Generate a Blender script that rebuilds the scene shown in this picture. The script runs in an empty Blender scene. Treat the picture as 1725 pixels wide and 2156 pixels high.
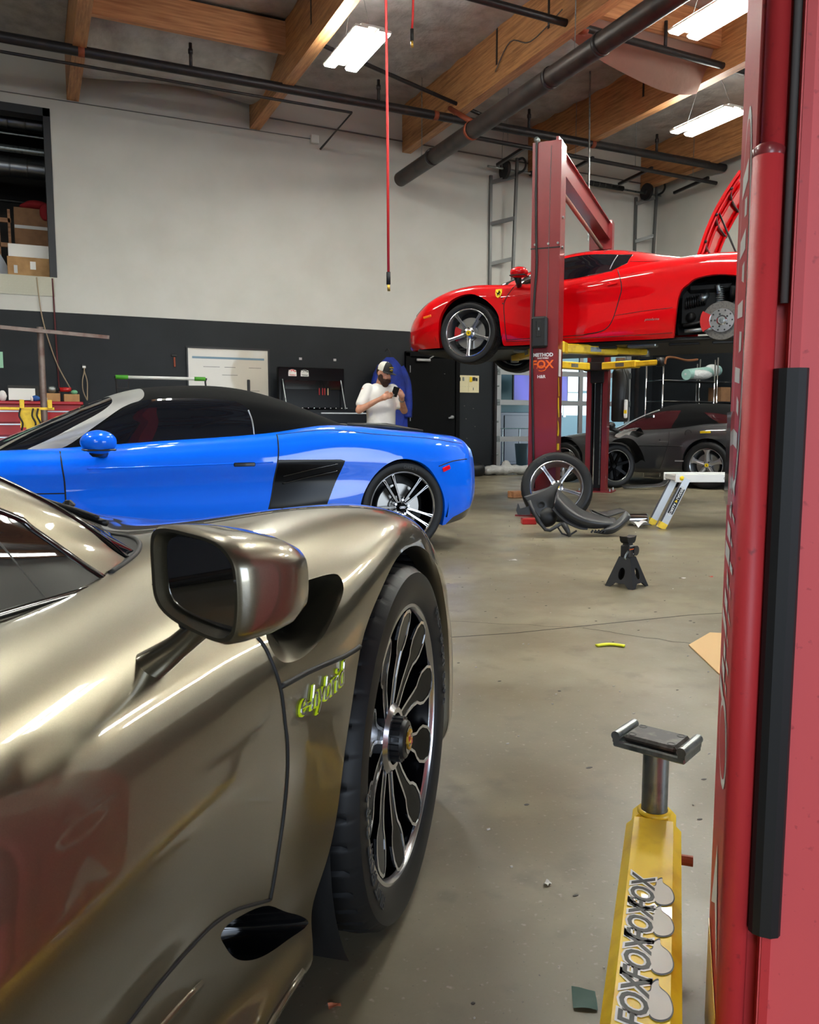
import bpy, bmesh, math, random
import numpy as np
from mathutils import Vector, Matrix
random.seed(7)
R = math.radians
sc = bpy.context.scene
col = sc.collection

# ------------------------------------------------------------------ camera
cam_d = bpy.data.cameras.new('camera')
cam_d.sensor_fit = 'HORIZONTAL'; cam_d.sensor_width = 36.0
cam_d.lens = 36.0 * 1700.0 / 1725.0
cam_d.clip_start = 0.02; cam_d.clip_end = 300
cam_d.dof.use_dof = True; cam_d.dof.focus_distance = 2.2; cam_d.dof.aperture_fstop = 24
cam = bpy.data.objects.new('camera', cam_d); col.objects.link(cam)
cam.location = (0, 0, 0.96)
cam.rotation_euler = (R(90) - math.atan(181 / 1700.0), 0, R(-25))
sc.camera = cam

# ------------------------------------------------------------------ world, daylight, exposure
w = bpy.data.worlds.new('world'); sc.world = w; w.use_nodes = True
wn = w.node_tree.nodes; wl = w.node_tree.links
bg = wn['Background']
sky = wn.new('ShaderNodeTexSky'); sky.sky_type = 'HOSEK_WILKIE'; sky.turbidity = 3.0
sky.sun_direction = Vector((0.35, 0.55, 0.75)).normalized()
hs_ = wn.new('ShaderNodeHueSaturation'); hs_.inputs['Saturation'].default_value = .5
wl.new(sky.outputs[0], hs_.inputs['Color']); wl.new(hs_.outputs[0], bg.inputs[0]); bg.inputs[1].default_value = 34.0
sc.view_settings.view_transform = 'Standard'; sc.view_settings.look = 'None'
sc.view_settings.gamma = 1.0; sc.view_settings.use_curve_mapping = False
sc.view_settings.exposure = 0.75
sc.cycles.use_denoising = True
sc.cycles.max_bounces = 8; sc.cycles.diffuse_bounces = 4; sc.cycles.glossy_bounces = 4; sc.cycles.transmission_bounces = 6
sc.cycles.sample_clamp_indirect = 6.0
sc.cycles.adaptive_threshold = 0.02
sc.cycles.caustics_reflective = False; sc.cycles.caustics_refractive = False
TUBE = 84.0   # strength of the high-bay tubes

# ------------------------------------------------------------------ materials
MATS = {}
def M(name, c=(.5, .5, .5), rough=.5, metal=0.0, coat=0.0, spec=.5, emit=None, es=1.0, mix=None, bump=None, trans=0.0, ior=1.45, alpha=1.0, coord='Object', stretch=(1, 1, 1), sheen=0.0, rmix=None, coatior=1.5):
    """mix: list of (scale, detail, colour, lo, hi) noise layers; bump: (scale, strength, distance)"""
    if name in MATS: return MATS[name]
    m = bpy.data.materials.new(name); m.use_nodes = True
    nt = m.node_tree; n = nt.nodes; l = nt.links; b = n['Principled BSDF']
    I = b.inputs
    I['Base Color'].default_value = (*c, 1); I['Roughness'].default_value = rough; I['Metallic'].default_value = metal
    I['Coat Weight'].default_value = coat; I['Coat IOR'].default_value = coatior; I['Coat Roughness'].default_value = .03; I['Specular IOR Level'].default_value = spec
    I['IOR'].default_value = ior; I['Transmission Weight'].default_value = trans; I['Alpha'].default_value = alpha
    I['Sheen Weight'].default_value = sheen
    if emit: I['Emission Color'].default_value = (*emit, 1); I['Emission Strength'].default_value = es
    if mix or bump or rmix:
        tc = n.new('ShaderNodeTexCoord'); mp = n.new('ShaderNodeMapping'); mp.inputs['Scale'].default_value = stretch
        l.new(tc.outputs[coord], mp.inputs[0]); co = mp.outputs[0]
        cur = None
        for (s, d, cc, lo, hi) in (mix or []):
            nz = n.new('ShaderNodeTexNoise'); nz.inputs['Scale'].default_value = s; nz.inputs['Detail'].default_value = d; l.new(co, nz.inputs[0])
            rp = n.new('ShaderNodeMapRange'); rp.inputs[1].default_value = lo; rp.inputs[2].default_value = hi; l.new(nz.outputs[0], rp.inputs[0])
            mx = n.new('ShaderNodeMix'); mx.data_type = 'RGBA'; l.new(rp.outputs[0], mx.inputs[0])
            if cur is None: mx.inputs[6].default_value = (*c, 1)
            else: l.new(cur, mx.inputs[6])
            mx.inputs[7].default_value = (*cc, 1); cur = mx.outputs[2]
        if cur is not None: l.new(cur, I['Base Color'])
        if rmix:
            s, lo, hi = rmix
            nz = n.new('ShaderNodeTexNoise'); nz.inputs['Scale'].default_value = s; nz.inputs['Detail'].default_value = 4; l.new(co, nz.inputs[0])
            rp = n.new('ShaderNodeMapRange'); rp.inputs[1].default_value = .3; rp.inputs[2].default_value = .7; rp.inputs[3].default_value = lo; rp.inputs[4].default_value = hi
            l.new(nz.outputs[0], rp.inputs[0]); l.new(rp.outputs[0], I['Roughness'])
        if bump:
            nz = n.new('ShaderNodeTexNoise'); nz.inputs['Scale'].default_value = bump[0]; nz.inputs['Detail'].default_value = 4; l.new(co, nz.inputs[0])
            bp = n.new('ShaderNodeBump'); bp.inputs['Strength'].default_value = bump[1]; bp.inputs['Distance'].default_value = bump[2]
            l.new(nz.outputs[0], bp.inputs['Height']); l.new(bp.outputs[0], I['Normal'])
    MATS[name] = m
    return m
def S(r, g, b):  # sRGB 0-255 -> linear
    f = lambda v: (v / 255 / 12.92) if v / 255 <= .04045 else ((v / 255 + .055) / 1.055) ** 2.4
    return (f(r), f(g), f(b))

# ------------------------------------------------------------------ mesh builder
class MB:
    def __init__(s): s.v = []; s.f = []; s.mi = []
    def add(s, vs, fs, m=0):
        o = len(s.v); s.v += [tuple(map(float, p)) for p in vs]; s.f += [tuple(i + o for i in f) for f in fs]; s.mi += [m] * len(fs); return s
    def box(s, c, d, rot=None, m=0, bev=0.0):
        x, y, z = (k / 2 for k in d)
        if bev:
            b = min(bev, x * .95, y * .95, z * .95); vs = []; fs = []
            for sx in (-1, 1):
                for sy in (-1, 1):
                    for sz in (-1, 1):
                        vs += [(sx * x, sy * (y - b), sz * (z - b)), (sx * (x - b), sy * y, sz * (z - b)), (sx * (x - b), sy * (y - b), sz * z)]
            bm = bmesh.new()
            for p in vs: bm.verts.new(p)
            r = bmesh.ops.convex_hull(bm, input=bm.verts[:]); bm.verts.index_update()
            bmesh.ops.dissolve_limit(bm, angle_limit=.02, verts=bm.verts[:], edges=bm.edges[:]); bm.verts.index_update()
            vs = [v.co.copy() for v in bm.verts]; fs = [[v.index for v in f.verts] for f in bm.faces]; bm.free()
        else:
            vs = [Vector((sx * x, sy * y, sz * z)) for sx in (-1, 1) for sy in (-1, 1) for sz in (-1, 1)]
            fs = [(0, 1, 3, 2), (4, 6, 7, 5), (0, 4, 5, 1), (2, 3, 7, 6), (0, 2, 6, 4), (1, 5, 7, 3)]
        mt = rot if rot is not None else Matrix.Identity(3)
        return s.add([mt @ Vector(p) + Vector(c) for p in vs], fs, m)
    def beam(s, a, b, w, h, up=(0, 0, 1), m=0, bev=0.0):
        a = Vector(a); b = Vector(b); x = (b - a); L = x.length; x.normalize(); u = Vector(up); u = Vector((0, 1, 0)) if abs(u.normalized().dot(x)) > .999 else u; y = u.cross(x).normalized(); z = x.cross(y)
        return s.box((a + b) / 2, (L, w, h), Matrix((x, y, z)).transposed(), m, bev)
    def tube(s, path, r, n=8, cap=True, m=0, closed=False):
        P = [Vector(p) for p in path]; k = len(P); rs = r if hasattr(r, '__len__') else [r] * k
        vs = []; prev = None
        for i, p in enumerate(P):
            if closed: t = P[(i + 1) % k] - P[i - 1]
            else: t = P[min(i + 1, k - 1)] - P[max(i - 1, 0)]
            t.normalize()
            if prev is None: u = t.orthogonal().normalized()
            else:
                u = prev - t * prev.dot(t); u = u.normalized() if u.length > 1e-6 else t.orthogonal().normalized()
            prev = u; v = t.cross(u)
            vs += [p + (u * math.cos(2 * math.pi * j / n) + v * math.sin(2 * math.pi * j / n)) * rs[i] for j in range(n)]
        fs = [(i * n + j, i * n + (j + 1) % n, ((i + 1) % k) * n + (j + 1) % n, ((i + 1) % k) * n + j) for i in range(k if closed else k - 1) for j in range(n)]
        if cap and not closed: fs += [tuple(range(n))[::-1], tuple(range((k - 1) * n, k * n))]
        return s.add(vs, fs, m)
    def cyl(s, a, b, r, n=16, m=0, r2=None): return s.tube([a, b], [r, r if r2 is None else r2], n, True, m)
    def lathe(s, prof, n=48, c=(0, 0, 0), axis='y', closed=False, m=0, a0=0.0, a1=2 * math.pi):
        """prof: (radius, offset along axis)"""
        full = abs(a1 - a0 - 2 * math.pi) < 1e-6; k = len(prof); vs = []; nn = n if full else n + 1
        for i in range(nn):
            a = a0 + (a1 - a0) * i / n; ca, sa = math.cos(a), math.sin(a)
            for r, h in prof:
                p = (r * ca, h, r * sa) if axis == 'y' else ((r * ca, r * sa, h) if axis == 'z' else (h, r * ca, r * sa))
                vs.append(Vector(p) + Vector(c))
        fs = []
        for i in range(n):
            i2 = (i + 1) % nn
            for j in range(k if closed else k - 1):
                j2 = (j + 1) % k; fs.append((i * k + j, i2 * k + j, i2 * k + j2, i * k + j2))
        return s.add(vs, fs, m)
    def prism(s, poly, h0, h1, fn=None, m=0):
        """poly 2D (a,b); fn(a,b,h)->3D"""
        fn = fn or (lambda a, b, h: (a, b, h)); n = len(poly)
        vs = [fn(a, b, h0) for a, b in poly] + [fn(a, b, h1) for a, b in poly]
        fs = [tuple(range(n))[::-1], tuple(range(n, 2 * n))] + [(i, (i + 1) % n, n + (i + 1) % n, n + i) for i in range(n)]
        return s.add(vs, fs, m)
    def grid(s, fn, nu, nv, m=0):
        vs = [fn(i / nu, j / nv) for i in range(nu + 1) for j in range(nv + 1)]
        fs = [(i * (nv + 1) + j, (i + 1) * (nv + 1) + j, (i + 1) * (nv + 1) + j + 1, i * (nv + 1) + j + 1) for i in range(nu) for j in range(nv)]
        return s.add(vs, fs, m)
    def ell(s, c, r, rot=None, nu=16, nv=10, m=0):
        mt = rot if rot is not None else Matrix.Identity(3)
        vs = []; fs = []
        for i in range(nv + 1):
            t = math.pi * i / nv
            for j in range(nu):
                p = 2 * math.pi * j / nu; vs.append(mt @ Vector((r[0] * math.sin(t) * math.cos(p), r[1] * math.sin(t) * math.sin(p), r[2] * math.cos(t))) + Vector(c))
        for i in range(nv):
            for j in range(nu): fs.append((i * nu + j, (i + 1) * nu + j, (i + 1) * nu + (j + 1) % nu, i * nu + (j + 1) % nu))
        return s.add(vs, fs, m)
    def text(s, string, size, fn, ext=0.0, shear=0.0, m=0, align='CENTER', space=1.0, bold=0.0):
        cu = bpy.data.curves.new('t', 'FONT'); cu.body = string; cu.size = size; cu.extrude = ext; cu.shear = shear; cu.align_x = align; cu.align_y = 'CENTER'; cu.space_character = space; cu.offset = bold; cu.resolution_u = 3
        o = bpy.data.objects.new('t', cu); col.objects.link(o)
        me = bpy.data.meshes.new_from_object(o.evaluated_get(bpy.context.evaluated_depsgraph_get()))
        s.add([fn(*v.co) for v in me.vertices], [tuple(p.vertices) for p in me.polygons], m)
        bpy.data.objects.remove(o); bpy.data.curves.remove(cu); bpy.data.meshes.remove(me); return s
    def build(s, name, mats, parent=None, smooth=False, recalc=True, angle=None):
        me = bpy.data.meshes.new(name); me.from_pydata(s.v, [], s.f)
        for mt in (mats if isinstance(mats, (list, tuple)) else [mats]): me.materials.append(mt)
        me.polygons.foreach_set('material_index', s.mi)
        if recalc:
            bm = bmesh.new(); bm.from_mesh(me); bmesh.ops.recalc_face_normals(bm, faces=bm.faces[:]); bm.to_mesh(me); bm.free()
        if smooth:
            me.polygons.foreach_set('use_smooth', [True] * len(me.polygons))
            if angle: me.set_sharp_from_angle(angle=R(angle))
        me.update()
        o = bpy.data.objects.new(name, me); col.objects.link(o)
        if parent is not None: o.parent = parent
        return o
def soft(mb, name, mat, parent=None, voxel=.012, smooth=6):
    """one continuous skin over everything in mb"""
    o = mb.build('tmp', mat)
    md = o.modifiers.new('r', 'REMESH'); md.mode = 'VOXEL'; md.voxel_size = voxel
    ms = o.modifiers.new('s', 'SMOOTH'); ms.factor = .5; ms.iterations = smooth
    me = bpy.data.meshes.new_from_object(o.evaluated_get(bpy.context.evaluated_depsgraph_get()))
    bpy.data.objects.remove(o); me.name = name
    me.polygons.foreach_set('use_smooth', [True] * len(me.polygons))
    n = bpy.data.objects.new(name, me); col.objects.link(n)
    if parent is not None: n.parent = parent
    return n
def empty(name, loc=(0, 0, 0), rz=0.0, label=None, cat=None, group=None):
    o = bpy.data.objects.new(name, None); col.objects.link(o); o.location = loc; o.rotation_euler = (0, 0, rz); o.empty_display_size = .1
    if label: tag(o, label, cat, group)
    return o
def tag(o, label, cat=None, group=None, kind=None):
    if label: o['label'] = label
    if cat: o['category'] = cat
    if group: o['group'] = group
    if kind: o['kind'] = kind
    return o
def struct(o, label=None): return tag(o, label, None, None, 'structure')
def copy_tree(o, parent=None, label=None):
    c = o.copy(); col.objects.link(c); c.parent = parent
    if label: c['label'] = label
    for ch in [x for x in bpy.data.objects if x.parent == o]: copy_tree(ch, c)
    return c
def arc(cx, cy, r, a0, a1, n): return [(cx + r * math.cos(R(a0 + (a1 - a0) * i / n)), cy + r * math.sin(R(a0 + (a1 - a0) * i / n))) for i in range(n + 1)]
def rrect(x0, y0, x1, y1, r, n=4):
    return arc(x1 - r, y1 - r, r, 0, 90, n) + arc(x0 + r, y1 - r, r, 90, 180, n) + arc(x0 + r, y0 + r, r, 180, 270, n) + arc(x1 - r, y0 + r, r, 270, 360, n)
def smoothpoly(pts, n=6, closed=True):
    P = [np.array(p, float) for p in pts]; k = len(P); out = []
    for i in range(k if closed else k - 1):
        a, b, c, d = (P[(i + j) % k] if closed else P[min(max(i + j, 0), k - 1)] for j in (-1, 0, 1, 2))
        for t in range(n):
            u = t / n; out.append(tuple(.5 * (2 * b + (c - a) * u + (2 * a - 5 * b + 4 * c - d) * u * u + (3 * b - a - 3 * c + d) * u ** 3)))
    if not closed: out.append(tuple(P[-1]))
    return out
PS = [
 (-2.9, [(.86,.14),(.90,.20),(.92,.30),(.94,.40),(.955,.52),(.95,.66),(.91,.78),(.74,.86),(.45,.93),(0,.97)]),
 (-2.2, [(.88,.12),(.92,.17),(.91,.27),(.93,.37),(.955,.50),(.96,.63),(.92,.75),(.77,.83),(.5,.88),(0,.90)]),
 (-1.6, [(.86,.11),(.91,.155),(.87,.24),(.885,.36),(.915,.48),(.925,.60),(.885,.71),(.735,.78),(.45,.80),(0,.82)]),
 (-1.0, [(.86,.11),(.91,.155),(.86,.24),(.880,.36),(.910,.46),(.925,.58),(.885,.695),(.735,.762),(.45,.78),(0,.79)]),
 (-.7,  [(.86,.11),(.905,.155),(.86,.24),(.885,.36),(.91,.46),(.925,.58),(.885,.695),(.735,.765),(.45,.76),(0,.77)]),
 (-.5,  [(.87,.12),(.91,.165),(.895,.24),(.915,.33),(.925,.45),(.93,.57),(.905,.69),(.755,.78),(.45,.79),(0,.82)]),
 (-.38, [(.90,.15),(.935,.2),(.94,.27),(.95,.36),(.95,.47),(.945,.58),(.92,.705),(.765,.795),(.45,.79),(0,.82)]),
 (-.2,  [(.92,.2),(.95,.28),(.958,.36),(.96,.45),(.96,.56),(.955,.66),(.925,.745),(.765,.806),(.45,.785),(0,.812)]),
 (0,    [(.93,.22),(.95,.30),(.958,.38),(.96,.48),(.96,.60),(.955,.71),(.915,.78),(.755,.804),(.45,.768),(0,.790)]),
 (.25,  [(.93,.22),(.95,.28),(.958,.36),(.96,.46),(.96,.57),(.95,.67),(.90,.75),(.735,.778),(.43,.722),(0,.738)]),
 (.45,  [(.91,.14),(.945,.2),(.95,.28),(.95,.38),(.945,.48),(.93,.58),(.87,.67),(.70,.72),(.4,.655),(0,.66)]),
 (.7,   [(.8,.13),(.85,.18),(.86,.26),(.86,.34),(.85,.42),(.82,.5),(.76,.57),(.6,.61),(.35,.54),(0,.5)]),
 (.95,  [(.4,.14),(.44,.18),(.45,.24),(.45,.3),(.44,.35),(.42,.4),(.38,.44),(.3,.46),(.17,.44),(0,.42)]),
]

PC = [
 (-2.6, [(.66,.84),(.62,.90),(.50,.96),(.3,1.02),(0,1.03)]),
 (-1.95,[(.74,.79),(.68,.94),(.55,1.09),(.34,1.15),(0,1.165)]),
 (-1.5, [(.735,.765),(.675,.93),(.55,1.09),(.34,1.15),(0,1.165)]),
 (-1.1, [(.735,.755),(.68,.90),(.57,1.04),(.36,1.10),(0,1.115)]),
 (-.8,  [(.73,.75),(.685,.855),(.605,.95),(.39,1.01),(0,1.025)]),
 (-.55, [(.72,.745),(.695,.79),(.65,.83),(.4,.895),(0,.92)]),
 (-.42, [(.69,.735),(.672,.745),(.642,.757),(.38,.825),(0,.85)]),
 (-.25, [(.5,.66),(.49,.67),(.47,.68),(.3,.70),(0,.71)]),
]
# ------------------------------------------------------------------ car body surfaces
class Shell:
    """surface through cross-sections: stations along the car (s), rows from the sill to the centre line (t)"""
    def __init__(self, st, side=1):
        st = sorted(st, key=lambda q: q[0]); self.S = np.array([q[0] for q in st], float)
        self.P = np.array([q[1] for q in st], float); self.K = self.P.shape[1]; self.side = side
        S_, P = self.S, self.P; T = np.zeros_like(P); n = len(S_)
        for i in range(n):
            if i == 0: T[i] = (P[1] - P[0]) / (S_[1] - S_[0])
            elif i == n - 1: T[i] = (P[-1] - P[-2]) / (S_[-1] - S_[-2])
            else:
                d0 = (P[i] - P[i - 1]) / (S_[i] - S_[i - 1]); d1 = (P[i + 1] - P[i]) / (S_[i + 1] - S_[i])
                h0, h1 = S_[i] - S_[i - 1], S_[i + 1] - S_[i]; T[i] = (d0 * h1 + d1 * h0) / (h0 + h1)
        self.T = T
    def ctrl(self, s):
        s = np.clip(s, self.S[0], self.S[-1]); i = np.clip(np.searchsorted(self.S, s, 'right') - 1, 0, len(self.S) - 2)
        h = self.S[i + 1] - self.S[i]; u = ((s - self.S[i]) / h)[:, None, None]; h = h[:, None, None]
        return (2 * u**3 - 3 * u**2 + 1) * self.P[i] + (u**3 - 2 * u**2 + u) * h * self.T[i] + (3 * u**2 - 2 * u**3) * self.P[i + 1] + (u**3 - u**2) * h * self.T[i + 1]
    def ev(self, s, t):
        s = np.atleast_1d(np.asarray(s, float)); t = np.atleast_1d(np.asarray(t, float)); s, t = np.broadcast_arrays(s, t)
        C = self.ctrl(s); K = self.K
        G = np.empty_like(C); G[:, 1:-1] = .5 * (C[:, 2:] - C[:, :-2]); G[:, 0] = C[:, 1] - C[:, 0]; G[:, -1] = C[:, -1] - C[:, -2]; G[:, -1, 1] = 0
        t = np.clip(t, 0, K - 1); k = np.clip(np.floor(t).astype(int), 0, K - 2); u = (t - k)[:, None]; r = np.arange(len(k))
        return (2 * u**3 - 3 * u**2 + 1) * C[r, k] + (u**3 - 2 * u**2 + u) * G[r, k] + (3 * u**2 - 2 * u**3) * C[r, k + 1] + (u**3 - u**2) * G[r, k + 1]
    def tz(self, s, z, t1=None):
        tt = np.linspace(0, self.K - 1 if t1 is None else t1, 400); zz = self.ev(np.full(400, s), tt)[:, 1]
        j = np.argmax(zz >= z)
        if zz[j] < z: return tt[-1]
        if j == 0: return 0.0
        return tt[j - 1] + (tt[j] - tt[j - 1]) * (z - zz[j - 1]) / (zz[j] - zz[j - 1])
    def sz(self, pts, t1=None): return [(s, self.tz(s, z, t1)) for s, z in pts]
    def p3(self, s, t, off=0.0):
        wz = self.ev(s, t); s = np.broadcast_to(np.atleast_1d(np.asarray(s, float)), (len(wz),))
        if off:
            e = 1e-3; a = self.ev(s, np.asarray(t) + e); b = self.ev(s, np.asarray(t) - e); d = a - b
            nrm = np.stack([d[:, 1], -d[:, 0]], 1); nrm /= np.linalg.norm(nrm, axis=1)[:, None] + 1e-9
            wz = wz + nrm * off
        return np.stack([s, self.side * wz[:, 0], wz[:, 1]], 1)
    def parts(self, ss, tt, polys, default='body'):
        ss = np.asarray(ss, float); tt = np.asarray(tt, float); ns, nt = len(ss), len(tt)
        A, B = np.meshgrid(ss, tt, indexing='ij'); A = A.ravel().copy(); B = B.ravel().copy()
        I = np.arange(ns * nt).reshape(ns, nt)
        F = np.stack([I[:-1, :-1], I[1:, :-1], I[1:, 1:], I[:-1, 1:]], -1).reshape(-1, 4)
        ca, cb = A[F].mean(1), B[F].mean(1); lab = np.full(len(F), -1)
        ds = np.median(np.diff(ss)); dt = np.median(np.diff(tt))
        for k, (nm, pl) in enumerate(polys):
            pl = np.array(pl, float); x0, y0 = pl[:, 0], pl[:, 1]; x1, y1 = np.roll(x0, -1), np.roll(y0, -1); ins = np.zeros(len(F), bool)
            for a, b, c, d in zip(x0, y0, x1, y1):
                if b == d: continue
                ins ^= ((b > cb) != (d > cb)) & (ca < (c - a) * (cb - b) / (d - b) + a)
            lab[ins & (lab < 0)] = k
        # snap shared vertices to the outlines
        mn = np.full(ns * nt, 99); mx = np.full(ns * nt, -99)
        for j in range(4): np.minimum.at(mn, F[:, j], lab); np.maximum.at(mx, F[:, j], lab)
        bd = np.where(mn != mx)[0]
        if len(bd):
            seg = []
            for nm, pl in polys:
                pl = np.array(pl, float); seg.append(np.concatenate([pl, np.roll(pl, -1, 0)], 1))
            seg = np.concatenate(seg) / np.array([ds, dt, ds, dt]); q = np.stack([A[bd] / ds, B[bd] / dt], 1)
            best = np.full(len(q), 9e9); bp = q.copy()
            for a, b, c, d in seg:
                v = np.array([c - a, d - b]); L = v @ v
                u = np.clip(((q - [a, b]) @ v) / (L + 1e-12), 0, 1); p = np.array([a, b]) + u[:, None] * v; e = ((q - p)**2).sum(1); m = e < best
                best[m] = e[m]; bp[m] = p[m]
            ok = best < 1.3
            ii = bd[ok]; onb = (ii // nt == 0) | (ii // nt == ns - 1); ont = (ii % nt == 0) | (ii % nt == nt - 1)
            A[ii] = np.where(onb, A[ii], bp[ok, 0] * ds); B[ii] = np.where(ont, B[ii], bp[ok, 1] * dt)
        V = self.p3(A, B)
        out = {}
        for k in range(-1, len(polys)):
            nm = default if k < 0 else polys[k][0]
            if nm is None: continue
            f = F[lab == k]
            if not len(f): continue
            out.setdefault(nm, []).append(f)
        return V, {n: np.concatenate(f) for n, f in out.items()}
    def line(self, pts, off=.0005, n=8, sm=True):
        q = smoothpoly(pts, n, False) if sm else pts
        q = np.array(q); return [Vector(p) for p in self.p3(q[:, 0], q[:, 1], off)]
def sub_mesh(V, F, flip=False):
    u, inv = np.unique(F, return_inverse=True); f = inv.reshape(F.shape)
    if flip: f = f[:, ::-1]
    return V[u], f
def shell_objs(sh, ss, tt, polys, mats, parent, default='body', both=True, mirror_join=('body',), thick=0.0):
    V, parts = sh.parts(ss, tt, polys, default); made = {}
    flip = sh.side > 0
    for nm, F in parts.items():
        v, f = sub_mesh(V, F, flip); mb = MB(); mb.add(v, f)
        if both and nm in mirror_join: mb.add(v * np.array([1, -1, 1]), f[:, ::-1])
        made[nm] = mb.build(nm, mats[nm], parent, True, recalc=False)
        if both and nm not in mirror_join:
            mb = MB(); mb.add(v * np.array([1, -1, 1]), f[:, ::-1]); mb.build(nm, mats[nm], parent, True, recalc=False)
    return made
def cap_end(sh, s_, mat, parent, name='end_panel'):
    t = np.linspace(0, sh.K - 1, 40); p = sh.p3(np.full(40, s_), t); q = p[:-1][::-1] * np.array([1, -1, 1]); mb = MB(); P = np.concatenate([p, q]); mb.add(P, [tuple(range(len(P)))]); return mb.build(name, mat, parent)
def seam(sh, pts, r, mat, parent, name='panel_gap', off=.0, n=8, sm=True):
    return MB().tube(sh.line(pts, off, n, sm), r, 6).build(name, mat, parent, True)
def rim_strip(sh, pts, depth, mat, parent, name, inward=(0, 0), roll=.006):
    """turned-in edge along an outline: from the surface inward"""
    P = sh.line(pts, 0.0, 4); sd = sh.side; k = len(P); c = sum(P, Vector()) / k; mb = MB(); prof = [(0, 0), (.25, .15), (.5, .5), (.6, 1)]
    vs = []
    for p in P:
        rad = Vector((p.x - c.x, 0, p.z - c.z)); rad.normalize()
        for a, b in prof: vs.append(p - rad * roll * a + Vector((inward[0] * b, -sd * depth * b, inward[1] * b)))
    fs = [(i * 4 + j, (i + 1) * 4 + j, (i + 1) * 4 + j + 1, i * 4 + j + 1) for i in range(k - 1) for j in range(3)]
    mb.add(vs, fs); return mb.build(name, mat, parent, True)
# ------------------------------------------------------------------ materials of the place
def concrete():
    m = M('concrete_floor', S(120, 111, 90), .38, spec=.5, mix=[(.55, 5, S(102, 94, 76), .35, .7), (1.7, 6, S(142, 133, 110), .5, .75), (7, 6, S(94, 87, 71), .56, .8), (60, 2, S(142, 134, 121), .64, .8), (140, 2, S(70, 66, 60), .68, .8)], bump=(90, .12, .002), rmix=(2.2, .28, .5))
    return m
m_floor = concrete()
m_foil = M('foil_insulation', S(186, 182, 179), .40, metal=.35, mix=[(3, 6, S(150, 143, 140), .4, .75)], bump=(2.2, .7, .12))
m_wood = M('glulam_wood', S(196, 142, 92), .5, mix=[(3.5, 6, S(146, 98, 60), .38, .7), (12, 4, S(212, 164, 114), .55, .8)], stretch=(8, .5, 9))
m_woodx = M('purlin_wood', S(204, 148, 104), .5, mix=[(3.5, 6, S(164, 108, 70), .38, .7)], stretch=(.5, 8, 9))
m_pipe = M('dark_pipe_steel', S(46, 44, 46), .42, metal=.55, mix=[(9, 4, S(66, 54, 50), .5, .8)])
m_pipe2 = M('brown_black_pipe', S(58, 48, 44), .45, metal=.4, mix=[(5, 4, S(36, 33, 33), .45, .7)])
m_rust = M('orange_coupling', S(132, 62, 38), .6, metal=.2)
m_black = M('black_rubber', S(15, 15, 16), .55)
m_blackg = M('black_gloss', S(8, 8, 9), .12, coat=.6)
m_blackp = M('black_plastic', S(23, 23, 24), .42, bump=(300, .08, .001))
m_charcoal = M('charcoal_wall_paint', S(56, 58, 62), .5)
m_white = M('white_paint', S(222, 220, 216), .45)
m_alu = M('aluminium', S(186, 188, 190), .32, metal=.9)
m_alur = M('brushed_aluminium', S(172, 174, 176), .42, metal=.7)
m_steel = M('zinc_steel', S(150, 156, 156), .35, metal=.85, mix=[(20, 5, S(84, 92, 92), .5, .75)])
m_chrome = M('polished_chrome', S(216, 216, 218), .08, metal=1)
m_cable = M('grey_cable', S(96, 94, 92), .5)
m_tubeon = M('lit_tube', (1, 1, 1), .4, emit=(.98, 1.0, .91), es=TUBE)
m_upfill = M('added_uplight', (1, 1, 1), .4, emit=(.98, 1.0, .93), es=TUBE * .6)  # glow for strips added to brighten the ceiling
m_glass = M('clear_glass', (.93, .97, .97), .02, trans=1.0, ior=1.12, spec=.5)
m_darkglass = M('tinted_glass', (.006, .007, .010), .02, spec=.6, coat=.3)
m_carton = M('cardboard', S(178, 138, 92), .75, mix=[(6, 4, S(156, 118, 76), .4, .7)])
m_cartdk = M('brown_cardboard', S(128, 92, 62), .75, mix=[(6, 4, S(110, 78, 52), .4, .7)])
m_red = M('red_paint_part', S(170, 20, 24), .35, coat=.3)

# ------------------------------------------------------------------ room shell
YW = 13.9; XR = 12.32; XL = -8.0; YF = -7.5; ZC = 6.75
fl = struct(MB().box(((XL + XR) / 2, (YW + YF) / 2, -.1), (XR - XL, YW - YF, .2)).build('floor', m_floor), 'worn grey-brown concrete workshop floor with cracks and joints')
gj = M('floor_joint_fill', S(52, 48, 43), .8)
def floor_line(pts, wd, name, z=.0008):
    mb = MB()
    for i in range(len(pts) - 1):
        a, b = Vector((*pts[i], z)), Vector((*pts[i + 1], z)); d = (b - a).normalized(); n = Vector((-d.y, d.x, 0)) * wd / 2
        mb.add([a - n, a + n, b + n, b - n], [(0, 1, 2, 3)])
    return mb.build(name, gj, fl)
def jag(a, b, n, amp): return [(a[0] + (b[0] - a[0]) * i / n + random.uniform(-amp, amp), a[1] + (b[1] - a[1]) * i / n + random.uniform(-amp, amp)) for i in range(n + 1)]
floor_line([(-6, 4.2), (.9, 3.34), (2.0, 3.13), (3.0, 3.06), (4.6, 2.72), (12, 1.2)], .010, 'control_joint')
floor_line(jag((2.35, 3.08), (2.66, 2.55), 10, .012), .006, 'floor_crack')
floor_line(jag((1.3, 3.9), (2.3, 3.1), 12, .02), .004, 'floor_crack')
floor_line(jag((2.0, 1.0), (2.6, .4), 9, .012), .005, 'floor_crack')
floor_line(jag((1.5, 4.6), (2.6, 5.6), 12, .02), .003, 'floor_crack')
lot = struct(MB().box((2, -22, -.12), (60, 29, .2)).build('ground_outside', M('asphalt_lot', S(150, 148, 144), .8)), 'paved lot outside the open bay door')

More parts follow.
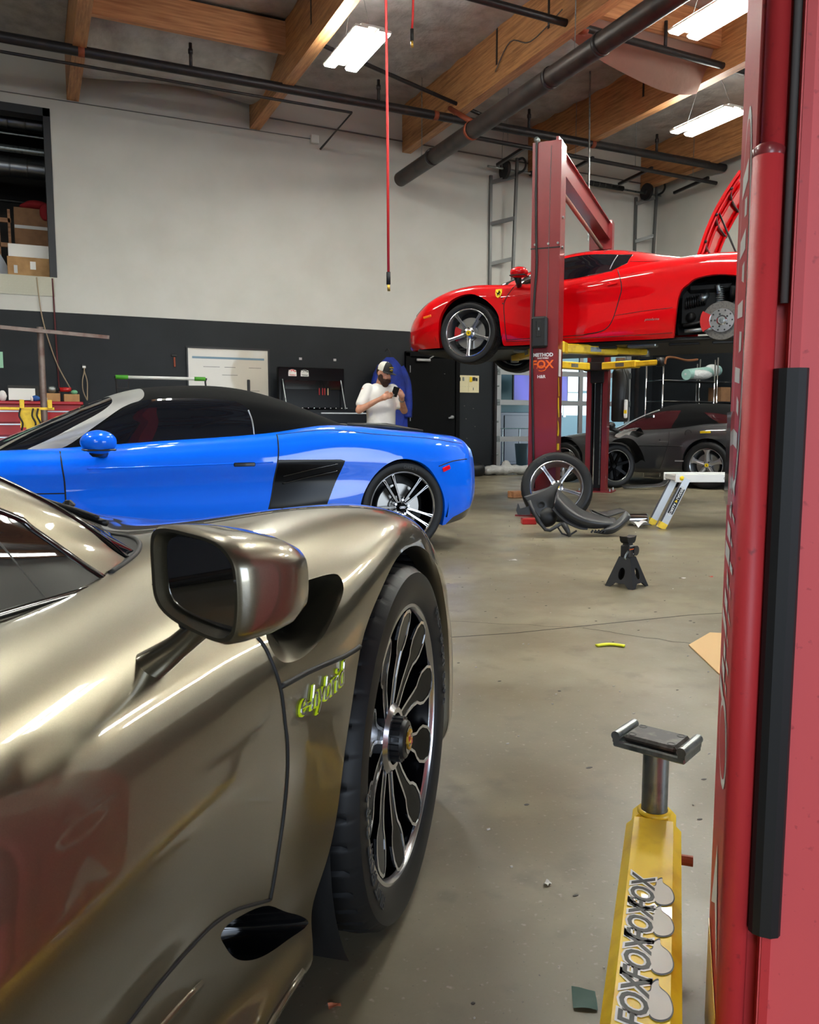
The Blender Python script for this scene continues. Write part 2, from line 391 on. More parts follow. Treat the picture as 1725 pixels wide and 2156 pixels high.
# back wall: light upper paint, charcoal lower paint, openings for the loft window and the glazed bay door
OX0, OX1, OZ0, OZ1 = -3.2, .47, 3.24, 5.73      # loft opening
GX0, GX1, GZ1 = 8.36, 11.78, 3.0                # glazed overhead door
def wall_mat():
    m = bpy.data.materials.new('two_tone_wall'); m.use_nodes = True; n = m.node_tree.nodes; l = m.node_tree.links; b = n['Principled BSDF']
    tc = n.new('ShaderNodeNewGeometry'); sp = n.new('ShaderNodeSeparateXYZ'); l.new(tc.outputs['Position'], sp.inputs[0])
    nz = n.new('ShaderNodeTexNoise'); nz.inputs['Scale'].default_value = 1.6; nz.inputs['Detail'].default_value = 6; l.new(tc.outputs['Position'], nz.inputs[0])
    def mixn(a, bb, lo, hi):
        r = n.new('ShaderNodeMapRange'); r.inputs[1].default_value = lo; r.inputs[2].default_value = hi; l.new(nz.outputs[0], r.inputs[0])
        x = n.new('ShaderNodeMix'); x.data_type = 'RGBA'; l.new(r.outputs[0], x.inputs[0]); x.inputs[6].default_value = (*a, 1); x.inputs[7].default_value = (*bb, 1); return x.outputs[2]
    up = mixn(S(196, 195, 190), S(189, 188, 182), .4, .7); lo = mixn(S(22, 25, 29), S(28, 31, 35), .4, .7)
    st = n.new('ShaderNodeMath'); st.operation = 'GREATER_THAN'; st.inputs[1].default_value = 2.715; l.new(sp.outputs[2], st.inputs[0])
    x = n.new('ShaderNodeMix'); x.data_type = 'RGBA'; l.new(st.outputs[0], x.inputs[0]); l.new(lo, x.inputs[6]); l.new(up, x.inputs[7]); l.new(x.outputs[2], b.inputs['Base Color'])
    b.inputs['Roughness'].default_value = .55; b.inputs['Specular IOR Level'].default_value = .25; return m
m_wall = wall_mat()
def slab(mb, x0, x1, z0, z1, y0=YW, y1=YW + .2): mb.box(((x0 + x1) / 2, (y0 + y1) / 2, (z0 + z1) / 2), (x1 - x0, y1 - y0, z1 - z0))
mb = MB()
slab(mb, XL, OX0, 0, ZC + .3); slab(mb, OX0, OX1, 0, OZ0); slab(mb, OX0, OX1, OZ1, ZC + .3); slab(mb, OX1, GX0, 0, ZC + .3)
slab(mb, GX0, GX1, GZ1, ZC + .3); slab(mb, GX1, XR + .2, 0, ZC + .3)
wb = struct(mb.build('wall_back', m_wall), 'two-tone back wall, light grey above and charcoal below')
struct(MB().box((XR + .1, (YW + YF) / 2, (ZC + .3) / 2), (.2, YW - YF, ZC + .3)).build('wall_right', m_wall), 'two-tone side wall behind the dark shelves')
struct(MB().box((XL - .1, (YW + YF) / 2, (ZC + .3) / 2), (.2, YW - YF, ZC + .3)).build('wall_left', m_wall), 'two-tone side wall out of view')
mb = MB()   # wall behind the camera: open bay door, plus left opening added for daylight
for a, b in ((XL, -5.6), (-1.2, 5.4), (11.2, XR)): mb.box(((a + b) / 2, YF - .1, (ZC + .3) / 2), (b - a, .2, ZC + .3))
for a, b in ((-5.6, -1.2), (5.4, 11.2)): mb.box(((a + b) / 2, YF - .1, (ZC + .3 + 4.2) / 2), (b - a, .2, ZC + .3 - 4.2))
struct(mb.build('wall_front', m_wall), 'front wall with an open bay door and an opening added for daylight')
for k, (a, b) in enumerate(((-5.6, -1.2), (5.4, 11.2))):
    ld = bpy.data.lights.new('daylight_portal', 'AREA'); ld.shape = 'RECTANGLE'; ld.size = b - a; ld.size_y = 4.2; ld.cycles.is_portal = True
    lo = bpy.data.objects.new('daylight_portal', ld); col.objects.link(lo); lo.location = ((a + b) / 2, YF - .05, 2.1); lo.rotation_euler = (R(90), 0, 0)
cl = struct(MB().box(((XL + XR) / 2, (YW + YF) / 2, ZC + .1), (XR - XL + .4, YW - YF + .4, .2)).build('ceiling', m_foil), 'silver foil-faced ceiling insulation between the beams')
# sagging insulation sheets between purlins
BX = (-5.0, -2.1, .8, 3.62, 6.42, 9.12, 11.92)
PY = (-6.2, -3.8, -1.4, 1.0, 3.4, 6.6, 9.05, 11.8)
def sheet(x0, x1, y0, y1, sag):
    ph = random.uniform(0, 6)
    def f(u, v):
        x = x0 + (x1 - x0) * u; y = y0 + (y1 - y0) * v
        return (x, y, ZC - .03 - .035 * abs(math.sin(math.pi * y / .62)) - sag * (math.sin(math.pi * v) ** .7) * (.75 + .25 * math.sin(3 * u * math.pi + ph)) - .02 * math.sin(17 * u + 5 * v + ph) * math.sin(math.pi * v))
    return MB().grid(f, 14, 40).build('insulation_sheet', m_foil, cl, True)
for i in range(len(BX) - 1):
    ys = [y for y in PY if y < 5 or (i, y) in ((2, 11.8), (4, 9.05))] + [YW]
    for j in range(len(ys) - 1): sheet(BX[i] + .09, BX[i + 1] - .09, ys[j] + .04, ys[j + 1] - .04, random.uniform(.05, .12))
# the loose sheet that hangs low by the third beam, and the torn one above the loft
def hang(u, v):
    x = 6.52 + 2.5 * u; y = 9.11 + .32 * v; return (x, y, 6.30 - v * (.06 + .52 * math.sin(math.pi * min(1, u * .66))) - .02 * math.sin(9 * u) * v)
MB().grid(hang, 24, 10).build('hanging_insulation_sheet', M('kraft_backing', S(150, 118, 106), .45, metal=.25, bump=(3, .4, .05)), cl, True)
def hang2(u, v):
    x = .9 + 2.7 * u; y = 11.85 + 2.0 * v; return (x, y, 6.5 - .2 * v - .28 * math.sin(math.pi * v) - .06 * math.sin(5 * u + 2 * v))
MB().grid(hang2, 20, 14).build('hanging_insulation_sheet', m_foil, cl, True)
for k, x in enumerate(BX):
    b = MB().box((x, (YW + YF) / 2, 5.90 + .40), (.17, YW - YF, .80)).build('trim_%d' % (k + 1), m_wood); struct(b, 'exposed brown glulam roof beam')
    for j, (y, z) in enumerate(((9.3, 6.35), (7.0, 6.2), (10.6, 6.4))):
        MB().box((x - .088, y, z), (.006, .04, .5)).build('steel_strap', m_pipe, b)
for i in range(len(BX) - 1):
    for y in PY:
        if y > 5 and (i, y) not in ((2, 11.8), (4, 9.05)): continue
        p = MB().box(((BX[i] + BX[i + 1]) / 2, y, 6.47), (BX[i + 1] - BX[i] - .17, .09, .42)).build('purlin', m_woodx, cl)
# ------------------------------------------------------------------ high-bay lights
def fixture():
    r = empty('high_bay_light', (0, 0, 0))
    MB().box((0, 0, .045), (.30, 1.12, .03), bev=.008).build('housing', m_white, r)
    MB().box((0, 0, .075), (.16, .9, .04), bev=.01).build('ballast_box', m_white, r)
    for s in (-1, 1):
        MB().box((s * .15, 0, .012), (.17, 1.16, .03), bev=.008).build('reflector_tray', m_white, r)
        MB().box((s * .15, 0, -.012), (.145, 1.12, .018), bev=.006).build('lit_tube', m_tubeon, r)
    for s in (-1, 1):
        MB().tube([(0, s * .45, .09), (0, s * .2, .62)], .003, 5).build('hanging_wire', m_steel, r)
    MB().tube([(0, .1, .62), (0, .1, 1.12)], .004, 5).build('hanger', m_steel, r)
    for s in (-1, 1): MB().box((s * .19, 0, .032), (.05, 1.0, .008)).build('added_uplight_strip', m_upfill, r)  # added upward strips, fill light for the foil and upper wall
    return r
spots = [(3.88, 9.90, 5.62), (7.24, 7.26, 5.58), (9.62, 9.80, 5.60), (4.1, 4.6, 5.6), (8.6, 4.2, 5.6), (1.2, 5.4, 5.6), (-2.4, 9.2, 5.6), (-2.6, 5.0, 5.6), (-3.4, -4.2, 5.6), (10.6, 5.2, 5.6)]
labs = {0: 'lit twin-tube ceiling light beside the long red hose', 1: 'lit twin-tube ceiling light cut off by the frame, above the near lift post', 2: 'lit twin-tube ceiling light hung low above the raised red car tail'}
proto = fixture()
for i, p in enumerate(spots):
    o = proto if i == 0 else copy_tree(proto)
    o.location = p; tag(o, labs.get(i, 'lit twin-tube ceiling light out of view overhead'), 'ceiling light', 'high-bay lights hung from the roof')
# ------------------------------------------------------------------ wheels
m_tyre = M('tyre_rubber', S(24, 24, 25), .5, spec=.35, bump=(260, .1, .001))
m_tyretx = M('tyre_lettering', S(50, 50, 51), .45)
m_rimblk = M('rim_gloss_black', S(5, 5, 6), .2, spec=.06)
m_rimsil = M('rim_machined_silver', S(205, 206, 210), .2, metal=.95)
m_rimgrey = M('rim_satin_silver', S(176, 177, 180), .28, metal=.8)
m_disc = M('brake_disc_metal', S(150, 148, 145), .3, metal=.8)
m_cal_red = M('caliper_red', S(176, 18, 22), .35, coat=.4)
m_yellow_cap = M('cap_yellow', S(238, 200, 20), .35)
def ring_text(mb, string, r, size, a_mid, fn, y=0.0, m=0, sp=1.0):
    """lettering bent around a tyre; a in degrees, 90 = top"""
    def g(x, yy, zz):
        a = R(a_mid) - x / r; rr = r + yy; return fn(rr * math.cos(a), y + zz, rr * math.sin(a))
    return mb.text(string, size, g, ext=.0008, space=sp, m=m)
def make_wheel(root, loc, side, Rt, Rr, width, style, rot=0.0, lean=None, letter=None, disc=True, cap=True, tread=40, caliper=None, squash=0.0):
    """local x forward, y outward, z up; returns parts parented to root"""
    mt = lean or Matrix.Identity(3); L = Vector(loc)
    def W(x, y, z): return tuple(mt @ Vector((x, side * y, z)) + L)
    def build(mb, nm, mat, par=root, sm=False, an=None):
        mb.v = [W(*p) for p in mb.v]; return mb.build(nm, mat, par, sm, angle=an)
    # tyre
    h = Rt - Rr
    prof = [(Rr - .012, -.012, 0), (Rr - .004, .000, 0), (Rr + h * .12, .006, 0), (Rr + h * .45, .013, 0), (Rr + h * .75, .008, 0), (Rr + h * .92, -.010, 0), (Rt - .004, -.022, 1), (Rt, -.042, 1)]
    for k in range(4):
        y = -.042 - (width - .09) * (k + .5) / 4; prof += [(Rt, y + .006, 1), (Rt - .007, y + .004, 0), (Rt - .007, y - .004, 0), (Rt, y - .006, 1)]
    prof += [(Rt, -width + .045, 1), (Rr + h * .9, -width + .012, 0), (Rr + h * .4, -width - .010, 0), (Rr - .01, -width + .008, 0)]
    n = tread * 8; mb = MB(); vs = []; k = len(prof)
    for i in range(n):
        a = 2 * math.pi * i / n; gr = (i % 8) == 0
        for r, y, t in prof:
            rr = r - (.006 if gr and t else 0); z = rr * math.sin(a); vs.append((rr * math.cos(a), y, z))
    mb.add(vs, [(i * k + j, ((i + 1) % n) * k + j, ((i + 1) % n) * k + j + 1, i * k + j + 1) for i in range(n) for j in range(k - 1)])
    ty = build(mb, 'tyre', m_tyre, sm=True, an=40)
    if letter:
        for s_, a_, sz in letter: build(ring_text(MB(), s_, Rr + h * .50 - sz * .36, sz, a_, lambda x, y, z: (x, y + .0135, z)), 'raised_lettering', m_tyretx, ty)
    # rim barrel and lip
    dark = style in ('blade', 'double', 'plain'); mb = MB()
    mb.lathe([(Rr - .004, -.008), (Rr - .006, -.002), (Rr - .012, -.0005), (Rr - .016, -.004), (Rr - .019, -.012)], 96, m=1)
    mb.lathe([(Rr - .019, -.012), (Rr - .024, -.03), (Rr - .03, -.07), (Rr - .035, -.16), (Rr - .02, -width + .01)], 96, m=0)
    rim = build(mb, 'wheel_rim', [m_rimblk if dark else m_rimgrey, m_rimsil], sm=True, an=35)
    build(MB().lathe([(.0, -.17), (Rr - .034, -.17)], 48), 'spoke_shade_disc', m_black, rim)  # black disc stands in for the shade behind the spokes
    if disc:
        mb = MB(); mb.lathe([(.09, -.09), (.175, -.09), (.175, -.118), (.09, -.118)], 64, closed=True); mb.lathe([(.0, -.075), (.085, -.075), (.09, -.09)], 48)
        build(mb, 'brake_disc', m_disc, sm=True, an=30)
    if caliper is not None:
        mb = MB(); a = R(caliper); pl = []
        for i in range(9): t = a + R(-26 + 52 * i / 8); pl.append((.185 * math.cos(t), .185 * math.sin(t)))
        for i in range(8, -1, -1): t = a + R(-24 + 48 * i / 8); pl.append((.112 * math.cos(t), .112 * math.sin(t)))
        mb.prism(pl, -.125, -.058, lambda p, q, hh: (p, hh, q)); build(mb, 'brake_caliper', m_cal_red)
    def poly_spoke(pts, ang, mats, nm='spoke', depth=.022, band=None, off=(0, 0)):
        """pts: (radius, side offset, y)"""
        ca, sa = math.cos(ang), math.sin(ang); f = lambda r, t, y: (r * ca - t * sa, y, r * sa + t * ca); mb = MB(); n = len(pts)
        top = [f(*p) for p in pts]; bot = [f(r * .995, t, y - depth) for r, t, y in pts]
        mb.add(top + bot, [tuple(range(n))] + [(i, (i + 1) % n, n + (i + 1) % n, n + i) for i in range(n)] + [tuple(range(2 * n - 1, n - 1, -1))], 0)
        if band:
            cr = sum(p[0] for p in pts) / n; inn = []
            for i, (r, t, y) in enumerate(pts):
                a, b = pts[i - 1], pts[(i + 1) % n]; dx, dy = b[0] - a[0], b[1] - a[1]; l = math.hypot(dx, dy) or 1
                inn.append((r + dy / l * band * off[0] if off[0] else r - dy / l * band, t + dx / l * band, y + .0012))
            o = [f(r, t, y + .0012) for r, t, y in pts]; q = [f(*p) for p in inn]; w2 = [f(r, t, y - .006) for r, t, y in pts]
            mb.add(o + q + w2, [(i, (i + 1) % n, n + (i + 1) % n, n + i) for i in range(n)] + [(i, (i + 1) % n, 2 * n + (i + 1) % n, 2 * n + i) for i in range(n)], 1)
        return build(mb, nm, mats, rim)
    k = Rr / .272
    if style == 'blade':      # ten outlined blades, centre lock
        half = [(.055, .0085), (.118, .010), (.150, .0125), (.170, .0165), (.184, .0275), (.200, .0345), (.226, .034), (.243, .025), (.2485, .011)]
        yy = lambda r: -.034 + .030 * ((r - .05) / .2) ** 1.5
        pts = [(r * k, t * k, yy(r)) for r, t in half] + [(r * k, -t * k, yy(r)) for r, t in reversed(half)]
        for i in range(10): poly_spoke(pts, R(rot + 36 * i), [m_rimblk, m_rimsil], band=.0062)
        mb = MB(); mb.lathe([(.068, -.055), (.068, -.030), (.060, -.022), (.050, -.022)], 40); build(mb, 'hub_ring', m_rimsil, rim, True, 30)
        mb = MB()
        for i in range(20): a = 2 * math.pi * i / 20; mb.box((.040 * math.cos(a), -.018, .040 * math.sin(a)), (.008, .024, .008), Matrix.Rotation(-a, 3, 'Y'))
        mb.lathe([(.039, -.03), (.039, -.006), (.036, .001), (.029, .004), (0, .004)], 40); build(mb, 'centre_lock_nut', m_blackp, rim, True, 30)
        mb = MB(); cr = [(0, -.021), (.011, -.014), (.016, -.002), (.016, .012), (.009, .019), (0, .016), (-.009, .019), (-.016, .012), (-.016, -.002), (-.011, -.014)]
        mb.lathe([(0, .0055), (.027, .0055), (.028, .004)], 32, m=1)
        mb.prism(cr, .0055, .008, lambda p, q, hh: (p, hh, q), 0)
        for x0, x1, z0, z1, mm in ((-.013, -.001, .001, .011, 2), (.001, .013, -.010, -.001, 2), (-.013, -.002, -.009, -.005, 3), (.002, .013, .003, .006, 3), (.002, .013, .008, .011, 3), (-.004, .004, -.005, .006, 4)):
            mb.box(((x0 + x1) / 2, .0085, (z0 + z1) / 2), (x1 - x0, .0012, z1 - z0), m=mm)
        build(mb, 'centre_crest', [M('crest_gold', S(214, 168, 60), .3, metal=.7), m_blackg, m_cal_red, m_blackg, M('crest_yellow', S(232, 190, 60), .4)], rim)
    elif style == 'double':   # five pairs of slim spokes, black with machined edges
        for i in range(5):
            a = R(rot + 72 * i)
            for sgn in (-1, 1):
                half = [(.045, .004), (.085, .012), (.150, .020), (.205, .026), (.252, .030), (.254, .052), (.215, .043), (.150, .034), (.085, .026), (.05, .020)]
                pts = [(r * k, sgn * t * k, -.030 + .026 * (r / .25)) for r, t in half]
                if sgn < 0: pts = pts[::-1]
                poly_spoke(pts, a, [m_rimblk, m_rimsil], band=.0065, depth=.03)
            poly_spoke([(.1 * k, -.012, -.03), (.1 * k, .012, -.03), (.17 * k, .018, -.022), (.17 * k, -.018, -.022)], a, [m_rimblk], 'spoke_web', .02)
        mb = MB(); mb.lathe([(0, -.012), (.028, -.012), (.034, -.018), (.036, -.05)], 32); build(mb, 'centre_cap', m_rimblk, rim, True, 30)
        mb = MB()
        for i in range(4): mb.lathe([(.0060, -.0105), (.0085, -.0105), (.0085, -.012), (.0060, -.012)], 20, c=((i - 1.5) * .0105, 0, 0), closed=True)
        build(mb, 'four_ring_emblem', m_chrome, rim)
        for i in range(5):
            a = R(rot + 36 + 72 * i); build(MB().cyl((.056 * math.cos(a), -.05, .056 * math.sin(a)), (.056 * math.cos(a), -.022, .056 * math.sin(a)), .010, 10), 'lug_nut', m_chrome, rim)
    elif style in ('star', 'petal'):
        for i in range(5):
            a = R(rot + 72 * i)
            if style == 'star': hw = [(.030, .028), (.075, .0205), (.15, .0165), (.215, .0165), (.250, .024)]
            else: hw = [(.030, .036), (.08, .030), (.15, .028), (.20, .034), (.245, .058)]
            ca, sa = math.cos(a), math.sin(a); f = lambda r, t, y: (r * k * ca - t * k * sa, y, r * k * sa + t * k * ca); mb = MB(); vs = []
            dp = .014 if style == 'star' else -.010
            for r, t in hw:
                y = -.040 + .034 * (r / .25) ** 1.2
                vs += [f(r, -t, y - .03), f(r, -t, y), f(r, -t * .45, y + .001), f(r, 0, y - dp), f(r, t * .45, y + .001), f(r, t, y), f(r, t, y - .03)]
            mb.add(vs, [(q * 7 + j, (q + 1) * 7 + j, (q + 1) * 7 + j + 1, q * 7 + j + 1) for q in range(4) for j in range(6)])
            build(mb, 'spoke', m_rimsil if style == 'star' else m_rimgrey, rim, style == 'petal', 50)
        mb = MB(); mb.lathe([(0, -.026), (.05, -.028), (.066, -.036), (.07, -.06)], 40); build(mb, 'hub_face', m_rimsil if style == 'star' else m_rimgrey, rim, True, 40)
        mb = MB(); mb.lathe([(0, -.020), (.027, -.020), (.029, -.024), (.029, -.03)], 32); cp = build(mb, 'centre_cap', m_yellow_cap, rim, True, 40)
        build(MB().prism(HORSE(.034), -.0200, -.0188, lambda p, q, hh: (p, hh, q)), 'cap_emblem', m_blackg, cp)
        for i in range(5):
            b = R(rot + 36 + 72 * i); build(MB().cyl((.054 * math.cos(b), -.05, .054 * math.sin(b)), (.054 * math.cos(b), -.024, .054 * math.sin(b)), .0095, 10), 'lug_bolt', m_blackp, rim)
    else:
        for i in range(7):
            a = R(rot + 360 / 7 * i); poly_spoke([(.04, -.025, -.05), (.04, .025, -.05), (.25 * k, .02, -.02), (.25 * k, -.02, -.02)], a, [m_rimblk], depth=.03)
    return ty, rim
def HORSE(h):
    """small rearing-horse outline, about h tall"""
    P = [(-.16, -.5), (-.08, -.5), (-.06, -.3), (.02, -.12), (.10, -.3), (.06, -.48), (.14, -.48), (.20, -.26), (.14, -.02), (.22, .05), (.40, .02), (.36, .10), (.22, .14), (.36, .24), (.30, .28), (.16, .18), (.10, .26), (.22, .38), (.14, .42), (.04, .50), (-.02, .36), (-.04, .14), (-.14, .02), (-.30, .16), (-.44, .34), (-.36, .10), (-.22, -.10), (-.20, -.3)]
    return [(x * h, z * h) for x, z in P]
# ------------------------------------------------------------------ grey-gold sports car in the foreground
m_seam = M('panel_gap_dark', S(14, 13, 12), .6)
def paint(name, c, c2, metal=.75, rough=.34):
    m = M(name, c, rough, metal=metal, coat=1.0, coatior=1.6, mix=[(2500, 2, c2, .42, .66)]); return m
m_umber = paint('umber_silver_paint', S(114, 108, 92), S(128, 121, 104), .96, .33)
def porsche():
    car = empty('grey_sports_car', (-.095, 1.99, 0), R(90 - 39.1), 'metallic grey-gold sports car with its mirror and black wheel in the foreground', 'car')
    sh = Shell(PS, -1); cb = Shell(PC, -1)
    archz = [(-.455, .14), (-.442, .22), (-.434, .284), (-.404, .383), (-.366, .50), (-.30, .61), (-.2, .677), (-.1, .715), (0, .727), (.1, .716), (.2, .68), (.29, .615), (.36, .51), (.39, .4), (.40, .28), (.40, .12)]
    arch = sh.sz(archz); archp = smoothpoly(arch, 4, False); archp = [(archp[0][0], -.4)] + archp + [(archp[-1][0], -.4)]
    vent = smoothpoly([(-.480, 6.24), (-.438, 6.30), (-.378, 6.25), (-.320, 6.15), (-.303, 6.05), (-.322, 5.90), (-.376, 5.78), (-.43, 5.66), (-.485, 5.62), (-.533, 5.70), (-.545, 5.90), (-.525, 6.10)], 5)  # vent, inlet and seam outlines are image pixels projected onto the body shell
    inlet = smoothpoly([(-.66, 3.02), (-.632, 3.10), (-.553, 2.98), (-.48, 2.36), (-.445, 1.85), (-.485, 1.92), (-.54, 2.10), (-.60, 2.45), (-.645, 2.82)], 5)
    seam_d = [(-.600, 6.85), (-.575, 6.45), (-.556, 6.04), (-.556, 5.72), (-.548, 5.34), (-.540, 4.65), (-.538, 4.09), (-.546, 3.58), (-.553, 3.06)]
    arcb = [(-1.62, 3.0), (-1.1, 3.02), (-.817, 3.17), (-.731, 3.22), (-.684, 3.25), (-.632, 3.22), (-.553, 3.06)]
    sd = smoothpoly(seam_d, 5, False); ab = smoothpoly(arcb, 5, False)
    door = [(-1.62, 6.95), (-.9, 6.93)] + sd + ab[::-1]
    cowlp = smoothpoly([(-.60, 7.12), (-.50, 7.25), (-.42, 7.5), (-.34, 8.0), (-.27, 8.5), (-.25, 9.1)], 4, False) + [(-.9, 9.1), (-.9, 7.2), (-.66, 7.1)]
    ss = np.concatenate([np.arange(-2.9, -1.3, .04), np.arange(-1.3, .5, .0075), np.arange(.5, .951, .025)])
    tt = np.concatenate([np.arange(0, 7.0, .045), np.arange(7.0, 9.001, .05)])
    shell_objs(sh, ss, tt, [(None, archp), (None, vent), (None, inlet), ('door', door), ('cowl_panel', cowlp)], {'body': m_umber, 'door': m_umber, 'cowl_panel': m_blackp}, car, mirror_join=('body', 'cowl_panel'))
    seam(sh, seam_d, .0028, m_seam, car); seam(sh, arcb, .0025, m_seam, car); seam(sh, [(-.551, 5.47), (-.472, 5.43), (-.399, 5.34), (-.345, 5.2), (-.30, 5.03)], .0042, m_seam, car, n=5)
    seam(sh, [(-1.62, 3.0), (-1.62, 6.9)], .003, m_seam, car, sm=False)
    rim_strip(sh, arch, .045, m_umber, car, 'arch_lip', roll=.012)
    for tl_, s1 in ((2.55, -.68), (1.15, -.47)): seam(sh, [(-1.6, tl_ - .05), (-1.0, tl_ - .02), (s1, tl_)], .006, m_umber, car, 'sill_edge', off=-.001)
    # black wheel housing
    mb = MB(); n = 40; vs = []
    for i in range(n + 1):
        a = R(-38 + 256 * i / n); r = .405
        for w_ in (-.935, -.80, -.62): vs.append((r * math.cos(a), w_, .345 + r * math.sin(a)))
    mb.add(vs, [(i * 3 + j, (i + 1) * 3 + j, (i + 1) * 3 + j + 1, i * 3 + j + 1) for i in range(n) for j in range(2)])
    mb.add([(.42 * math.cos(R(12 * i)), -.62, .345 + .42 * math.sin(R(12 * i))) for i in range(30)], [tuple(range(30))])
    hs = mb.build('wheel_housing', m_blackp, car, True)
    for i in range(14):   # ribbed liner in front of the wheel
        a = R(8 + 4.6 * i); MB().tube([(.398 * math.cos(a), -.925, .345 + .398 * math.sin(a)), (.398 * math.cos(a), -.78, .345 + .398 * math.sin(a))], .006, 6).build('liner_rib', m_black, hs)
    # fender vent: painted ramp that runs into a dark duct
    P = [Vector(p) for p in sh.p3([q[0] for q in vent], [q[1] for q in vent])]; n = len(P); mb = MB(); sfr = -.30; rows = []
    for j in range(7):
        u = j / 6; ring = []
        for p in P:
            tx = sfr + .02 - (sfr + .02 - p.x) * .42; tz = .70 + (p.z - .70) * .75
            e = u ** 1.5
            ring.append(Vector((p.x + (tx - p.x) * u, p.y + .105 * e * (1 if u < 1 else 1), p.z + (tz - p.z) * u)))
        rows += ring
    mb.add(rows, [(j * n + i, j * n + (i + 1) % n, (j + 1) * n + (i + 1) % n, (j + 1) * n + i) for j in range(6) for i in range(n)])
    mb.build('vent_duct', m_umber, car, True)
    mb = MB(); mb.add(rows[-n:], [tuple(range(n))]); mb.add([p + Vector((.03, .06, 0)) for p in rows[-n:]], [tuple(range(n))]); mb.build('vent_dark_cap', m_black, car)  # flat black caps stand in for the dark depth of the duct
    # side inlet in front of the sill
    P = [Vector(p) for p in sh.p3([q[0] for q in inlet], [q[1] for q in inlet])]; n = len(P); mb = MB(); c = sum(P, Vector()) / n
    rows = P + [c + (p - c) * .9 + Vector((-.02, .06, .0)) for p in P] + [c + (p - c) * .6 + Vector((-.03, .11, .0)) for p in P]
    mb.add(rows, [(j * n + i, j * n + (i + 1) % n, (j + 1) * n + (i + 1) % n, (j + 1) * n + i) for j in range(2) for i in range(n)] + [tuple(range(2 * n, 3 * n))]); mb.build('side_inlet', m_blackg, car, True)
    cap_end(sh, .95, m_blackp, car, 'nose_panel'); cap_end(sh, -2.9, m_umber, car, 'tail_panel')
    # closed floor pan
    MB().box((-1.0, 0, .15), (3.5, 1.5, .06)).build('floor_pan', m_black, car)
    MB().box((-1.0, 0, .42), (1.15, 1.3, .5)).build('cabin_tub', m_black, car)
    # cabin: pillar, glass, roof
    lo = [(-.575, -.3), (-.604, .26), (-.649, .68), (-.698, 1.12), (-.736, 1.30), (-.95, 1.58), (-1.25, 1.80), (-1.55, 1.86)]
    up = [(-.42, .2), (-.50, .72), (-.535, 1.05), (-.58, 1.48), (-.63, 1.78), (-.70, 1.98), (-.9, 2.12), (-1.12, 2.2)]
    lo2, up2 = smoothpoly(lo, 5, False), smoothpoly(up, 5, False)
    bl = [(s_ + .035 + .01, t_ + .09) for s_, t_ in up2]
    ws = up2 + [(-1.12, 4.2), (-.2, 4.2), (-.2, -.3), (-.42, -.3)]
    glass = [(-1.9, .0)] + [(-.58, 0.0)] + lo2[1:] + [(-1.9, 1.9)]
    ss = np.concatenate([np.arange(-2.6, -1.3, .04), np.arange(-1.3, -.249, .009)]); tt = np.arange(0, 4.001, .035)
    shell_objs(cb, ss, tt, [('windshield', ws), ('side_window', [(s_, t_) for s_, t_ in glass])], {'body': m_umber, 'windshield': m_darkglass, 'side_window': m_darkglass}, car, mirror_join=('body', 'windshield'))
    seam(cb, up, .007, m_blackg, car, 'windshield_trim', off=-.003); seam(cb, lo, .006, m_blackg, car, 'window_trim', off=-.003)
    seam(cb, [(-.60, .22), (-.75, .16), (-1.0, .12), (-1.8, .12)], .007, m_blackg, car, 'belt_trim')
    MB().tube([Vector(p) + Vector((0, .01, 0)) for p in cb.line([(-.80, 1.30), (-.765, .9), (-.745, .5), (-.725, .15)], -.002)], .012, 6).build('window_divider', m_blackp, car, True)
    MB().tube([Vector(p) for p in cb.line([(-.90, 1.45), (-.84, .9), (-.81, .15)], .001)], .006, 6).build('window_divider', m_blackg, car, True)
    # cowl, wiper and its arm at the foot of the windshield
    seam(sh, [(-.60, 7.12), (-.50, 7.25), (-.42, 7.5), (-.34, 8.0), (-.27, 8.5), (-.25, 9.0)], .004, m_seam, car)
    for i in range(7):
        MB().tube([Vector(q) for q in sh.p3(np.linspace(-.52 + .018 * i, -.30 + .012 * i, 6), np.linspace(7.34 + .08 * i, 7.95 + .10 * i, 6), .006)], .0045, 6).build('cowl_slat', m_blackg, car, True)
    wp = [Vector(q) for q in cb.p3([-.515, -.50, -.475, -.455, -.445], [2.02, 2.35, 2.75, 3.2, 3.9], .016)]
    w_ = MB().tube(smoothpoly(wp, 6, False), .005, 6).build('wiper_arm', m_blackp, car, True)
    MB().tube(smoothpoly([q + Vector((-.018, 0, .010)) for q in wp], 6, False), .0035, 5).build('wiper_blade', m_black, w_, True)
    for k in (1, 2, 3): MB().box(wp[k] + Vector((-.008, 0, .010)), (.024, .018, .014), Matrix.Rotation(.5, 3, 'Z'), bev=.006).build('wiper_knuckle', m_blackp, w_)
    # badge on the front wing
    def g(x, y, z):
        u = (x + .075) / .15; s_ = -.514 + .144 * u + .0; t_ = 5.13 - .05 * u + y * 8.6
        p = sh.p3([s_], [t_], .0015 + z)[0]; return p
    mb = MB().text('e-hybrid', .044, g, ext=.0012, shear=.35, bold=.0010, space=.96); mb.build('hybrid_badge', M('acid_green', S(196, 214, 24), .35), car, recalc=True)
    def g2(x, y, z): return g(x + .0012, y + .0010, z + .0022)
    MB().text('e-hybrid', .044, g2, ext=.0008, shear=.35, bold=-.0004, space=.96).build('badge_script', m_chrome, car)
    # wheel
    make_wheel(car, (0, -.95, .347), -1, .347, .272, .265, 'blade', rot=12, letter=[('PILOT SPORT CUP 2', 200, .030), ('PILOT SPORT CUP 2', 20, .030)], tread=44)
    # clear marker lamp at the front of the arch
    MB().ell((.375, -.940, .585), (.010, .008, .018)).build('side_marker_lamp', M('clear_lens', (.8, .8, .8), .05, spec=.8), car, True)
    # door mirror
    return car, sh
porsche_car, porsche_sh = porsche()
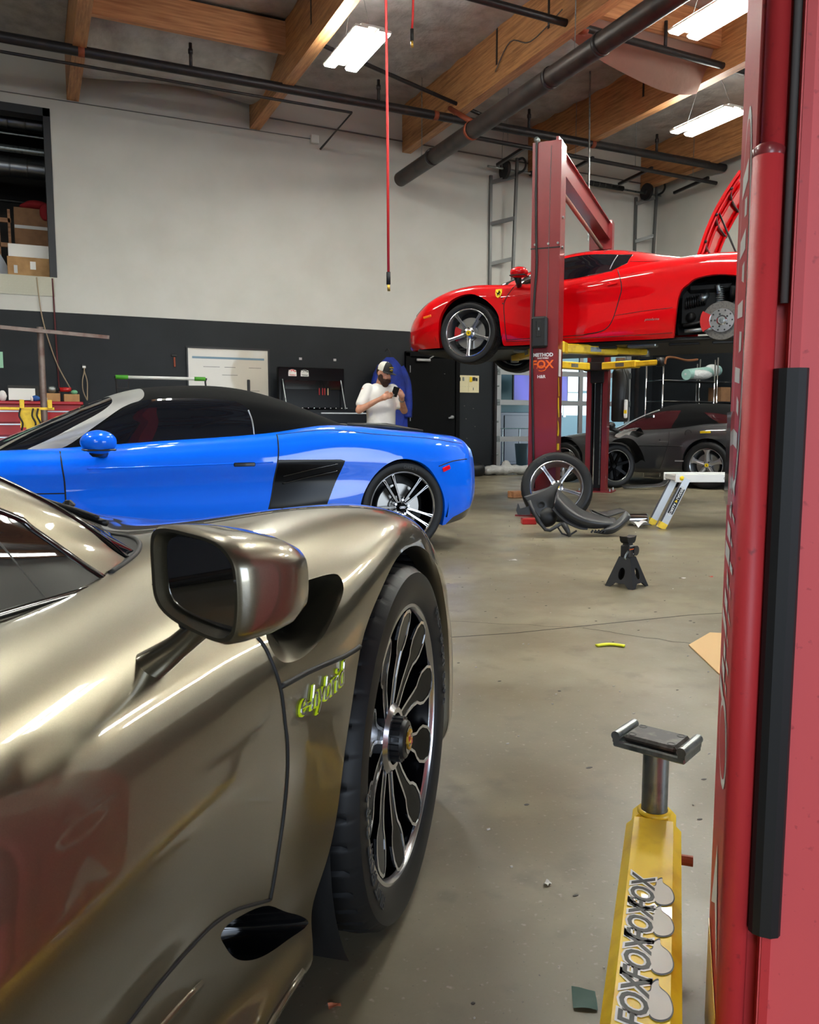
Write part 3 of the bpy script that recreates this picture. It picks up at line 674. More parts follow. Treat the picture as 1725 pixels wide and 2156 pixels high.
def door_mirror(car):
    O = Vector((-.82, .9545, .815)); n = Vector((-.927, -.375, 0)); e = Vector((-.375, .927, 0)); up = Vector((0, 0, 1)); a, b = .0605, .0485
    def W(u, v, d): p = O + e * (u * a) + up * (v * b) - n * d + up * (-.04 * d); return Vector((p.x, -p.y, p.z))
    ol = smoothpoly([(-.98, .80), (-.70, 1.0), (-.1, .97), (.55, .86), (.9, .58), (1.0, .2), (1.0, -.4), (.9, -.85), (.6, -1.03), (0, -.95), (-.62, -.75), (-.93, -.45), (-1.0, .1)], 6)
    N = len(ol); mb = MB()
    secs = [(1.0, 0.0, 0), (1.045, .004, 0), (1.055, .02, 0), (1.02, .05, .02), (.92, .080, .05), (.72, .104, .08), (.45, .117, .1), (.2, .122, .1)]
    vs = []
    for k, d, sh_ in secs: vs += [W(u * k + sh_, v * k, d) for u, v in ol]
    fs = [(j * N + i, j * N + (i + 1) % N, (j + 1) * N + (i + 1) % N, (j + 1) * N + i) for j in range(len(secs) - 1) for i in range(N)] + [tuple(range((len(secs) - 1) * N, len(secs) * N))]
    mb.add(vs, fs)
    inner = [(1.0, 0.0), (.93, .0005), (.90, .006), (.87, .022)]; vs = []
    for k, d in inner: vs += [W(u * k, v * k, d) for u, v in ol]
    mb.add(vs, [(j * N + i, j * N + (i + 1) % N, (j + 1) * N + (i + 1) % N, (j + 1) * N + i) for j in range(3) for i in range(N)])
    hs = mb.build('mirror_housing', m_umber, car, True, angle=60)
    mb = MB(); mb.add([W(u * .88, v * .88, .021) for u, v in ol], [tuple(range(N))]); mb.build('mirror_recess', m_black, hs)
    mb = MB(); g = [(u * .835 + .035, v * .835 - .005) for u, v in ol]
    mb.add([W(u, v, .0160 + .0075 * u) for u, v in g] + [W(u, v, .0205 + .0075 * u) for u, v in g], [tuple(range(N)), tuple(range(2 * N - 1, N - 1, -1))] + [(i, (i + 1) % N, N + (i + 1) % N, N + i) for i in range(N)])
    mb.build('mirror_glass', M('mirror_silver', (.86, .86, .85), .015, metal=1.0), hs)
    mb = MB(); mt = M('mirror_lettering', S(120, 116, 108), .5)
    f = lambda x, y, z: W(x / a - .06, y / b - .46, .0157 + .0075 * (x / a + .03) - z); mb.text('OBJECTS IN MIRROR ARE CLOSER', .0052, f, ext=.0002)
    f2 = lambda x, y, z: W(x / a - .02, y / b - .62, .0157 + .0075 * (x / a + .06) - z); mb.text('THAN THEY APPEAR', .0052, f2, ext=.0002); mb.build('mirror_lettering', mt, hs)
    p0 = W(-.30, -.72, .045); p1 = porsche_sh.p3([-.745], [6.22], -.02)[0]
    pv = Vector(p1); sp_ = smoothpoly([p0, p0 + (pv - p0) * .5 + Vector((0, 0, -.003)), pv, pv + (pv - p0) * .45], 6, False); ra_ = np.interp(np.linspace(0, 3, len(sp_)), [0, 1, 2, 3], [.012, .013, .020, .034])
    MB().tube(sp_, list(ra_), 24).build('mirror_stalk', m_umber, car, True)
    MB().tube([W(-.6, -.78, .02), W(-.55, -.92, .04)], [.014, .010], 10).build('stalk_base', m_black, hs, True)
door_mirror(porsche_car)
# ------------------------------------------------------------------ blue convertible
m_blue = M('azure_blue_paint', S(0, 100, 250), .4, spec=.1, coat=1.0, coatior=1.42, mix=[(2500, 2, S(0, 120, 255), .42, .66)])
m_redp = M('red_car_paint', S(208, 0, 10), .4, metal=.0, coat=1.0, spec=.1, coatior=1.42)
m_fabric = M('black_soft_top_fabric', S(9, 9, 10), .9, spec=.15, bump=(500, .25, .002))
m_gunm = paint('gunmetal_paint', S(58, 58, 60), S(68, 68, 70), .6, .42)
m_redlens = M('red_lens', S(214, 12, 30), .15, coat=.5, emit=(.5, .0, .01), es=.15)
m_amber = M('amber_lens', S(240, 120, 20), .2, coat=.5)
def pt(sh, s_, z, off=0.0): return Vector(sh.p3([s_], [sh.tz(s_, z)], off)[0])
def well(root, s0, zc, r, w0, w1, side, name='wheel_well', nseg=36):
    mb = MB(); vs = []
    for i in range(nseg + 1):
        a = R(-15 + 210 * i / nseg)
        for w_ in (w0, w1): vs.append((s0 + r * math.cos(a), side * w_, zc + r * math.sin(a)))
    mb.add(vs, [(2 * i, 2 * i + 2, 2 * i + 3, 2 * i + 1) for i in range(nseg)])
    mb.add([(s0 + r * 1.1 * math.cos(math.pi * i / 12), side * w1, (zc - .12 if i in (0, 12) else zc) + r * 1.1 * math.sin(math.pi * i / 12)) for i in range(13)], [tuple(range(13))])
    return mb.build(name, m_black, root, True)
def circ(s0, zc, r, n=24, a0=-10, a1=190): return [(s0 + r * math.cos(R(a0 + (a1 - a0) * i / n)), zc + r * math.sin(R(a0 + (a1 - a0) * i / n))) for i in range(n + 1)]
def arch_poly(sh, pts):
    a = sh.sz(sorted(pts, key=lambda p: p[0])); a = smoothpoly(a, 3, False); return [(a[0][0], -.5)] + a + [(a[-1][0], -.5)]
def car_mirror(root, c, r, mat, foot, name='door_mirror'):
    mb = MB(); mb.ell(c, r, None, 24, 16); mb.box((c[0] - r[0] * .35, c[1], c[2]), (r[0] * .9, r[1] * 1.5, r[2] * 1.4), bev=.02)
    o = soft(mb, name, mat, root, .012, 8)
    MB().tube([(c[0] + r[0] * .2, c[1] - .01, c[2] - r[2] * .7), ((c[0] + foot[0]) / 2, (c[1] + foot[1]) / 2, foot[2] + .015), foot], [.04, .032, .035], 10).build('mirror_foot', m_blackp, o, True)
    MB().box((c[0], c[1], c[2] - r[2] * .62), (r[0] * 1.7, r[1] * 1.6, .012), bev=.004).build('mirror_trim', m_blackp, o)
    return o

def blue_car():
    car = empty('blue_convertible', (2.471, 6.424, 0), R(182), 'bright blue convertible with black soft top and silver windshield frame', 'car')
    st = [
     (-.80, [(.60,.30),(.64,.36),(.66,.44),(.66,.52),(.65,.62),(.62,.72),(.55,.79),(.3,.81),(0,.82)]),
     (-.66, [(.76,.24),(.81,.32),(.83,.42),(.83,.54),(.81,.67),(.76,.79),(.66,.855),(.4,.875),(0,.88)]),
     (-.45, [(.86,.20),(.90,.29),(.92,.42),(.92,.56),(.905,.70),(.86,.82),(.76,.885),(.42,.905),(0,.91)]),
     (0,    [(.90,.17),(.94,.25),(.962,.42),(.965,.58),(.96,.74),(.92,.86),(.81,.925),(.45,.94),(0,.945)]),
     (.5,   [(.90,.16),(.94,.24),(.95,.42),(.94,.58),(.945,.72),(.925,.86),(.83,.955),(.5,.97),(0,.975)]),
     (1.0,  [(.89,.15),(.93,.23),(.935,.40),(.915,.58),(.935,.71),(.905,.83),(.82,.905),(.5,.93),(0,.94)]),
     (1.7,  [(.88,.15),(.92,.23),(.925,.40),(.905,.57),(.93,.69),(.90,.795),(.80,.862),(.45,.88),(0,.89)]),
     (2.3,  [(.89,.15),(.93,.23),(.935,.40),(.92,.57),(.94,.67),(.905,.765),(.80,.82),(.45,.84),(0,.85)]),
     (2.88, [(.90,.16),(.95,.25),(.965,.42),(.965,.56),(.955,.68),(.90,.765),(.76,.795),(.4,.75),(0,.74)]),
     (3.4,  [(.86,.2),(.90,.27),(.91,.4),(.90,.5),(.86,.58),(.78,.65),(.62,.68),(.35,.65),(0,.64)]),
     (3.82, [(.5,.25),(.55,.32),(.56,.4),(.54,.46),(.5,.5),(.44,.53),(.34,.55),(.2,.56),(0,.56)])]
    ct = [
     (.26, [(.68,.90),(.62,.94),(.52,.955),(.3,.97),(0,.975)]),
     (.5,  [(.77,.90),(.72,.965),(.62,1.02),(.38,1.06),(0,1.07)]),
     (.8,  [(.80,.88),(.765,.99),(.68,1.09),(.42,1.165),(0,1.18)]),
     (1.1, [(.81,.86),(.78,1.01),(.71,1.14),(.45,1.228),(0,1.243)]),
     (1.5, [(.81,.84),(.78,1.0),(.72,1.155),(.46,1.238),(0,1.253)]),
     (1.85,[(.80,.82),(.765,.98),(.71,1.125),(.45,1.195),(0,1.21)]),
     (2.1, [(.79,.80),(.755,.92),(.70,1.03),(.43,1.10),(0,1.115)]),
     (2.45,[(.78,.78),(.75,.84),(.70,.89),(.42,.945),(0,.96)]),
     (2.75,[(.74,.76),(.72,.775),(.67,.79),(.4,.815),(0,.83)]),
     (2.95,[(.5,.72),(.49,.725),(.46,.73),(.3,.735),(0,.74)])]
    sh = Shell(st, 1); cb = Shell(ct, 1)
    rear = [(.365,.1),(.36,.3),(.348,.409),(.314,.498),(.237,.607),(.137,.685),(.019,.718),(-.104,.701),(-.209,.645),(-.292,.538),(-.355,.401),(-.369,.261),(-.372,.1)]
    front = circ(2.88, .35, .37)
    blade = sh.sz([(.965,.728),(.50,.722),(.468,.712),(.48,.68),(.514,.611),(.607,.41),(.66,.26),(1.08,.26),(1.05,.346),(1.0,.53)])
    fs_ = sh.sz([(2.345,.845),(2.345,.75),(2.333,.62),(2.33,.455),(2.33,.26)]); rs_ = sh.sz([(1.08,.25),(1.05,.346),(1.0,.53),(.97,.70),(.955,.80),(.945,.90)])
    door = fs_ + rs_ + [(1.5, 6.1), (2.0, 6.1)]
    diff = sh.sz([(-.9,.0),(-.9,.335),(-.62,.30),(-.47,.25),(-.40,.15),(-.40,.0)])
    ss = np.concatenate([np.arange(-.80, 2.5, .0115), np.arange(2.5, 3.82, .03)]); tt = np.arange(0, 8.001, .06)
    shell_objs(sh, ss, tt, [(None, arch_poly(sh, rear)), (None, arch_poly(sh, front)), ('side_blade', blade), ('door', door), ('rear_diffuser', diff)], {'body': m_blue, 'side_blade': M('blade_black', S(5, 5, 6), .12, spec=.12), 'door': m_blue, 'rear_diffuser': m_blackg}, car)
    for p in (fs_, rs_): seam(sh, p, .005, m_seam, car, n=4)
    seam(sh, sh.sz([(2.33, .545), (2.52, .55)]), .004, m_seam, car, n=3); seam(sh, sh.sz([(-.30, .655), (-.45, .69), (-.62, .70)]), .004, m_seam, car)
    seam(sh, sh.sz([(.945, .90), (.70, .925), (.5, .93), (.2, .9), (-.3, .86), (-.6, .82)]), .003, m_seam, car)
    rim_strip(sh, sh.sz(sorted(rear)), .05, m_blue, car, 'arch_lip', roll=.01)
    well(car, 0, .36, .40, .93, .60, 1); well(car, 2.88, .36, .40, .93, .60, 1)
    # gloss ridges added to catch the curved reflection band in the side blade
    for z in (.66, .61): seam(sh, sh.sz([(.93, z - .05), (.7, z), (.53, z + .03)]), .006, m_blackg, car, 'blade_glint_ridge', off=.004)
    # character crease, handle, marker
    seam(sh, sh.sz([(2.2, .695), (1.7, .70), (1.0, .712)]), .006, m_blue, car, 'body_crease', off=-.002)
    p = pt(sh, 1.20, .70, .002); MB().box(p, (.15, .012, .028), bev=.006).build('door_handle', m_blackg, car)
    p = pt(sh, -.375, .636, .001); MB().box(p, (.085, .012, .034), Matrix.Rotation(.28, 3, 'Y') @ Matrix.Rotation(.35, 3, 'Z'), bev=.004).build('side_marker', m_redlens, car)
    # tail lamps
    for sd in (1, -1): MB().box((-.765, sd * .52, .70), (.05, .34, .07), Matrix.Rotation(-sd * .55, 3, 'Z'), bev=.01).build('tail_lamp', m_redlens, car)
    MB().box((-.78, 0, .55), (.04, 1.0, .16), bev=.01).build('tail_grille', m_blackg, car)
    cap_end(sh, -.80, m_blue, car, 'tail_panel'); cap_end(sh, 3.82, m_blackp, car, 'nose_panel')
    # cabin
    lo = cb.sz([(2.40, .80), (2.30, .835), (2.15, .94), (1.99, 1.055), (1.90, 1.105)]) + [(1.83, 2.02), (1.79, 2.5), (1.765, 4.1)]
    up = [(2.60, .1), (2.50, 1.0), (2.30, 1.72), (2.12, 2.05), (2.02, 2.35), (1.985, 2.8), (1.97, 4.1)]
    lo2 = smoothpoly(lo, 4, False); up2 = smoothpoly(up, 4, False)
    frame = lo2 + up2[::-1]; ws = up2 + [(2.97, 4.2), (2.97, -.2), (2.60, -.2)]
    win = cb.sz([(2.28, .80), (2.13, .935), (1.98, 1.045), (1.86, 1.115), (1.70, 1.142), (1.515, 1.148), (1.30, 1.142), (1.19, 1.125), (1.125, 1.08), (1.10, 1.0), (1.092, .90)]); win = smoothpoly(win, 3, False) + [(1.092, -.2), (2.30, -.2)]
    ss = np.arange(.26, 2.951, .012); tt = np.arange(0, 4.001, .04)
    shell_objs(cb, ss, tt, [('side_window', win), ('windshield_frame', frame), ('windshield', ws)], {'soft_top': m_fabric, 'side_window': m_darkglass, 'windshield_frame': M('frame_silver', S(198, 198, 196), .3, metal=.6, coat=.4), 'windshield': m_darkglass}, car, 'soft_top', True, ('soft_top', 'windshield', 'windshield_frame'))
    seam(cb, cb.sz([(1.12, 1.07), (1.10, 1.0), (1.092, .90)]), .006, m_alu, car, 'window_trim')
    seam(cb, [(2.33, .12), (1.9, .05), (1.09, .06)], .006, m_blackg, car, 'belt_trim')
    # rear deck vents
    mb = MB()
    for sd in (1, -1): MB().tube([(.22, sd * .40, .967), (-.1, sd * .44, .954), (-.42, sd * .46, .917)], [.02, .03, .012], 8).build('deck_vent', m_blackp, car, True)
    car_mirror(car, (2.14, 1.06, .862), (.11, .095, .075), m_blue, (2.10, .90, .79))
    make_wheel(car, (0, .945, .352), 1, .352, .276, .30, 'double', rot=62, letter=[('P ZERO', 100, .034), ('P ZERO', 280, .034)], caliper=None)
    make_wheel(car, (2.88, .945, .352), 1, .352, .276, .25, 'double', rot=40)
    for s_ in (0, 2.88): make_wheel(car, (s_, -.945, .352), -1, .352, .276, .25, 'plain', disc=False)
    MB().box((1.35, 0, .2), (3.6, 1.3, .1)).build('floor_pan', m_black, car); MB().box((1.5, 0, .5), (1.7, 1.3, .6)).build('cabin_tub', m_black, car)
    return car
blue_car()

# ------------------------------------------------------------------ red car on the lift
def red_car():
    car = empty('red_sports_car', (5.350, 8.896, 1.753), R(129.1), 'glossy red coupe raised on a two-post lift, rear wheel removed', 'car')
    st = [
     (1.0,  [(.3,.16),(.34,.2),(.36,.26),(.36,.32),(.35,.37),(.32,.41),(.26,.44),(.15,.45),(0,.455)]),
     (.8,   [(.62,.13),(.69,.18),(.72,.27),(.72,.36),(.69,.43),(.63,.49),(.5,.53),(.3,.53),(0,.53)]),
     (.55,  [(.82,.12),(.87,.2),(.905,.3),(.91,.42),(.89,.53),(.83,.62),(.69,.665),(.42,.62),(0,.6)]),
     (.3,   [(.87,.12),(.91,.2),(.935,.32),(.945,.48),(.935,.62),(.87,.715),(.73,.755),(.45,.68),(0,.65)]),
     (0,    [(.87,.12),(.91,.2),(.945,.34),(.955,.52),(.95,.68),(.89,.765),(.75,.798),(.46,.73),(0,.70)]),
     (-.4,  [(.87,.11),(.90,.18),(.93,.32),(.935,.50),(.93,.65),(.89,.745),(.76,.785),(.5,.77),(0,.76)]),
     (-1.0, [(.87,.11),(.90,.17),(.90,.30),(.885,.48),(.915,.62),(.89,.715),(.80,.77),(.5,.80),(0,.81)]),
     (-1.6, [(.87,.11),(.91,.17),(.93,.32),(.925,.50),(.945,.66),(.92,.77),(.83,.835),(.5,.87),(0,.88)]),
     (-2.1, [(.88,.11),(.92,.18),(.955,.34),(.96,.52),(.965,.70),(.935,.82),(.82,.90),(.5,.92),(0,.92)]),
     (-2.65,[(.88,.13),(.92,.2),(.965,.36),(.97,.54),(.965,.74),(.92,.87),(.80,.925),(.5,.93),(0,.92)]),
     (-3.1, [(.84,.2),(.88,.28),(.92,.4),(.93,.55),(.92,.72),(.87,.84),(.76,.89),(.45,.9),(0,.9)]),
     (-3.45,[(.7,.3),(.74,.36),(.77,.46),(.77,.56),(.76,.68),(.72,.78),(.62,.83),(.36,.85),(0,.85)])]
    ct = [
     (-.05, [(.5,.70),(.49,.705),(.46,.71),(.3,.72),(0,.73)]),
     (-.2,  [(.66,.75),(.64,.765),(.60,.78),(.36,.82),(0,.835)]),
     (-.55, [(.76,.765),(.70,.84),(.62,.905),(.38,.98),(0,1.0)]),
     (-.92, [(.78,.77),(.72,.90),(.63,1.025),(.38,1.115),(0,1.135)]),
     (-1.2, [(.79,.775),(.72,.93),(.63,1.06),(.38,1.145),(0,1.165)]),
     (-1.5, [(.80,.80),(.73,.94),(.62,1.055),(.37,1.135),(0,1.155)]),
     (-1.75,[(.81,.82),(.735,.94),(.62,1.03),(.36,1.095),(0,1.11)]),
     (-2.1, [(.80,.86),(.72,.93),(.59,.98),(.33,1.015),(0,1.025)]),
     (-2.45,[(.74,.88),(.66,.91),(.53,.925),(.3,.94),(0,.945)])]
    sh = Shell(st, 1); cb = Shell(ct, 1)
    fa = [(.37,.0),(.363,.164),(.352,.385),(.291,.536),(.182,.638),(.015,.688),(-.127,.66),(-.268,.565),(-.362,.431),(-.387,.238),(-.40,.13),(-.41,.0)]
    ra = [(-2.206,.0),(-2.206,.107),(-2.206,.379),(-2.25,.492),(-2.339,.62),(-2.447,.678),(-2.682,.687),(-2.9,.62),(-3.03,.48),(-3.08,.30),(-3.09,.1)]
    ds = sh.sz([(-.445,.17),(-.435,.35),(-.422,.534),(-.455,.63),(-.50,.70),(-.56,.775)]); dr = sh.sz([(-1.62,.84),(-1.671,.73),(-1.69,.63),(-1.667,.532),(-1.593,.298),(-1.493,.212),(-1.30,.185)])
    door = ds + [(-1.0, 6.2), (-1.5, 6.2)] + dr + sh.sz([(-1.075,.178),(-.7,.174)])
    ss = np.concatenate([np.arange(-3.45, .62, .0125), np.arange(.62, 1.001, .02)]); tt = np.arange(0, 8.001, .07)
    shell_objs(sh, ss, tt, [(None, arch_poly(sh, fa)), (None, arch_poly(sh, ra)), ('door', door)], {'body': m_redp, 'door': m_redp}, car)
    seam(sh, ds, .005, m_seam, car, n=4); seam(sh, dr, .005, m_seam, car, n=4); seam(sh, sh.sz([(-1.30,.183),(-.8,.176),(-.44,.172)]), .004, m_seam, car)
    seam(sh, sh.sz([(-1.62,.36),(-1.9,.385),(-2.2,.40)]), .003, m_seam, car); seam(sh, sh.sz([(-.44, .155), (-1.2, .152), (-2.2, .16)]), .003, m_seam, car)
    rim_strip(sh, sh.sz(sorted(fa)), .06, m_redp, car, 'arch_lip', roll=.008); rim_strip(sh, sh.sz(sorted(ra)), .05, m_redp, car, 'arch_lip', roll=.008)
    well(car, 0, .30, .41, .92, .55, 1); well(car, -2.65, .30, .47, .90, .45, 1)
    # far side wheels and the front-left wheel
    make_wheel(car, (0, .93, .267), 1, .342, .272, .245, 'star', rot=126, caliper=0)
    make_wheel(car, (0, -.93, .267), -1, .342, .272, .245, 'star', rot=20)
    # bare rear hub: disc, bell, caliper and running gear in the open arch
    hub = Vector((-2.65, .80, .27)); mb = MB(); mb.lathe([(.10, .0), (.188, .0), (.188, -.032), (.10, -.032)], 64, c=hub, closed=True); dk = mb.build('brake_disc', M('carbon_disc', S(92, 88, 84), .55, mix=[(60, 2, S(60, 58, 56), .5, .7)]), car, True, angle=30)
    mb = MB(); mb.lathe([(0, .035), (.035, .035), (.05, .022), (.115, .020), (.122, .002)], 48, c=hub); mb.build('disc_bell', m_rimsil, dk, True, angle=30)
    for i in range(10):
        a = 2 * math.pi * i / 10; c = hub + Vector((.098 * math.cos(a), .022, .098 * math.sin(a))); MB().cyl(c, c + Vector((0, .006, 0)), .008, 8).build('bell_bolt', m_black, dk)
    for i in range(5):
        a = 2 * math.pi * i / 5; c = hub + Vector((.062 * math.cos(a), .02, .062 * math.sin(a))); MB().cyl(c, c + Vector((0, .008, 0)), .009, 8).build('lug_hole', m_black, dk)
    MB().cyl(hub + Vector((0, .03, 0)), hub + Vector((0, .06, 0)), .024, 14).build('hub_nut', m_steel, dk)
    mb = MB(); pl = [(.20 * math.cos(R(152 + 6 * i)) - .0, .20 * math.sin(R(152 + 6 * i))) for i in range(11)] + [(.115 * math.cos(R(212 - 6 * i)), .115 * math.sin(R(212 - 6 * i))) for i in range(11)]
    mb.prism([(-x, z) for x, z in pl], -.06, .045, lambda p, q, h: (hub.x + p, hub.y + h, hub.z + q)); mb.build('brake_caliper', m_cal_red, car)
    for k, (a, b, r, m) in enumerate([((-2.35, .72, .33), (-2.30, .40, .36), .05, m_blackp), ((-2.45, .78, .50), (-2.52, .45, .60), .035, m_steel), ((-2.60, .80, .62), (-2.63, .55, .38), .022, m_steel), ((-2.75, .82, .60), (-2.70, .5, .40), .03, m_blackp), ((-2.3, .8, .18), (-2.62, .78, .20), .022, m_steel), ((-2.28, .75, .24), (-2.6, .7, .30), .018, m_black), ((-2.9, .8, .35), (-2.7, .6, .3), .03, m_blackp)]):
        MB().cyl(a, b, r, 12).build(('half_shaft', 'suspension_arm', 'damper', 'suspension_arm', 'suspension_arm', 'brake_hose', 'suspension_arm')[k], m, car, True)
    mb = MB()
    for i in range(9): mb.lathe([(.045, -.008), (.062, 0), (.045, .008)], 20, c=(-2.30 - .022 * i, .70, .47 + .004 * i), axis='x')
    mb.build('ribbed_intake_hose', m_blackp, car, True)
    mb = MB()
    for i in range(10): mb.lathe([(.030, -.006), (.040, 0), (.030, .006)], 16, c=(-2.62, .74, .42 + .02 * i), axis='z')
    mb.build('coil_spring', m_steel, car, True)
    for k, (c, d) in enumerate([((-2.42, .5, .45), (.4, .3, .4)), ((-2.85, .5, .52), (.3, .3, .3)), ((-2.55, .6, .62), (.5, .2, .1))]): MB().box(c, d, bev=.03).build('engine_block', m_blackp, car)
    # underbody
    MB().box((-1.3, 0, .105), (4.0, 1.55, .05), bev=.02).build('underbody_pan', m_blackp, car)
    for i in range(7): MB().box((-.6 - .42 * i, .62, .07), (.3, .12, .035), Matrix.Rotation(.1 * (i % 3 - 1), 3, 'Z'), bev=.01).build('underbody_rail', m_steel if i % 3 == 0 else m_blackp, car)
    MB().box((-3.0, .2, .22), (.5, 1.1, .2), bev=.03).build('rear_undertray', m_blackp, car)
    # cabin
    win = smoothpoly(cb.sz([(-.50,.83),(-.72,.93),(-.90,1.005),(-1.05,1.04),(-1.28,1.053),(-1.5,1.035),(-1.62,1.018),(-1.735,1.01)]), 3, False) + cb.sz([(-1.74,1.0),(-1.70,.91),(-1.62,.875)]) + [(-1.54, .25), (-1.2, .15), (-.98, .12), (-.50, .12)]
    ws = [(-.04, -.2), (-.35, -.2), (-.42, 1.2), (-.58, 1.95), (-.80, 2.12), (-.96, 2.25), (-.99, 4.2), (-.04, 4.2)]
    ss = np.arange(-2.45, -.049, .0125); tt = np.arange(0, 4.001, .045)
    shell_objs(cb, ss, tt, [('side_window', win), ('windshield', ws)], {'body': m_redp, 'side_window': m_darkglass, 'windshield': m_darkglass}, car, mirror_join=('body', 'windshield'))
    seam(cb, win, .004, m_blackg, car, 'window_trim', sm=False); seam(cb, cb.sz([(-1.585, 1.015), (-1.53, .86)]), .005, m_alur, car, 'window_divider')
    for s_ in (-1.42, -1.68): seam(cb, [(s_, 2.05), (s_ - .01, 2.6), (s_ - .02, 4)], .0035, m_seam, car)
    seam(cb, cb.sz([(-1.72, .93), (-2.0, .905), (-2.35, .90)]), .0035, m_seam, car)
    cap_end(sh, 1.0, m_redp, car, 'nose_panel'); cap_end(sh, -3.45, m_blackp, car, 'tail_panel')
    # raised engine cover
    lid = MB(); A = Vector((-2.36, 0, .93)); dv = Vector((-.40, 0, .92)).normalized(); nv = Vector((.92, 0, .40)).normalized()
    def lf(u, v, o): w_ = (.60 - .10 * v) * (2 * u - 1); return A + dv * (.92 * v) + nv * (.05 * (1 - (2 * u - 1) ** 2) + .05 * math.sin(math.pi * v) + o) + Vector((0, w_, 0))
    lid.grid(lambda u, v: lf(u, v, 0), 16, 12); lid.grid(lambda u, v: lf(u, v, -.03), 16, 12)
    for v in (0, 1): lid.grid(lambda u, q: lf(u, v, -.03 * q), 16, 1)
    for u in (0, 1): lid.grid(lambda v, q: lf(u, v, -.03 * q), 12, 1)
    ec = lid.build('engine_cover', m_redp, car, True, angle=40)
    for u in (.04, .5, .96): MB().tube([lf(u, v / 10, -.045) for v in range(11)], .018, 6).build('cover_rib', m_redp, ec, True)
    for v in (.2, .5, .8): MB().tube([lf(u / 10, v, -.045) for u in range(11)], .016, 6).build('cover_rib', m_blackp, ec, True)
    MB().tube([(-2.75, .5, .93), tuple(lf(.9, .55, -.05))], .010, 8).build('gas_strut', m_blackp, ec)
    # badges, lamp, handle, mirror
    sp = pt(sh, -.359, .672, .002); mb = MB(); shd = [(-.036, .048), (.036, .048), (.038, .0), (.026, -.034), (0, -.056), (-.026, -.034), (-.038, 0)]
    tl = Matrix.Rotation(.28, 3, 'X'); mb.prism(shd, -.004, .004, lambda p, q, h: tl @ Vector((-p, h, q)) + sp); bd = mb.build('shield_badge', m_yellow_cap, car)
    MB().prism(HORSE(.068), .004, .006, lambda p, q, h: tl @ Vector((-p, h, q)) + sp).build('badge_horse', m_blackg, bd)
    p = pt(sh, .50, .47, .001); MB().box(p, (.11, .012, .026), Matrix.Rotation(.16, 3, 'Y') @ Matrix.Rotation(-.16, 3, 'Z'), bev=.004).build('side_marker', m_amber, car)
    p = pt(sh, -1.60, .672, .010); MB().box(p, (.10, .02, .016), Matrix.Rotation(.12, 3, 'Y'), bev=.005).build('door_handle', m_redp, car); MB().ell(p + Vector((.03, .0, .008)), (.016, .01, .018)).build('lock_cylinder', m_redp, car, True)
    p = pt(sh, -2.0, .30, .002); MB().text('pininfarina', .034, lambda x, y, z: (p.x - x, p.y + z, p.z + y), ext=.001, shear=.3).build('chrome_script', m_chrome, car)
    for q in ((-.40, .62), (-.41, .56)): MB().ell(pt(sh, *q), (.008, .005, .008)).build('wing_stud', m_black, car, True)
    car_mirror(car, (-.62, 1.02, .86), (.10, .10, .06), m_redp, (-.56, .84, .74))
    # head lamp
    seam(sh, [(.75, 5.2), (.5, 5.9), (.2, 6.3), (.02, 6.45)], .018, m_blackg, car, 'head_lamp', off=-.010)
    car.scale = (1.03, 1.03, 1.03)
    return car
red_car()

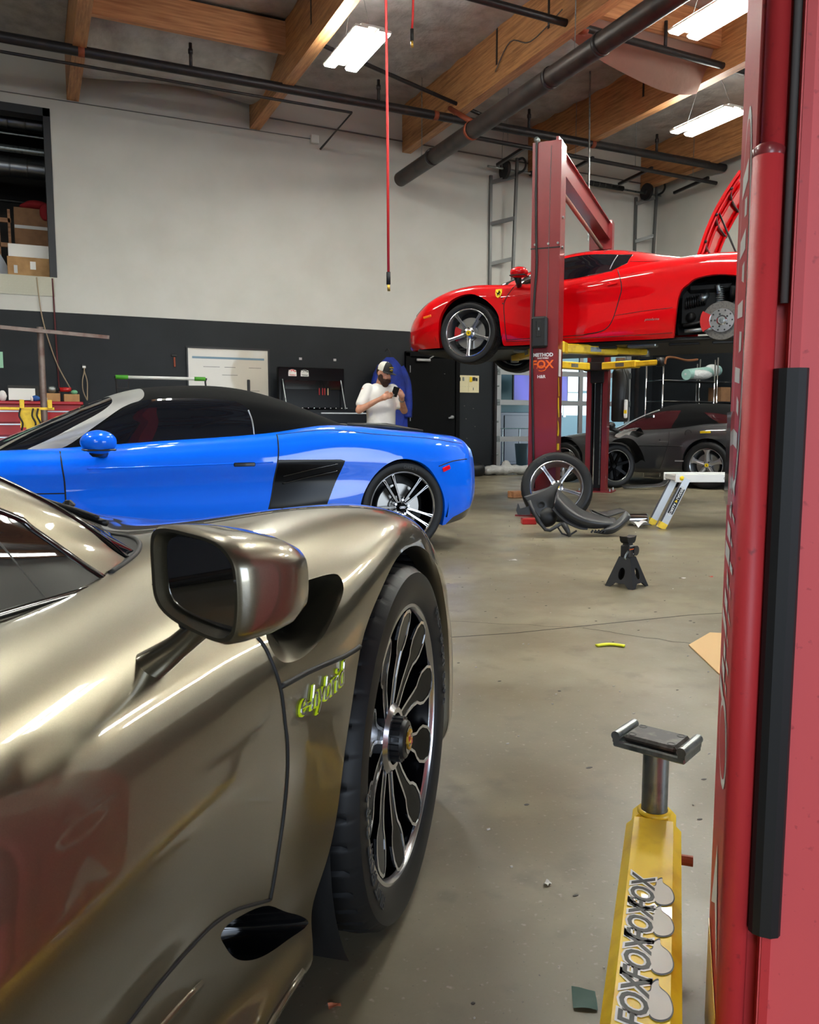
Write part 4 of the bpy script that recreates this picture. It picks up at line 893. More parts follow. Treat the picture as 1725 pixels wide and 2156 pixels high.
# ------------------------------------------------------------------ dark grey convertible by the shelves
def grey_car():
    car = empty('grey_convertible', (10.13, 9.634, 0), R(115), 'old dark grey convertible with black fabric top, yellow sticker on its flank', 'car')
    st = [
     (-.95, [(.7,.34),(.74,.42),(.76,.52),(.76,.62),(.75,.74),(.72,.86),(.64,.92),(.36,.94),(0,.94)]),
     (-.6,  [(.84,.30),(.88,.38),(.90,.5),(.905,.63),(.90,.78),(.86,.92),(.76,.985),(.4,1.0),(0,1.0)]),
     (0,    [(.86,.24),(.90,.32),(.925,.45),(.93,.63),(.925,.80),(.88,.93),(.77,.995),(.42,1.01),(0,1.01)]),
     (.6,   [(.86,.22),(.90,.30),(.91,.45),(.92,.64),(.90,.78),(.86,.88),(.76,.925),(.42,.94),(0,.95)]),
     (1.3,  [(.86,.22),(.90,.30),(.90,.45),(.91,.64),(.89,.76),(.84,.85),(.74,.895),(.42,.90),(0,.91)]),
     (2.0,  [(.86,.24),(.90,.32),(.91,.45),(.92,.63),(.90,.74),(.85,.82),(.72,.86),(.4,.85),(0,.84)]),
     (2.6,  [(.84,.26),(.88,.33),(.90,.45),(.90,.58),(.88,.68),(.80,.75),(.66,.78),(.36,.76),(0,.74)]),
     (3.1,  [(.7,.28),(.74,.34),(.76,.42),(.75,.5),(.72,.56),(.66,.60),(.54,.62),(.3,.61),(0,.6)]),
     (3.35, [(.4,.32),(.43,.36),(.44,.42),(.43,.46),(.41,.49),(.38,.51),(.3,.52),(.16,.52),(0,.52)])]
    ct = [
     (-.5, [(.72,.96),(.70,1.02),(.62,1.10),(.4,1.15),(0,1.16)]),
     (-.1, [(.76,.98),(.73,1.09),(.64,1.20),(.4,1.275),(0,1.29)]),
     (.4,  [(.77,.93),(.73,1.08),(.63,1.23),(.4,1.305),(0,1.32)]),
     (.8,  [(.77,.91),(.72,1.07),(.62,1.22),(.4,1.29),(0,1.305)]),
     (1.15,[(.765,.89),(.72,1.0),(.62,1.12),(.4,1.18),(0,1.195)]),
     (1.6, [(.75,.86),(.72,.90),(.64,.94),(.4,.985),(0,1.0)]),
     (1.95,[(.7,.82),(.68,.83),(.6,.84),(.4,.86),(0,.87)])]
    sh = Shell(st, 1); cb = Shell(ct, 1)
    ra = circ(0, .40, .375); fa = circ(2.45, .38, .37)
    door = sh.sz([(1.72,.28),(1.72,.86)]) + [(1.3, 6.1), (.66, 6.1)] + sh.sz([(.62,.88),(.60,.7),(.66,.5),(.74,.28)])
    ss = np.arange(-.95, 3.351, .025); tt = np.arange(0, 8.001, .1)
    shell_objs(sh, ss, tt, [(None, arch_poly(sh, ra)), (None, arch_poly(sh, fa)), ('door', door)], {'body': m_gunm, 'door': m_gunm}, car)
    seam(sh, sh.sz([(.62,.88),(.60,.7),(.66,.5),(.74,.28)]), .006, m_seam, car, n=4); seam(sh, sh.sz([(2.0,.645),(1.2,.645),(.37,.648)]), .007, m_seam, car, 'flank_groove'); seam(sh, sh.sz([(-.37, .65), (-.7, .65)]), .007, m_seam, car, 'flank_groove')
    rim_strip(sh, sh.sz(sorted(ra)), .05, m_gunm, car, 'arch_lip')
    well(car, 0, .38, .40, .9, .55, 1); well(car, 2.45, .38, .40, .9, .55, 1)
    make_wheel(car, (0, .92, .365), 1, .362, .262, .26, 'petal', rot=90); make_wheel(car, (2.45, .92, .34), 1, .34, .255, .22, 'petal', rot=60)
    for s_ in (0, 2.45): make_wheel(car, (s_, -.9, .345), -1, .345, .255, .22, 'plain', disc=False, tread=12)
    win = smoothpoly(cb.sz([(1.50,.93),(1.2,1.07),(.95,1.17),(.80,1.195),(.60,1.205),(.52,1.205)]), 3, False) + cb.sz([(.55,1.1),(.62,.96)]) + [(.62, .05), (1.50, .05)]
    qw = cb.sz([(.14,1.17),(-.3,1.10),(-.42,1.02)]) + [(-.40, .25), (-.12, .2)]
    ws = [(1.97, -.2), (1.70, -.2), (1.6, 1.4), (1.3, 2.05), (1.0, 2.2), (.95, 4.2), (1.97, 4.2)]
    m_tint = M('smoked_red_glass', (.035, .008, .010), .04, spec=.6)
    shell_objs(cb, np.arange(-.5, 1.951, .02), np.arange(0, 4.001, .06), [('side_window', win), ('quarter_window', qw), ('windshield', ws)], {'soft_top': m_fabric, 'side_window': m_tint, 'quarter_window': m_tint, 'windshield': m_darkglass}, car, 'soft_top', True, ('soft_top', 'windshield'))
    seam(cb, [(1.68, .1), (1.35, 1.75), (1.05, 2.12), (.9, 2.15)], .012, m_alur, car, 'pillar_trim')
    cap_end(sh, -.95, m_gunm, car, 'tail_panel'); cap_end(sh, 3.35, m_gunm, car, 'nose_panel')
    # interior mirror glow strip seen through the side window is a real mirror inside the glass
    MB().box((1.02, .70, 1.115), (.16, .02, .05), bev=.01).build('cabin_mirror', m_chrome, car)
    p = pt(sh, .03, .86, .002); MB().box(p, (.16, .006, .05), Matrix.Rotation(-.35, 3, 'X') @ Matrix.Rotation(.06, 3, 'Y')).build('yellow_sticker', m_yellow_cap, car)
    p = pt(sh, .30, .85, .003); MB().lathe([(.045, 0), (.05, .002), (.055, 0)], 24, c=p, axis='y').build('fuel_flap', m_seam, car, True)
    p = pt(sh, .75, .74, .004); MB().ell(p, (.012, .008, .02)).build('door_lock', m_black, car, True)
    p = pt(sh, .42, .42, .002); MB().box(p, (.14, .004, .02)).build('sill_badge', m_alur, car)
    car_mirror(car, (1.55, .98, .97), (.07, .08, .06), m_blackp, (1.5, .84, .88))
    MB().box((1.2, 0, .28), (3.6, 1.3, .1)).build('floor_pan', m_black, car); MB().box((.8, 0, .6), (1.4, 1.3, .6)).build('cabin_tub', m_black, car)
    return car
grey_car()
# ------------------------------------------------------------------ vehicle lifts
m_lred = M('lift_red_enamel', S(122, 34, 38), .38, coat=.25, mix=[(2.0, 5, S(112, 28, 32), .4, .7)])
m_lred2 = M('lift_red_bright', S(186, 48, 52), .5, coat=.0, mix=[(60, 3, S(130, 36, 42), .66, .78)], bump=(180, .1, .002))
m_lyel = M('lift_yellow_enamel', S(236, 198, 44), .42, coat=.2, mix=[(14, 6, S(212, 168, 36), .52, .72), (40, 5, S(70, 58, 30), .70, .78)])
m_stkw = M('sticker_white', S(226, 224, 220), .5); m_stko = M('sticker_orange', S(226, 96, 22), .5); m_stkk = M('sticker_black', S(20, 20, 22), .5)
def channel(w_, d, t, lip):
    """C-section, open towards -y"""
    x, y = w_ / 2, d / 2
    return [(-x, y), (x, y), (x, -y), (x - lip, -y), (x - lip, -y + t), (x - t, -y + t), (x - t, y - t), (-x + t, y - t), (-x + t, -y + t), (-x + lip, -y + t), (-x + lip, -y), (-x, -y)]
def far_lift():
    L = empty('two_post_lift', (6.26, 8.445, 0), R(132.8), 'dark red two-post lift with yellow arms holding up the red car', 'vehicle lift')
    def arm(p, q, z, far=False):
        p = Vector((*p, z)); q = Vector((*q, z)); d = (q - p); l = d.length; d.normalize(); mb = MB()
        a = MB().beam(p, p + d * l * .62, .13, .10, bev=.012).build('lift_arm', m_lyel, L)
        MB().beam(p + d * l * .5, q, .095, .07, bev=.01).build('arm_extension', m_lyel, a)
        MB().cyl(q + Vector((0, 0, -.05)), q + Vector((0, 0, .06)), .05, 16).build('lift_pad', m_blackp if far else m_steel, a, True)
        n = Vector((-d.y, d.x, 0)); c = p + d * l * .34 + n * .0655
        MB().beam(c - d * .07, c + d * .07, .003, .05).build('warning_label', m_steel, a)
        c2 = p + d * l * .34 - n * .0655; MB().beam(c2 - d * .07, c2 + d * .07, .003, .05).build('warning_label', m_steel, a)
    for sg in (1, -1):
        y0 = sg * 1.73; flip = (lambda a, b, h: (a, y0 + b, h)) if sg > 0 else (lambda a, b, h: (-a, y0 - b, h))
        po = MB().prism(channel(.30, .24, .012, .07), 0, 3.85, flip).build('post', m_lred, L)
        MB().box((0, y0, .008), (.52, .42, .016)).build('base_plate', m_lred, L)
        for x in (-.22, .22):
            for y in (-.16, .16): MB().cyl((x, y0 + y, .016), (x, y0 + y, .055), .012, 8).build('anchor_bolt', m_steel, po)
        # carriage inside the column, guide rods
        MB().box((0, y0 - sg * .06, 1.85), (.19, .18, .55), bev=.01).build('carriage', m_blackp, L)
        MB().box((0, y0 - sg * .22, 1.80), (.34, .22, .12), bev=.01).build('arm_bracket', m_blackp if sg < 0 else m_lyel, L)
        for x, r, m in ((-.045, .012, m_steel), (.05, .020, m_chrome)): MB().cyl((x, y0 - sg * .02, .1), (x, y0 - sg * .02, 3.75), r, 8).build('lift_cylinder' if r > .015 else 'lift_cable', m, po)
        MB().box((0, y0 + sg * .02, 1.9), (.26, .02, 3.7)).build('channel_shade_plate', m_black, po)  # black plate stands in for the shade inside the column
        # head plate
        MB().box((0, y0 - sg * .125, 3.62), (.32, .012, .34)).build('head_plate', m_lred, po) if sg < 0 else None
    # arms
    arm((.12, 1.40), (.70, .38), 1.80); arm((-.12, 1.40), (-.90, .62), 1.80); arm((.12, -1.42), (.62, -.60), 1.80, True); arm((-.12, -1.42), (-.92, -.98), 1.80, True)
    # near post furniture (outer face, +y)
    yo = 1.73 + .121
    po = [o for o in L.children if o.name.startswith('post')][0]
    MB().box((0, yo, 2.79), (.31, .006, .012)).build('splice_line', m_seam, po)
    for x, z in ((.11, 2.83), (-.03, 2.83), (-.13, 2.83)): MB().cyl((x, yo - .001, z), (x, yo + .012, z), .012, 8).build('bolt_head', m_steel, po)
    for z in (3.1, 2.8): MB().cyl((-.151, 1.73 + .03, z), (-.168, 1.73 + .03, z), .016, 8).build('bolt_head', m_steel, po)
    hose = [(.105, yo + .012, 3.86), (.105, yo + .014, 3.4), (.095, yo + .012, 2.9), (.085, yo + .016, 2.6), (.11, yo + .012, 2.2), (.115, yo + .03, 1.7), (.10, yo + .014, 1.0), (.075, yo + .012, .3)]
    MB().tube(smoothpoly(hose, 5, False), .012, 8).build('hydraulic_hose', m_black, po, True)
    MB().tube([(-.045, yo + .004, 3.8), (-.03, yo + .004, 2.2), (-.02, yo + .004, 1.9)], .003, 5).build('equaliser_cable', m_cable, po)
    MB().cyl((.105, yo - .02, 3.87), (.105, yo + .025, 3.87), .028, 16).build('pulley', m_steel, po, True)
    MB().box((-.10, 1.73 + .02, 3.87), (.03, .14, .05)).build('pulley_bracket', m_lred, po)
    # control box
    bx = MB().box((.035, yo + .045, 1.93), (.165, .09, .32), bev=.02).build('control_box', m_blackp, po)
    MB().box((.035, yo + .092, 1.96), (.05, .006, .16), bev=.003).build('control_slot', m_black, bx)
    MB().box((.035, yo + .094, 1.96), (.012, .01, .03), bev=.003).build('control_lever', m_steel, bx)
    # stickers
    f = lambda cx, cz: (lambda x, y, z: (cx - x, yo + .0012 + z, cz + y))
    MB().text('METHOD', .050, f(.005, 1.70), ext=.0006, bold=.0022, space=1.02).build('white_logo_sticker', m_stkw, po)
    MB().text('RACE WHEELS', .018, f(.005, 1.667), ext=.0006, bold=.0008).build('white_logo_line', m_stkw, po)
    MB().text('FOX', .115, f(.01, 1.600), ext=.0006, bold=.003).build('orange_logo_sticker', m_stko, po)
    MB().tube([(.02 - .05 * math.sin(t * .6), yo + .002, 1.555 - .028 * math.cos(t * .6) + .006) for t in range(-1, 9)], .004, 5).build('orange_logo_tail', m_stko, po)
    MB().text('H\u0026R', .045, f(.02, 1.475), ext=.0006, bold=.001).build('small_sticker', m_stkw, po)
    # right flank of the near post: paper label and yellow lettering
    g = lambda cy, cz: (lambda x, y, z: (-.1512 - z, cy - y * 1.0, cz - x))
    MB().box((-.153, 1.75, 1.62), (.003, .10, .28)).build('paper_label', m_stkw, po)
    for pl_ in ([(1.81, 1.46), (1.79, 1.47), (1.74, 1.28), (1.77, 1.27)], [(1.81, 1.25), (1.77, 1.26), (1.72, 1.06), (1.76, 1.05), (1.80, 1.14)], [(1.80, 1.02), (1.76, .99), (1.72, .88), (1.76, .85), (1.81, .86), (1.78, .93)]): MB().prism(pl_, -.1512, -.1532, lambda a_, b_, h: (h, a_, b_)).build('yellow_lettering', m_yellow_cap, po)
    MB().box((-.153, 1.76, .74), (.003, .09, .07)).build('yellow_square', m_yellow_cap, po)
    # overhead beam and its shaft
    ob = MB().box((-.05, 0, 3.70), (.10, 3.46, .22)).build('overhead_beam', m_lred, L)
    MB().box((-.05, 0, 3.815), (.16, 3.46, .012)).build('beam_flange', m_lred, ob); MB().box((-.05, 0, 3.585), (.16, 3.46, .012)).build('beam_flange', m_lred, ob)
    MB().cyl((-.06, 1.55, 3.46), (-.02, -1.55, 3.46), .026, 12).build('shutoff_bar', M('foam_bar', S(132, 104, 92), .6), L, True)
    # air dryer tank and fittings on the far post
    tk = MB(); tk.lathe([(0, 1.02), (.10, 1.02), (.12, 1.05), (.12, 1.72), (.10, 1.76), (.05, 1.78), (.05, 1.84), (0, 1.84)], 24, c=(-.33, -1.60, 0), axis='z'); t = tk.build('hydraulic_tank', m_blackp, L, True, angle=40)
    MB().box((-.33, -1.6, 1.88), (.14, .14, .10), bev=.01).build('pump_motor', m_steel, t); MB().tube(smoothpoly([(-.33, -1.52, 1.85), (-.42, -1.45, 1.70), (-.45, -1.45, 1.52), (-.43, -1.46, 1.30)], 5, False), .008, 6).build('control_cord', m_black, t, True)
    MB().box((-.43, -1.45, 1.20), (.05, .05, .26), bev=.012).build('spray_bottle', m_stkw, t); MB().box((-.43, -1.422, 1.16), (.04, .004, .05)).build('bottle_label', m_yellow_cap, t)
    return L
far_lift()

def near_lift():
    A, B, C_, D_, E_ = (Vector(p) for p in ((.969, .918), (.753, .690), (.739, .642), (.749, .604), (.795, .52)))
    L = empty('near_lift_post', (.95, .70, 0), 0, 'bright red lift post close to the camera with black rubber strip', 'vehicle lift')
    o = Vector((.95, .70)); q = lambda p: (p[0] - o.x, p[1] - o.y)
    n1 = Vector((A - B)).normalized(); nr = Vector((n1.y, -n1.x))      # along the decal face, and to its right
    F = A + nr * .30
    body = [q(A), q(B + n1 * .03), q(B + n1 * .03 + nr * .35), q(F + nr * .05)]
    MB().prism(body, 0, 3.95).build('post', m_lred2, L)
    # rounded guide edge in front of the decal face
    c = B + n1 * .010 + nr * .012
    MB().cyl((*q(c), 0), (*q(c), 1.27), .0165, 24).build('guide_sleeve', m_lred2, L, True)
    MB().cyl((*q(c + nr * .004), 1.2), (*q(c + nr * .004), 3.95), .0125, 24).build('guide_tube', m_lred2, L, True)
    MB().lathe([(.0165, 1.262), (.0175, 1.27), (.0125, 1.275)], 24, c=(*q(c), 0), axis='z').build('sleeve_lip', m_lred, L, True)
    c2 = c + nr * .024 + n1 * .004
    MB().tube([(*q(c2), 1.1), (*q(c2), 3.95)], .005, 8).build('wire_rope', m_cable, L, True)
    # carriage face at the right edge
    a = c + nr * .030 - n1 * .008
    pl = [q(a), q(a + nr * .26 - n1 * .02), q(a + nr * .26 + n1 * .05), q(a + n1 * .05)]
    cr = MB().prism(pl, 0, 1.62).build('carriage', M('daylit_red_enamel', S(214, 84, 88), .5, mix=[(60, 3, S(150, 46, 52), .66, .78)]), L)  # lighter red puts the daylight on this face into its colour
    MB().prism([q(a - n1 * .002 + nr * .002), q(a - n1 * .002 + nr * .012), q(a + n1 * .05 + nr * .012), q(a + n1 * .05 + nr * .002)], 0, 3.95).build('carriage_edge', m_lred2, L)
    # black rubber strip
    s0 = c + nr * .0155 - n1 * .014
    st = [q(s0), q(s0 + nr * .004 - n1 * .006), q(s0 + nr * .012 - n1 * .010), q(s0 + nr * .024 - n1 * .011), q(s0 + nr * .033 - n1 * .006), q(s0 + nr * .036 + n1 * .0), q(s0 + nr * .036 + n1 * .01), q(s0 + n1 * .01)]
    MB().prism(st, .345, 1.025).build('rubber_strip', m_black, L)
    MB().box((*q(a + nr * .16 - n1 * .02), 1.46), (.12, .10, .3), Matrix.Rotation(R(43), 3, 'Z'), bev=.01).build('latch_box', m_black, L)
    # decals on the grazing face
    nl = -nr
    def fd(z0, flipx=False):
        def f(x, y, z):
            p = A + (B - A) * .46 + n1 * (-y) + nl * (.0008 + z); return (*q(p), z0 + x)
        return f
    def disc_(z0, ry, rz, m, nm, o_=.0006):
        mb = MB(); pts = []
        for i in range(28):
            t = 2 * math.pi * i / 28; p = A + (B - A) * .5 + n1 * (ry * math.cos(t)) + nl * (.0005 + o_); pts.append((*q(p), z0 + rz * math.sin(t)))
        mb.add(pts, [tuple(range(28))]); return mb.build(nm, m, L)
    for z0, ry, rz, m, nm in ((1.12, .10, .25, m_stkw, 'oval_decal'), (1.12, .085, .235, m_lred2, 'oval_decal_centre')): disc_(z0, ry, rz, m, nm, .0004 if m is m_stkw else .0010)
    rr_ = random.Random(5)
    def glyph(z0, z1, y0, y1, m, nm, o_):
        c0 = A + (B - A) * .5; e = nl * o_; MB().add([(*q(c0 + n1 * y0 + e), z0), (*q(c0 + n1 * y1 + e), z0 + rr_.uniform(0, .01)), (*q(c0 + n1 * y1 + e), z1), (*q(c0 + n1 * y0 + e), z1 - rr_.uniform(0, .01))], [(0, 1, 2, 3)]).build(nm, m, L)
    for i in range(9): glyph(.93 + .042 * i, .958 + .042 * i, -.05, .05 - .06 * (i % 2), m_stkw, 'oval_decal_lettering', .0022)
    for i in range(10):
        z0 = .56 + .034 * i; glyph(z0, z0 + .026, .02, .12 - .03 * (i % 3), m_stkw, 'white_decal_lettering', .0012); glyph(z0, z0 + .012, -.05 + .02 * (i % 2), .0, m_stkw, 'white_decal_lettering', .0012)
    MB().box((*q(A + (B - A) * .25 + nl * .003), .915), (.10, .006, .13), Matrix.Rotation(R(46.5), 3, 'Z')).build('chrome_decal', m_chrome, L)
    for z0, ry, rz, m, nm, oo in ((.52, .085, .06, m_stkw, 'ring_decal', .0004), (.52, .07, .047, m_lred2, 'ring_decal_centre', .001)): disc_(z0, ry, rz, m, nm, oo)
    mb = MB()
    for k, (zt, zb, hw) in enumerate(((.36, .22, .09),)):
        c0 = A + (B - A) * .45 + nl * .0012; mb.add([(*q(c0), zt), (*q(c0 + n1 * hw), zb), (*q(c0), zb + .05), (*q(c0 - n1 * hw), zb)], [(0, 1, 2), (0, 2, 3)])
    mb.build('star_decal', m_stkw, L)
    MB().prism([q(A + nl * .0012 + (B - A) * .05), q(A + nl * .0012 + (B - A) * .8), q(A + nl * .002 + (B - A) * .8), q(A + nl * .002 + (B - A) * .05)], .0, .17).build('yellow_foot_guard', m_lyel, L)
    # arm with its adapter pad (swings out from the foot of the post)
    P1 = Vector((1.100, 1.196, 0)); P2 = Vector((.690, .762, 0)); d = (P1 - P2).normalized(); n = Vector((-d.y, d.x, 0)); up = Vector((0, 0, 1)); oo = Vector((o.x, o.y, 0))
    P0 = P2 - d * .55
    w3 = lambda p: p - oo
    ar = MB().beam(w3(P0 + up * .125), w3(P1 + up * .125), .105, .11, bev=.016).build('lift_arm', m_lyel, L)
    MB().beam(w3(P0 + up * .182), w3(P1 - d * .02 + up * .182), .078, .006, bev=.002).build('arm_top_plate', m_lyel, ar)
    MB().beam(w3(P1 - d * .02 + up * .145), w3(P1 + d * .055 + up * .145), .085, .08, bev=.015).build('arm_nose', m_lyel, ar)
    MB().cyl(w3(P1 - d * .06 - n * .045 + up * .13), w3(P1 - d * .06 - n * .075 + up * .13), .010, 10).build('arm_pin', m_rust, ar)
    pc = P1 + d * .012
    MB().lathe([(.033, .183), (.0335, .188), (.027, .191)], 24, c=w3(pc), axis='z').build('stem_collar', m_lyel, ar, True)
    MB().cyl(w3(pc + up * .17), w3(pc + up * .318), .0255, 28).build('pad_stem', m_steel, ar, True, ) if False else MB().cyl(w3(pc + up * .17), w3(pc + up * .318), .0255, 28).build('pad_stem', m_steel, ar, True, angle=40)
    th = math.atan2(-.117, .056); rz = Matrix.Rotation(th, 3, 'Z'); e1 = rz @ Vector((1, 0, 0)); e2 = rz @ Vector((0, 1, 0))
    pd = MB().box(w3(pc + up * .323), (.148, .088, .014), rz, bev=.003).build('pad_plate', m_steel, ar)
    MB().box(w3(pc + up * .338), (.108, .080, .014), rz, bev=.005).build('rubber_pad', M('pad_rubber', S(44, 42, 40), .5, mix=[(22, 5, S(116, 110, 104), .55, .75)]), pd)
    for sg in (-1, 1):
        b = w3(pc + e1 * sg * .067 + up * .340)
        MB().cyl(b - e2 * .046, b + e2 * .046, .0095, 14).build('pad_roller', m_steel, pd, True, angle=40)
        MB().box(b - up * .008, (.014, .088, .012), rz).build('pad_rail', m_steel, pd)
        for s2 in (-1, 1):
            cc = w3(pc + e1 * sg * .040 + e2 * s2 * .026 + up * .3455); MB().lathe([(.0055, 0), (.0085, 0), (.0085, -.002), (.0055, -.002)], 14, c=cc, axis='z', closed=True).build('pad_screw', m_black, pd)
    # four overlapping logo stickers along the arm
    P = lambda x, y, z, k: w3(P2 + d * (k + x) + n * (y + .0) + up * (.1862 + z))
    m_tail = M('decal_tail_white', S(206, 202, 194), .6)
    for i, k in enumerate((.030, .125, .215, .300)):
        sz = .054
        f0 = lambda x, y, z: P(x, y + .008, z, k); f1 = lambda x, y, z: P(x, y + .008, z + .0006, k)
        bk = MB().text('FOX', sz, f0, ext=.0002, bold=.0042, shear=.25, space=.92).build('logo_sticker', m_stkw, ar)
        MB().text('FOX', sz, f1, ext=.0002, bold=.0008, shear=.25, space=.92).build('logo_lettering', m_stkk, bk)
        def tail(sc_, zz, m, nm, par):
            mb = MB(); pts = smoothpoly([(-.032, -.012), (-.036, -.024), (-.026, -.036), (-.008, -.0395), (.016, -.034), (.030, -.022), (.044, -.020), (.034, -.012), (.018, -.010), (.012, -.002), (-.008, -.006)], 4); c0 = (-.002, -.022)
            mb.add([P(c0[0] + (x - c0[0]) * sc_ + .012, c0[1] + (y - c0[1]) * sc_, zz, k) for x, y in pts], [tuple(range(len(pts)))]); return mb.build(nm, m, par)
        tail(1.08, .0001, m_stkk, 'tail_outline', bk); tail(.98, .0005, m_tail, 'tail_shape', bk)
    return L
near_lift()
# ------------------------------------------------------------------ overhead pipes, hoses and cables
def pipe(name, pts, r, mat, label, cat='pipe', n=12, sm=True):
    o = empty(name, (0, 0, 0), 0, label, cat); MB().tube(pts, r, n).build('pipe_run', mat, o, True, angle=50); return o
o = pipe('sprinkler_main', [(XL, 12, 5.87), (12.25, 12, 5.87)], .068, m_pipe, 'long black sprinkler main running along the ceiling near the back wall')
for x in (2.24, 5.07, 7.81, 10.57, 12.1):
    MB().cyl((x, 12, 5.9), (x, 12, 6.24), .024, 10).build('riser_nipple', m_pipe, o, True); MB().cyl((x, 12, 6.10), (x, 12, 6.16), .034, 10).build('riser_socket', m_pipe, o, True)
for x in (.82, 6.05, 9.13): MB().cyl((x - .04, 12, 5.87), (x + .04, 12, 5.87), .072, 14).build('orange_coupling', m_rust, o, True)
for x in (.8, 3.62, 6.42, 9.12): MB().cyl((x, 12, 5.84), (x, 12, 6.0), .006, 6).build('hanger_rod', m_steel, o)
o = pipe('conduit_run', [(XL, 12.1, 5.73), (4.67, 12.1, 5.73), (4.76, 13.85, 5.73)], .020, m_pipe, 'thin dark conduit under the sprinkler main, turning to the wall')
o = pipe('lower_pipe_run', [(6.6, 12.15, 5.70), (12.2, 12.15, 5.62)], .036, m_pipe, 'dark pipe with angled struts above the lift posts')
for x in (7.82, 9.22, 10.56, 11.95):
    MB().beam((x + .05, 12.15, 5.70), (x - .02, 13.0, 5.62), .05, .05).build('strut_arm', m_pipe, o); MB().cyl((x - .3, 12.2, 5.7), (x - .3, 12.2, 6.6), .006, 6).build('hanger_rod', m_steel, o)
o = pipe('upper_sprinkler_pipe', [(4.7, 8.9, 6.02), (10.4, 8.98, 5.98)], .048, m_pipe, 'dark sprinkler pipe crossing the ceiling above the big slanting duct')
for x in (6.62, 9.5): MB().cyl((x - .05, 8.95, 6.0), (x + .05, 8.95, 6.0), .066, 14).build('orange_coupling', m_rust, o, True)
MB().cyl((7.98, 8.95, 6.0), (7.98, 8.95, 6.37), .024, 10).build('riser_nipple', m_pipe, o, True)
o = pipe('exhaust_duct_pipe', [(6.06, -4, 5.30), (6.12, 13.5, 5.30)], .125, m_pipe2, 'thick dark brown pipe slanting from the upper right towards the back wall', n=28)
for y in (10.9, 7.9, 12.2, 8.9): MB().lathe([(.128, -.03), (.134, -.03), (.134, .03), (.128, .03)], 28, c=(6.1, y, 5.30), axis='y').build('pipe_clamp', m_rust if y == 10.9 else m_pipe, o, True)
MB().cyl((6.1, 10.9, 5.42), (6.1, 11.6, 5.85), .04, 10).build('clamp_bracket', m_rust, o, True)
for y in (8.4, 12.6, 3.4): MB().cyl((6.1, y, 5.42), (6.1, y, 6.7), .007, 6).build('hanger_rod', m_steel, o)
o = pipe('brace_pipe', [(3.8, 11.2, 6.22), (7.05, 12.0, 5.98)], .03, m_pipe, 'thin dark brace pipe behind the lit ceiling light by the hose')
MB().tube([(7.9, 13.0, 5.6), (7.9, 13.0, 5.95), (7.9, 12.9, 6.6)], .006, 5).build('hanger_rod', m_steel, o)
def hose(name, pts, r, mat, label, tip=None, cat='hose'):
    o = empty(name, pts[0], 0, label, cat); b = Vector(pts[0]); MB().tube([Vector(p) - b for p in pts], r, 8).build('hose_line', mat, o, True)
    if tip:
        z0 = pts[-1]; q = Vector(z0) - b
        MB().cyl(q, q + Vector((0, 0, -.11)), r * 1.5, 10).build('hose_fitting', m_black, o, True); MB().cyl(q + Vector((0, 0, -.11)), q + Vector((.004, 0, -.17)), r * 1.1, 8).build('brass_nozzle', M('brass', S(196, 156, 72), .3, metal=.8), o, True)
    return o
m_hose = M('red_hose', S(206, 44, 44), .4)
hose('red_air_hose', [(3.00, 7.02, 6.74), (3.03, 7.0, 5.0), (3.045, 7.0, 3.6), (3.05, 7.0, 2.37)], .013, m_hose, 'long red air hose hanging from the ceiling in front of the wall', True)
hose('short_red_hose', [(3.62, 7.6, 6.70), (3.59, 7.6, 5.4), (3.58, 7.6, 4.95), (3.57, 7.6, 4.84)], .012, m_hose, 'short red hose with brass end beside the ceiling light', True)
pipe('ceiling_rod', [(8.44, 11.2, 6.72), (8.48, 11.2, 4.0)], .014, m_steel, 'thin bright steel rod hanging behind the far lift post')
pipe('wall_cable', [(XL + .02, 13.885, 5.865), (4.62, 13.885, 5.885)], .006, m_cable, 'pair of thin grey cables stapled along the top of the wall', 'cable', 6)
o = pipe('wall_conduit', [(3.7, 13.88, 6.12), (12.28, 13.88, 6.02)], .012, m_cable, 'thin grey conduit high on the back wall towards the corner', 'cable', 6)
b = tag(MB().box((4.66, 13.865, 5.88), (.14, .06, .14), bev=.008).build('junction_box', m_white), 'small white junction box high on the wall', 'junction box')
pipe('beam_wire', smoothpoly([(6.33, 9.0, 6.2), (6.32, 9.7, 6.1), (6.31, 10.2, 6.3), (6.31, 10.6, 6.05)], 5, False), .008, m_cable, 'loose grey wire looping on the third roof beam', 'cable', 6)

# ------------------------------------------------------------------ loft opening on the left
m_frame = M('dark_window_frame', S(38, 40, 44), .5)
lf = empty('window_1', (0, 0, 0)); struct(lf, 'dark framed loft opening high in the back wall')
MB().box((OX1 - .05, YW + .10, (OZ0 + OZ1) / 2), (.10, .24, OZ1 - OZ0)).build('frame_jamb', m_frame, lf); MB().box(((OX0 + OX1) / 2, YW + .10, OZ1 - .06), (OX1 - OX0, .24, .12)).build('frame_head', m_frame, lf)
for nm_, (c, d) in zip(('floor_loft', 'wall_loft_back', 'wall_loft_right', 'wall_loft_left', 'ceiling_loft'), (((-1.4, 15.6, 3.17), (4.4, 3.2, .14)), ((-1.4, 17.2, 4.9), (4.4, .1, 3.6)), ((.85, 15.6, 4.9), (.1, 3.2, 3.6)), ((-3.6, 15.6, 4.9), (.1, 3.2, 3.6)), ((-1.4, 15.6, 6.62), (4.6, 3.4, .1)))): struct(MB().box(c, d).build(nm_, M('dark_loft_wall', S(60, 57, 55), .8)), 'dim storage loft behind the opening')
def tread():
    m = M('diamond_plate', S(150, 146, 132), .32, metal=.7); return m
dp = empty('diamond_plate_sill', (0, 0, 0), 0, 'bright diamond-tread metal plate under the loft opening', 'metal plate')
MB().box(((OX0 + .43) / 2, YW - .008, 3.095), (.43 - OX0, .012, .29)).build('plate', tread(), dp)
mb = MB()
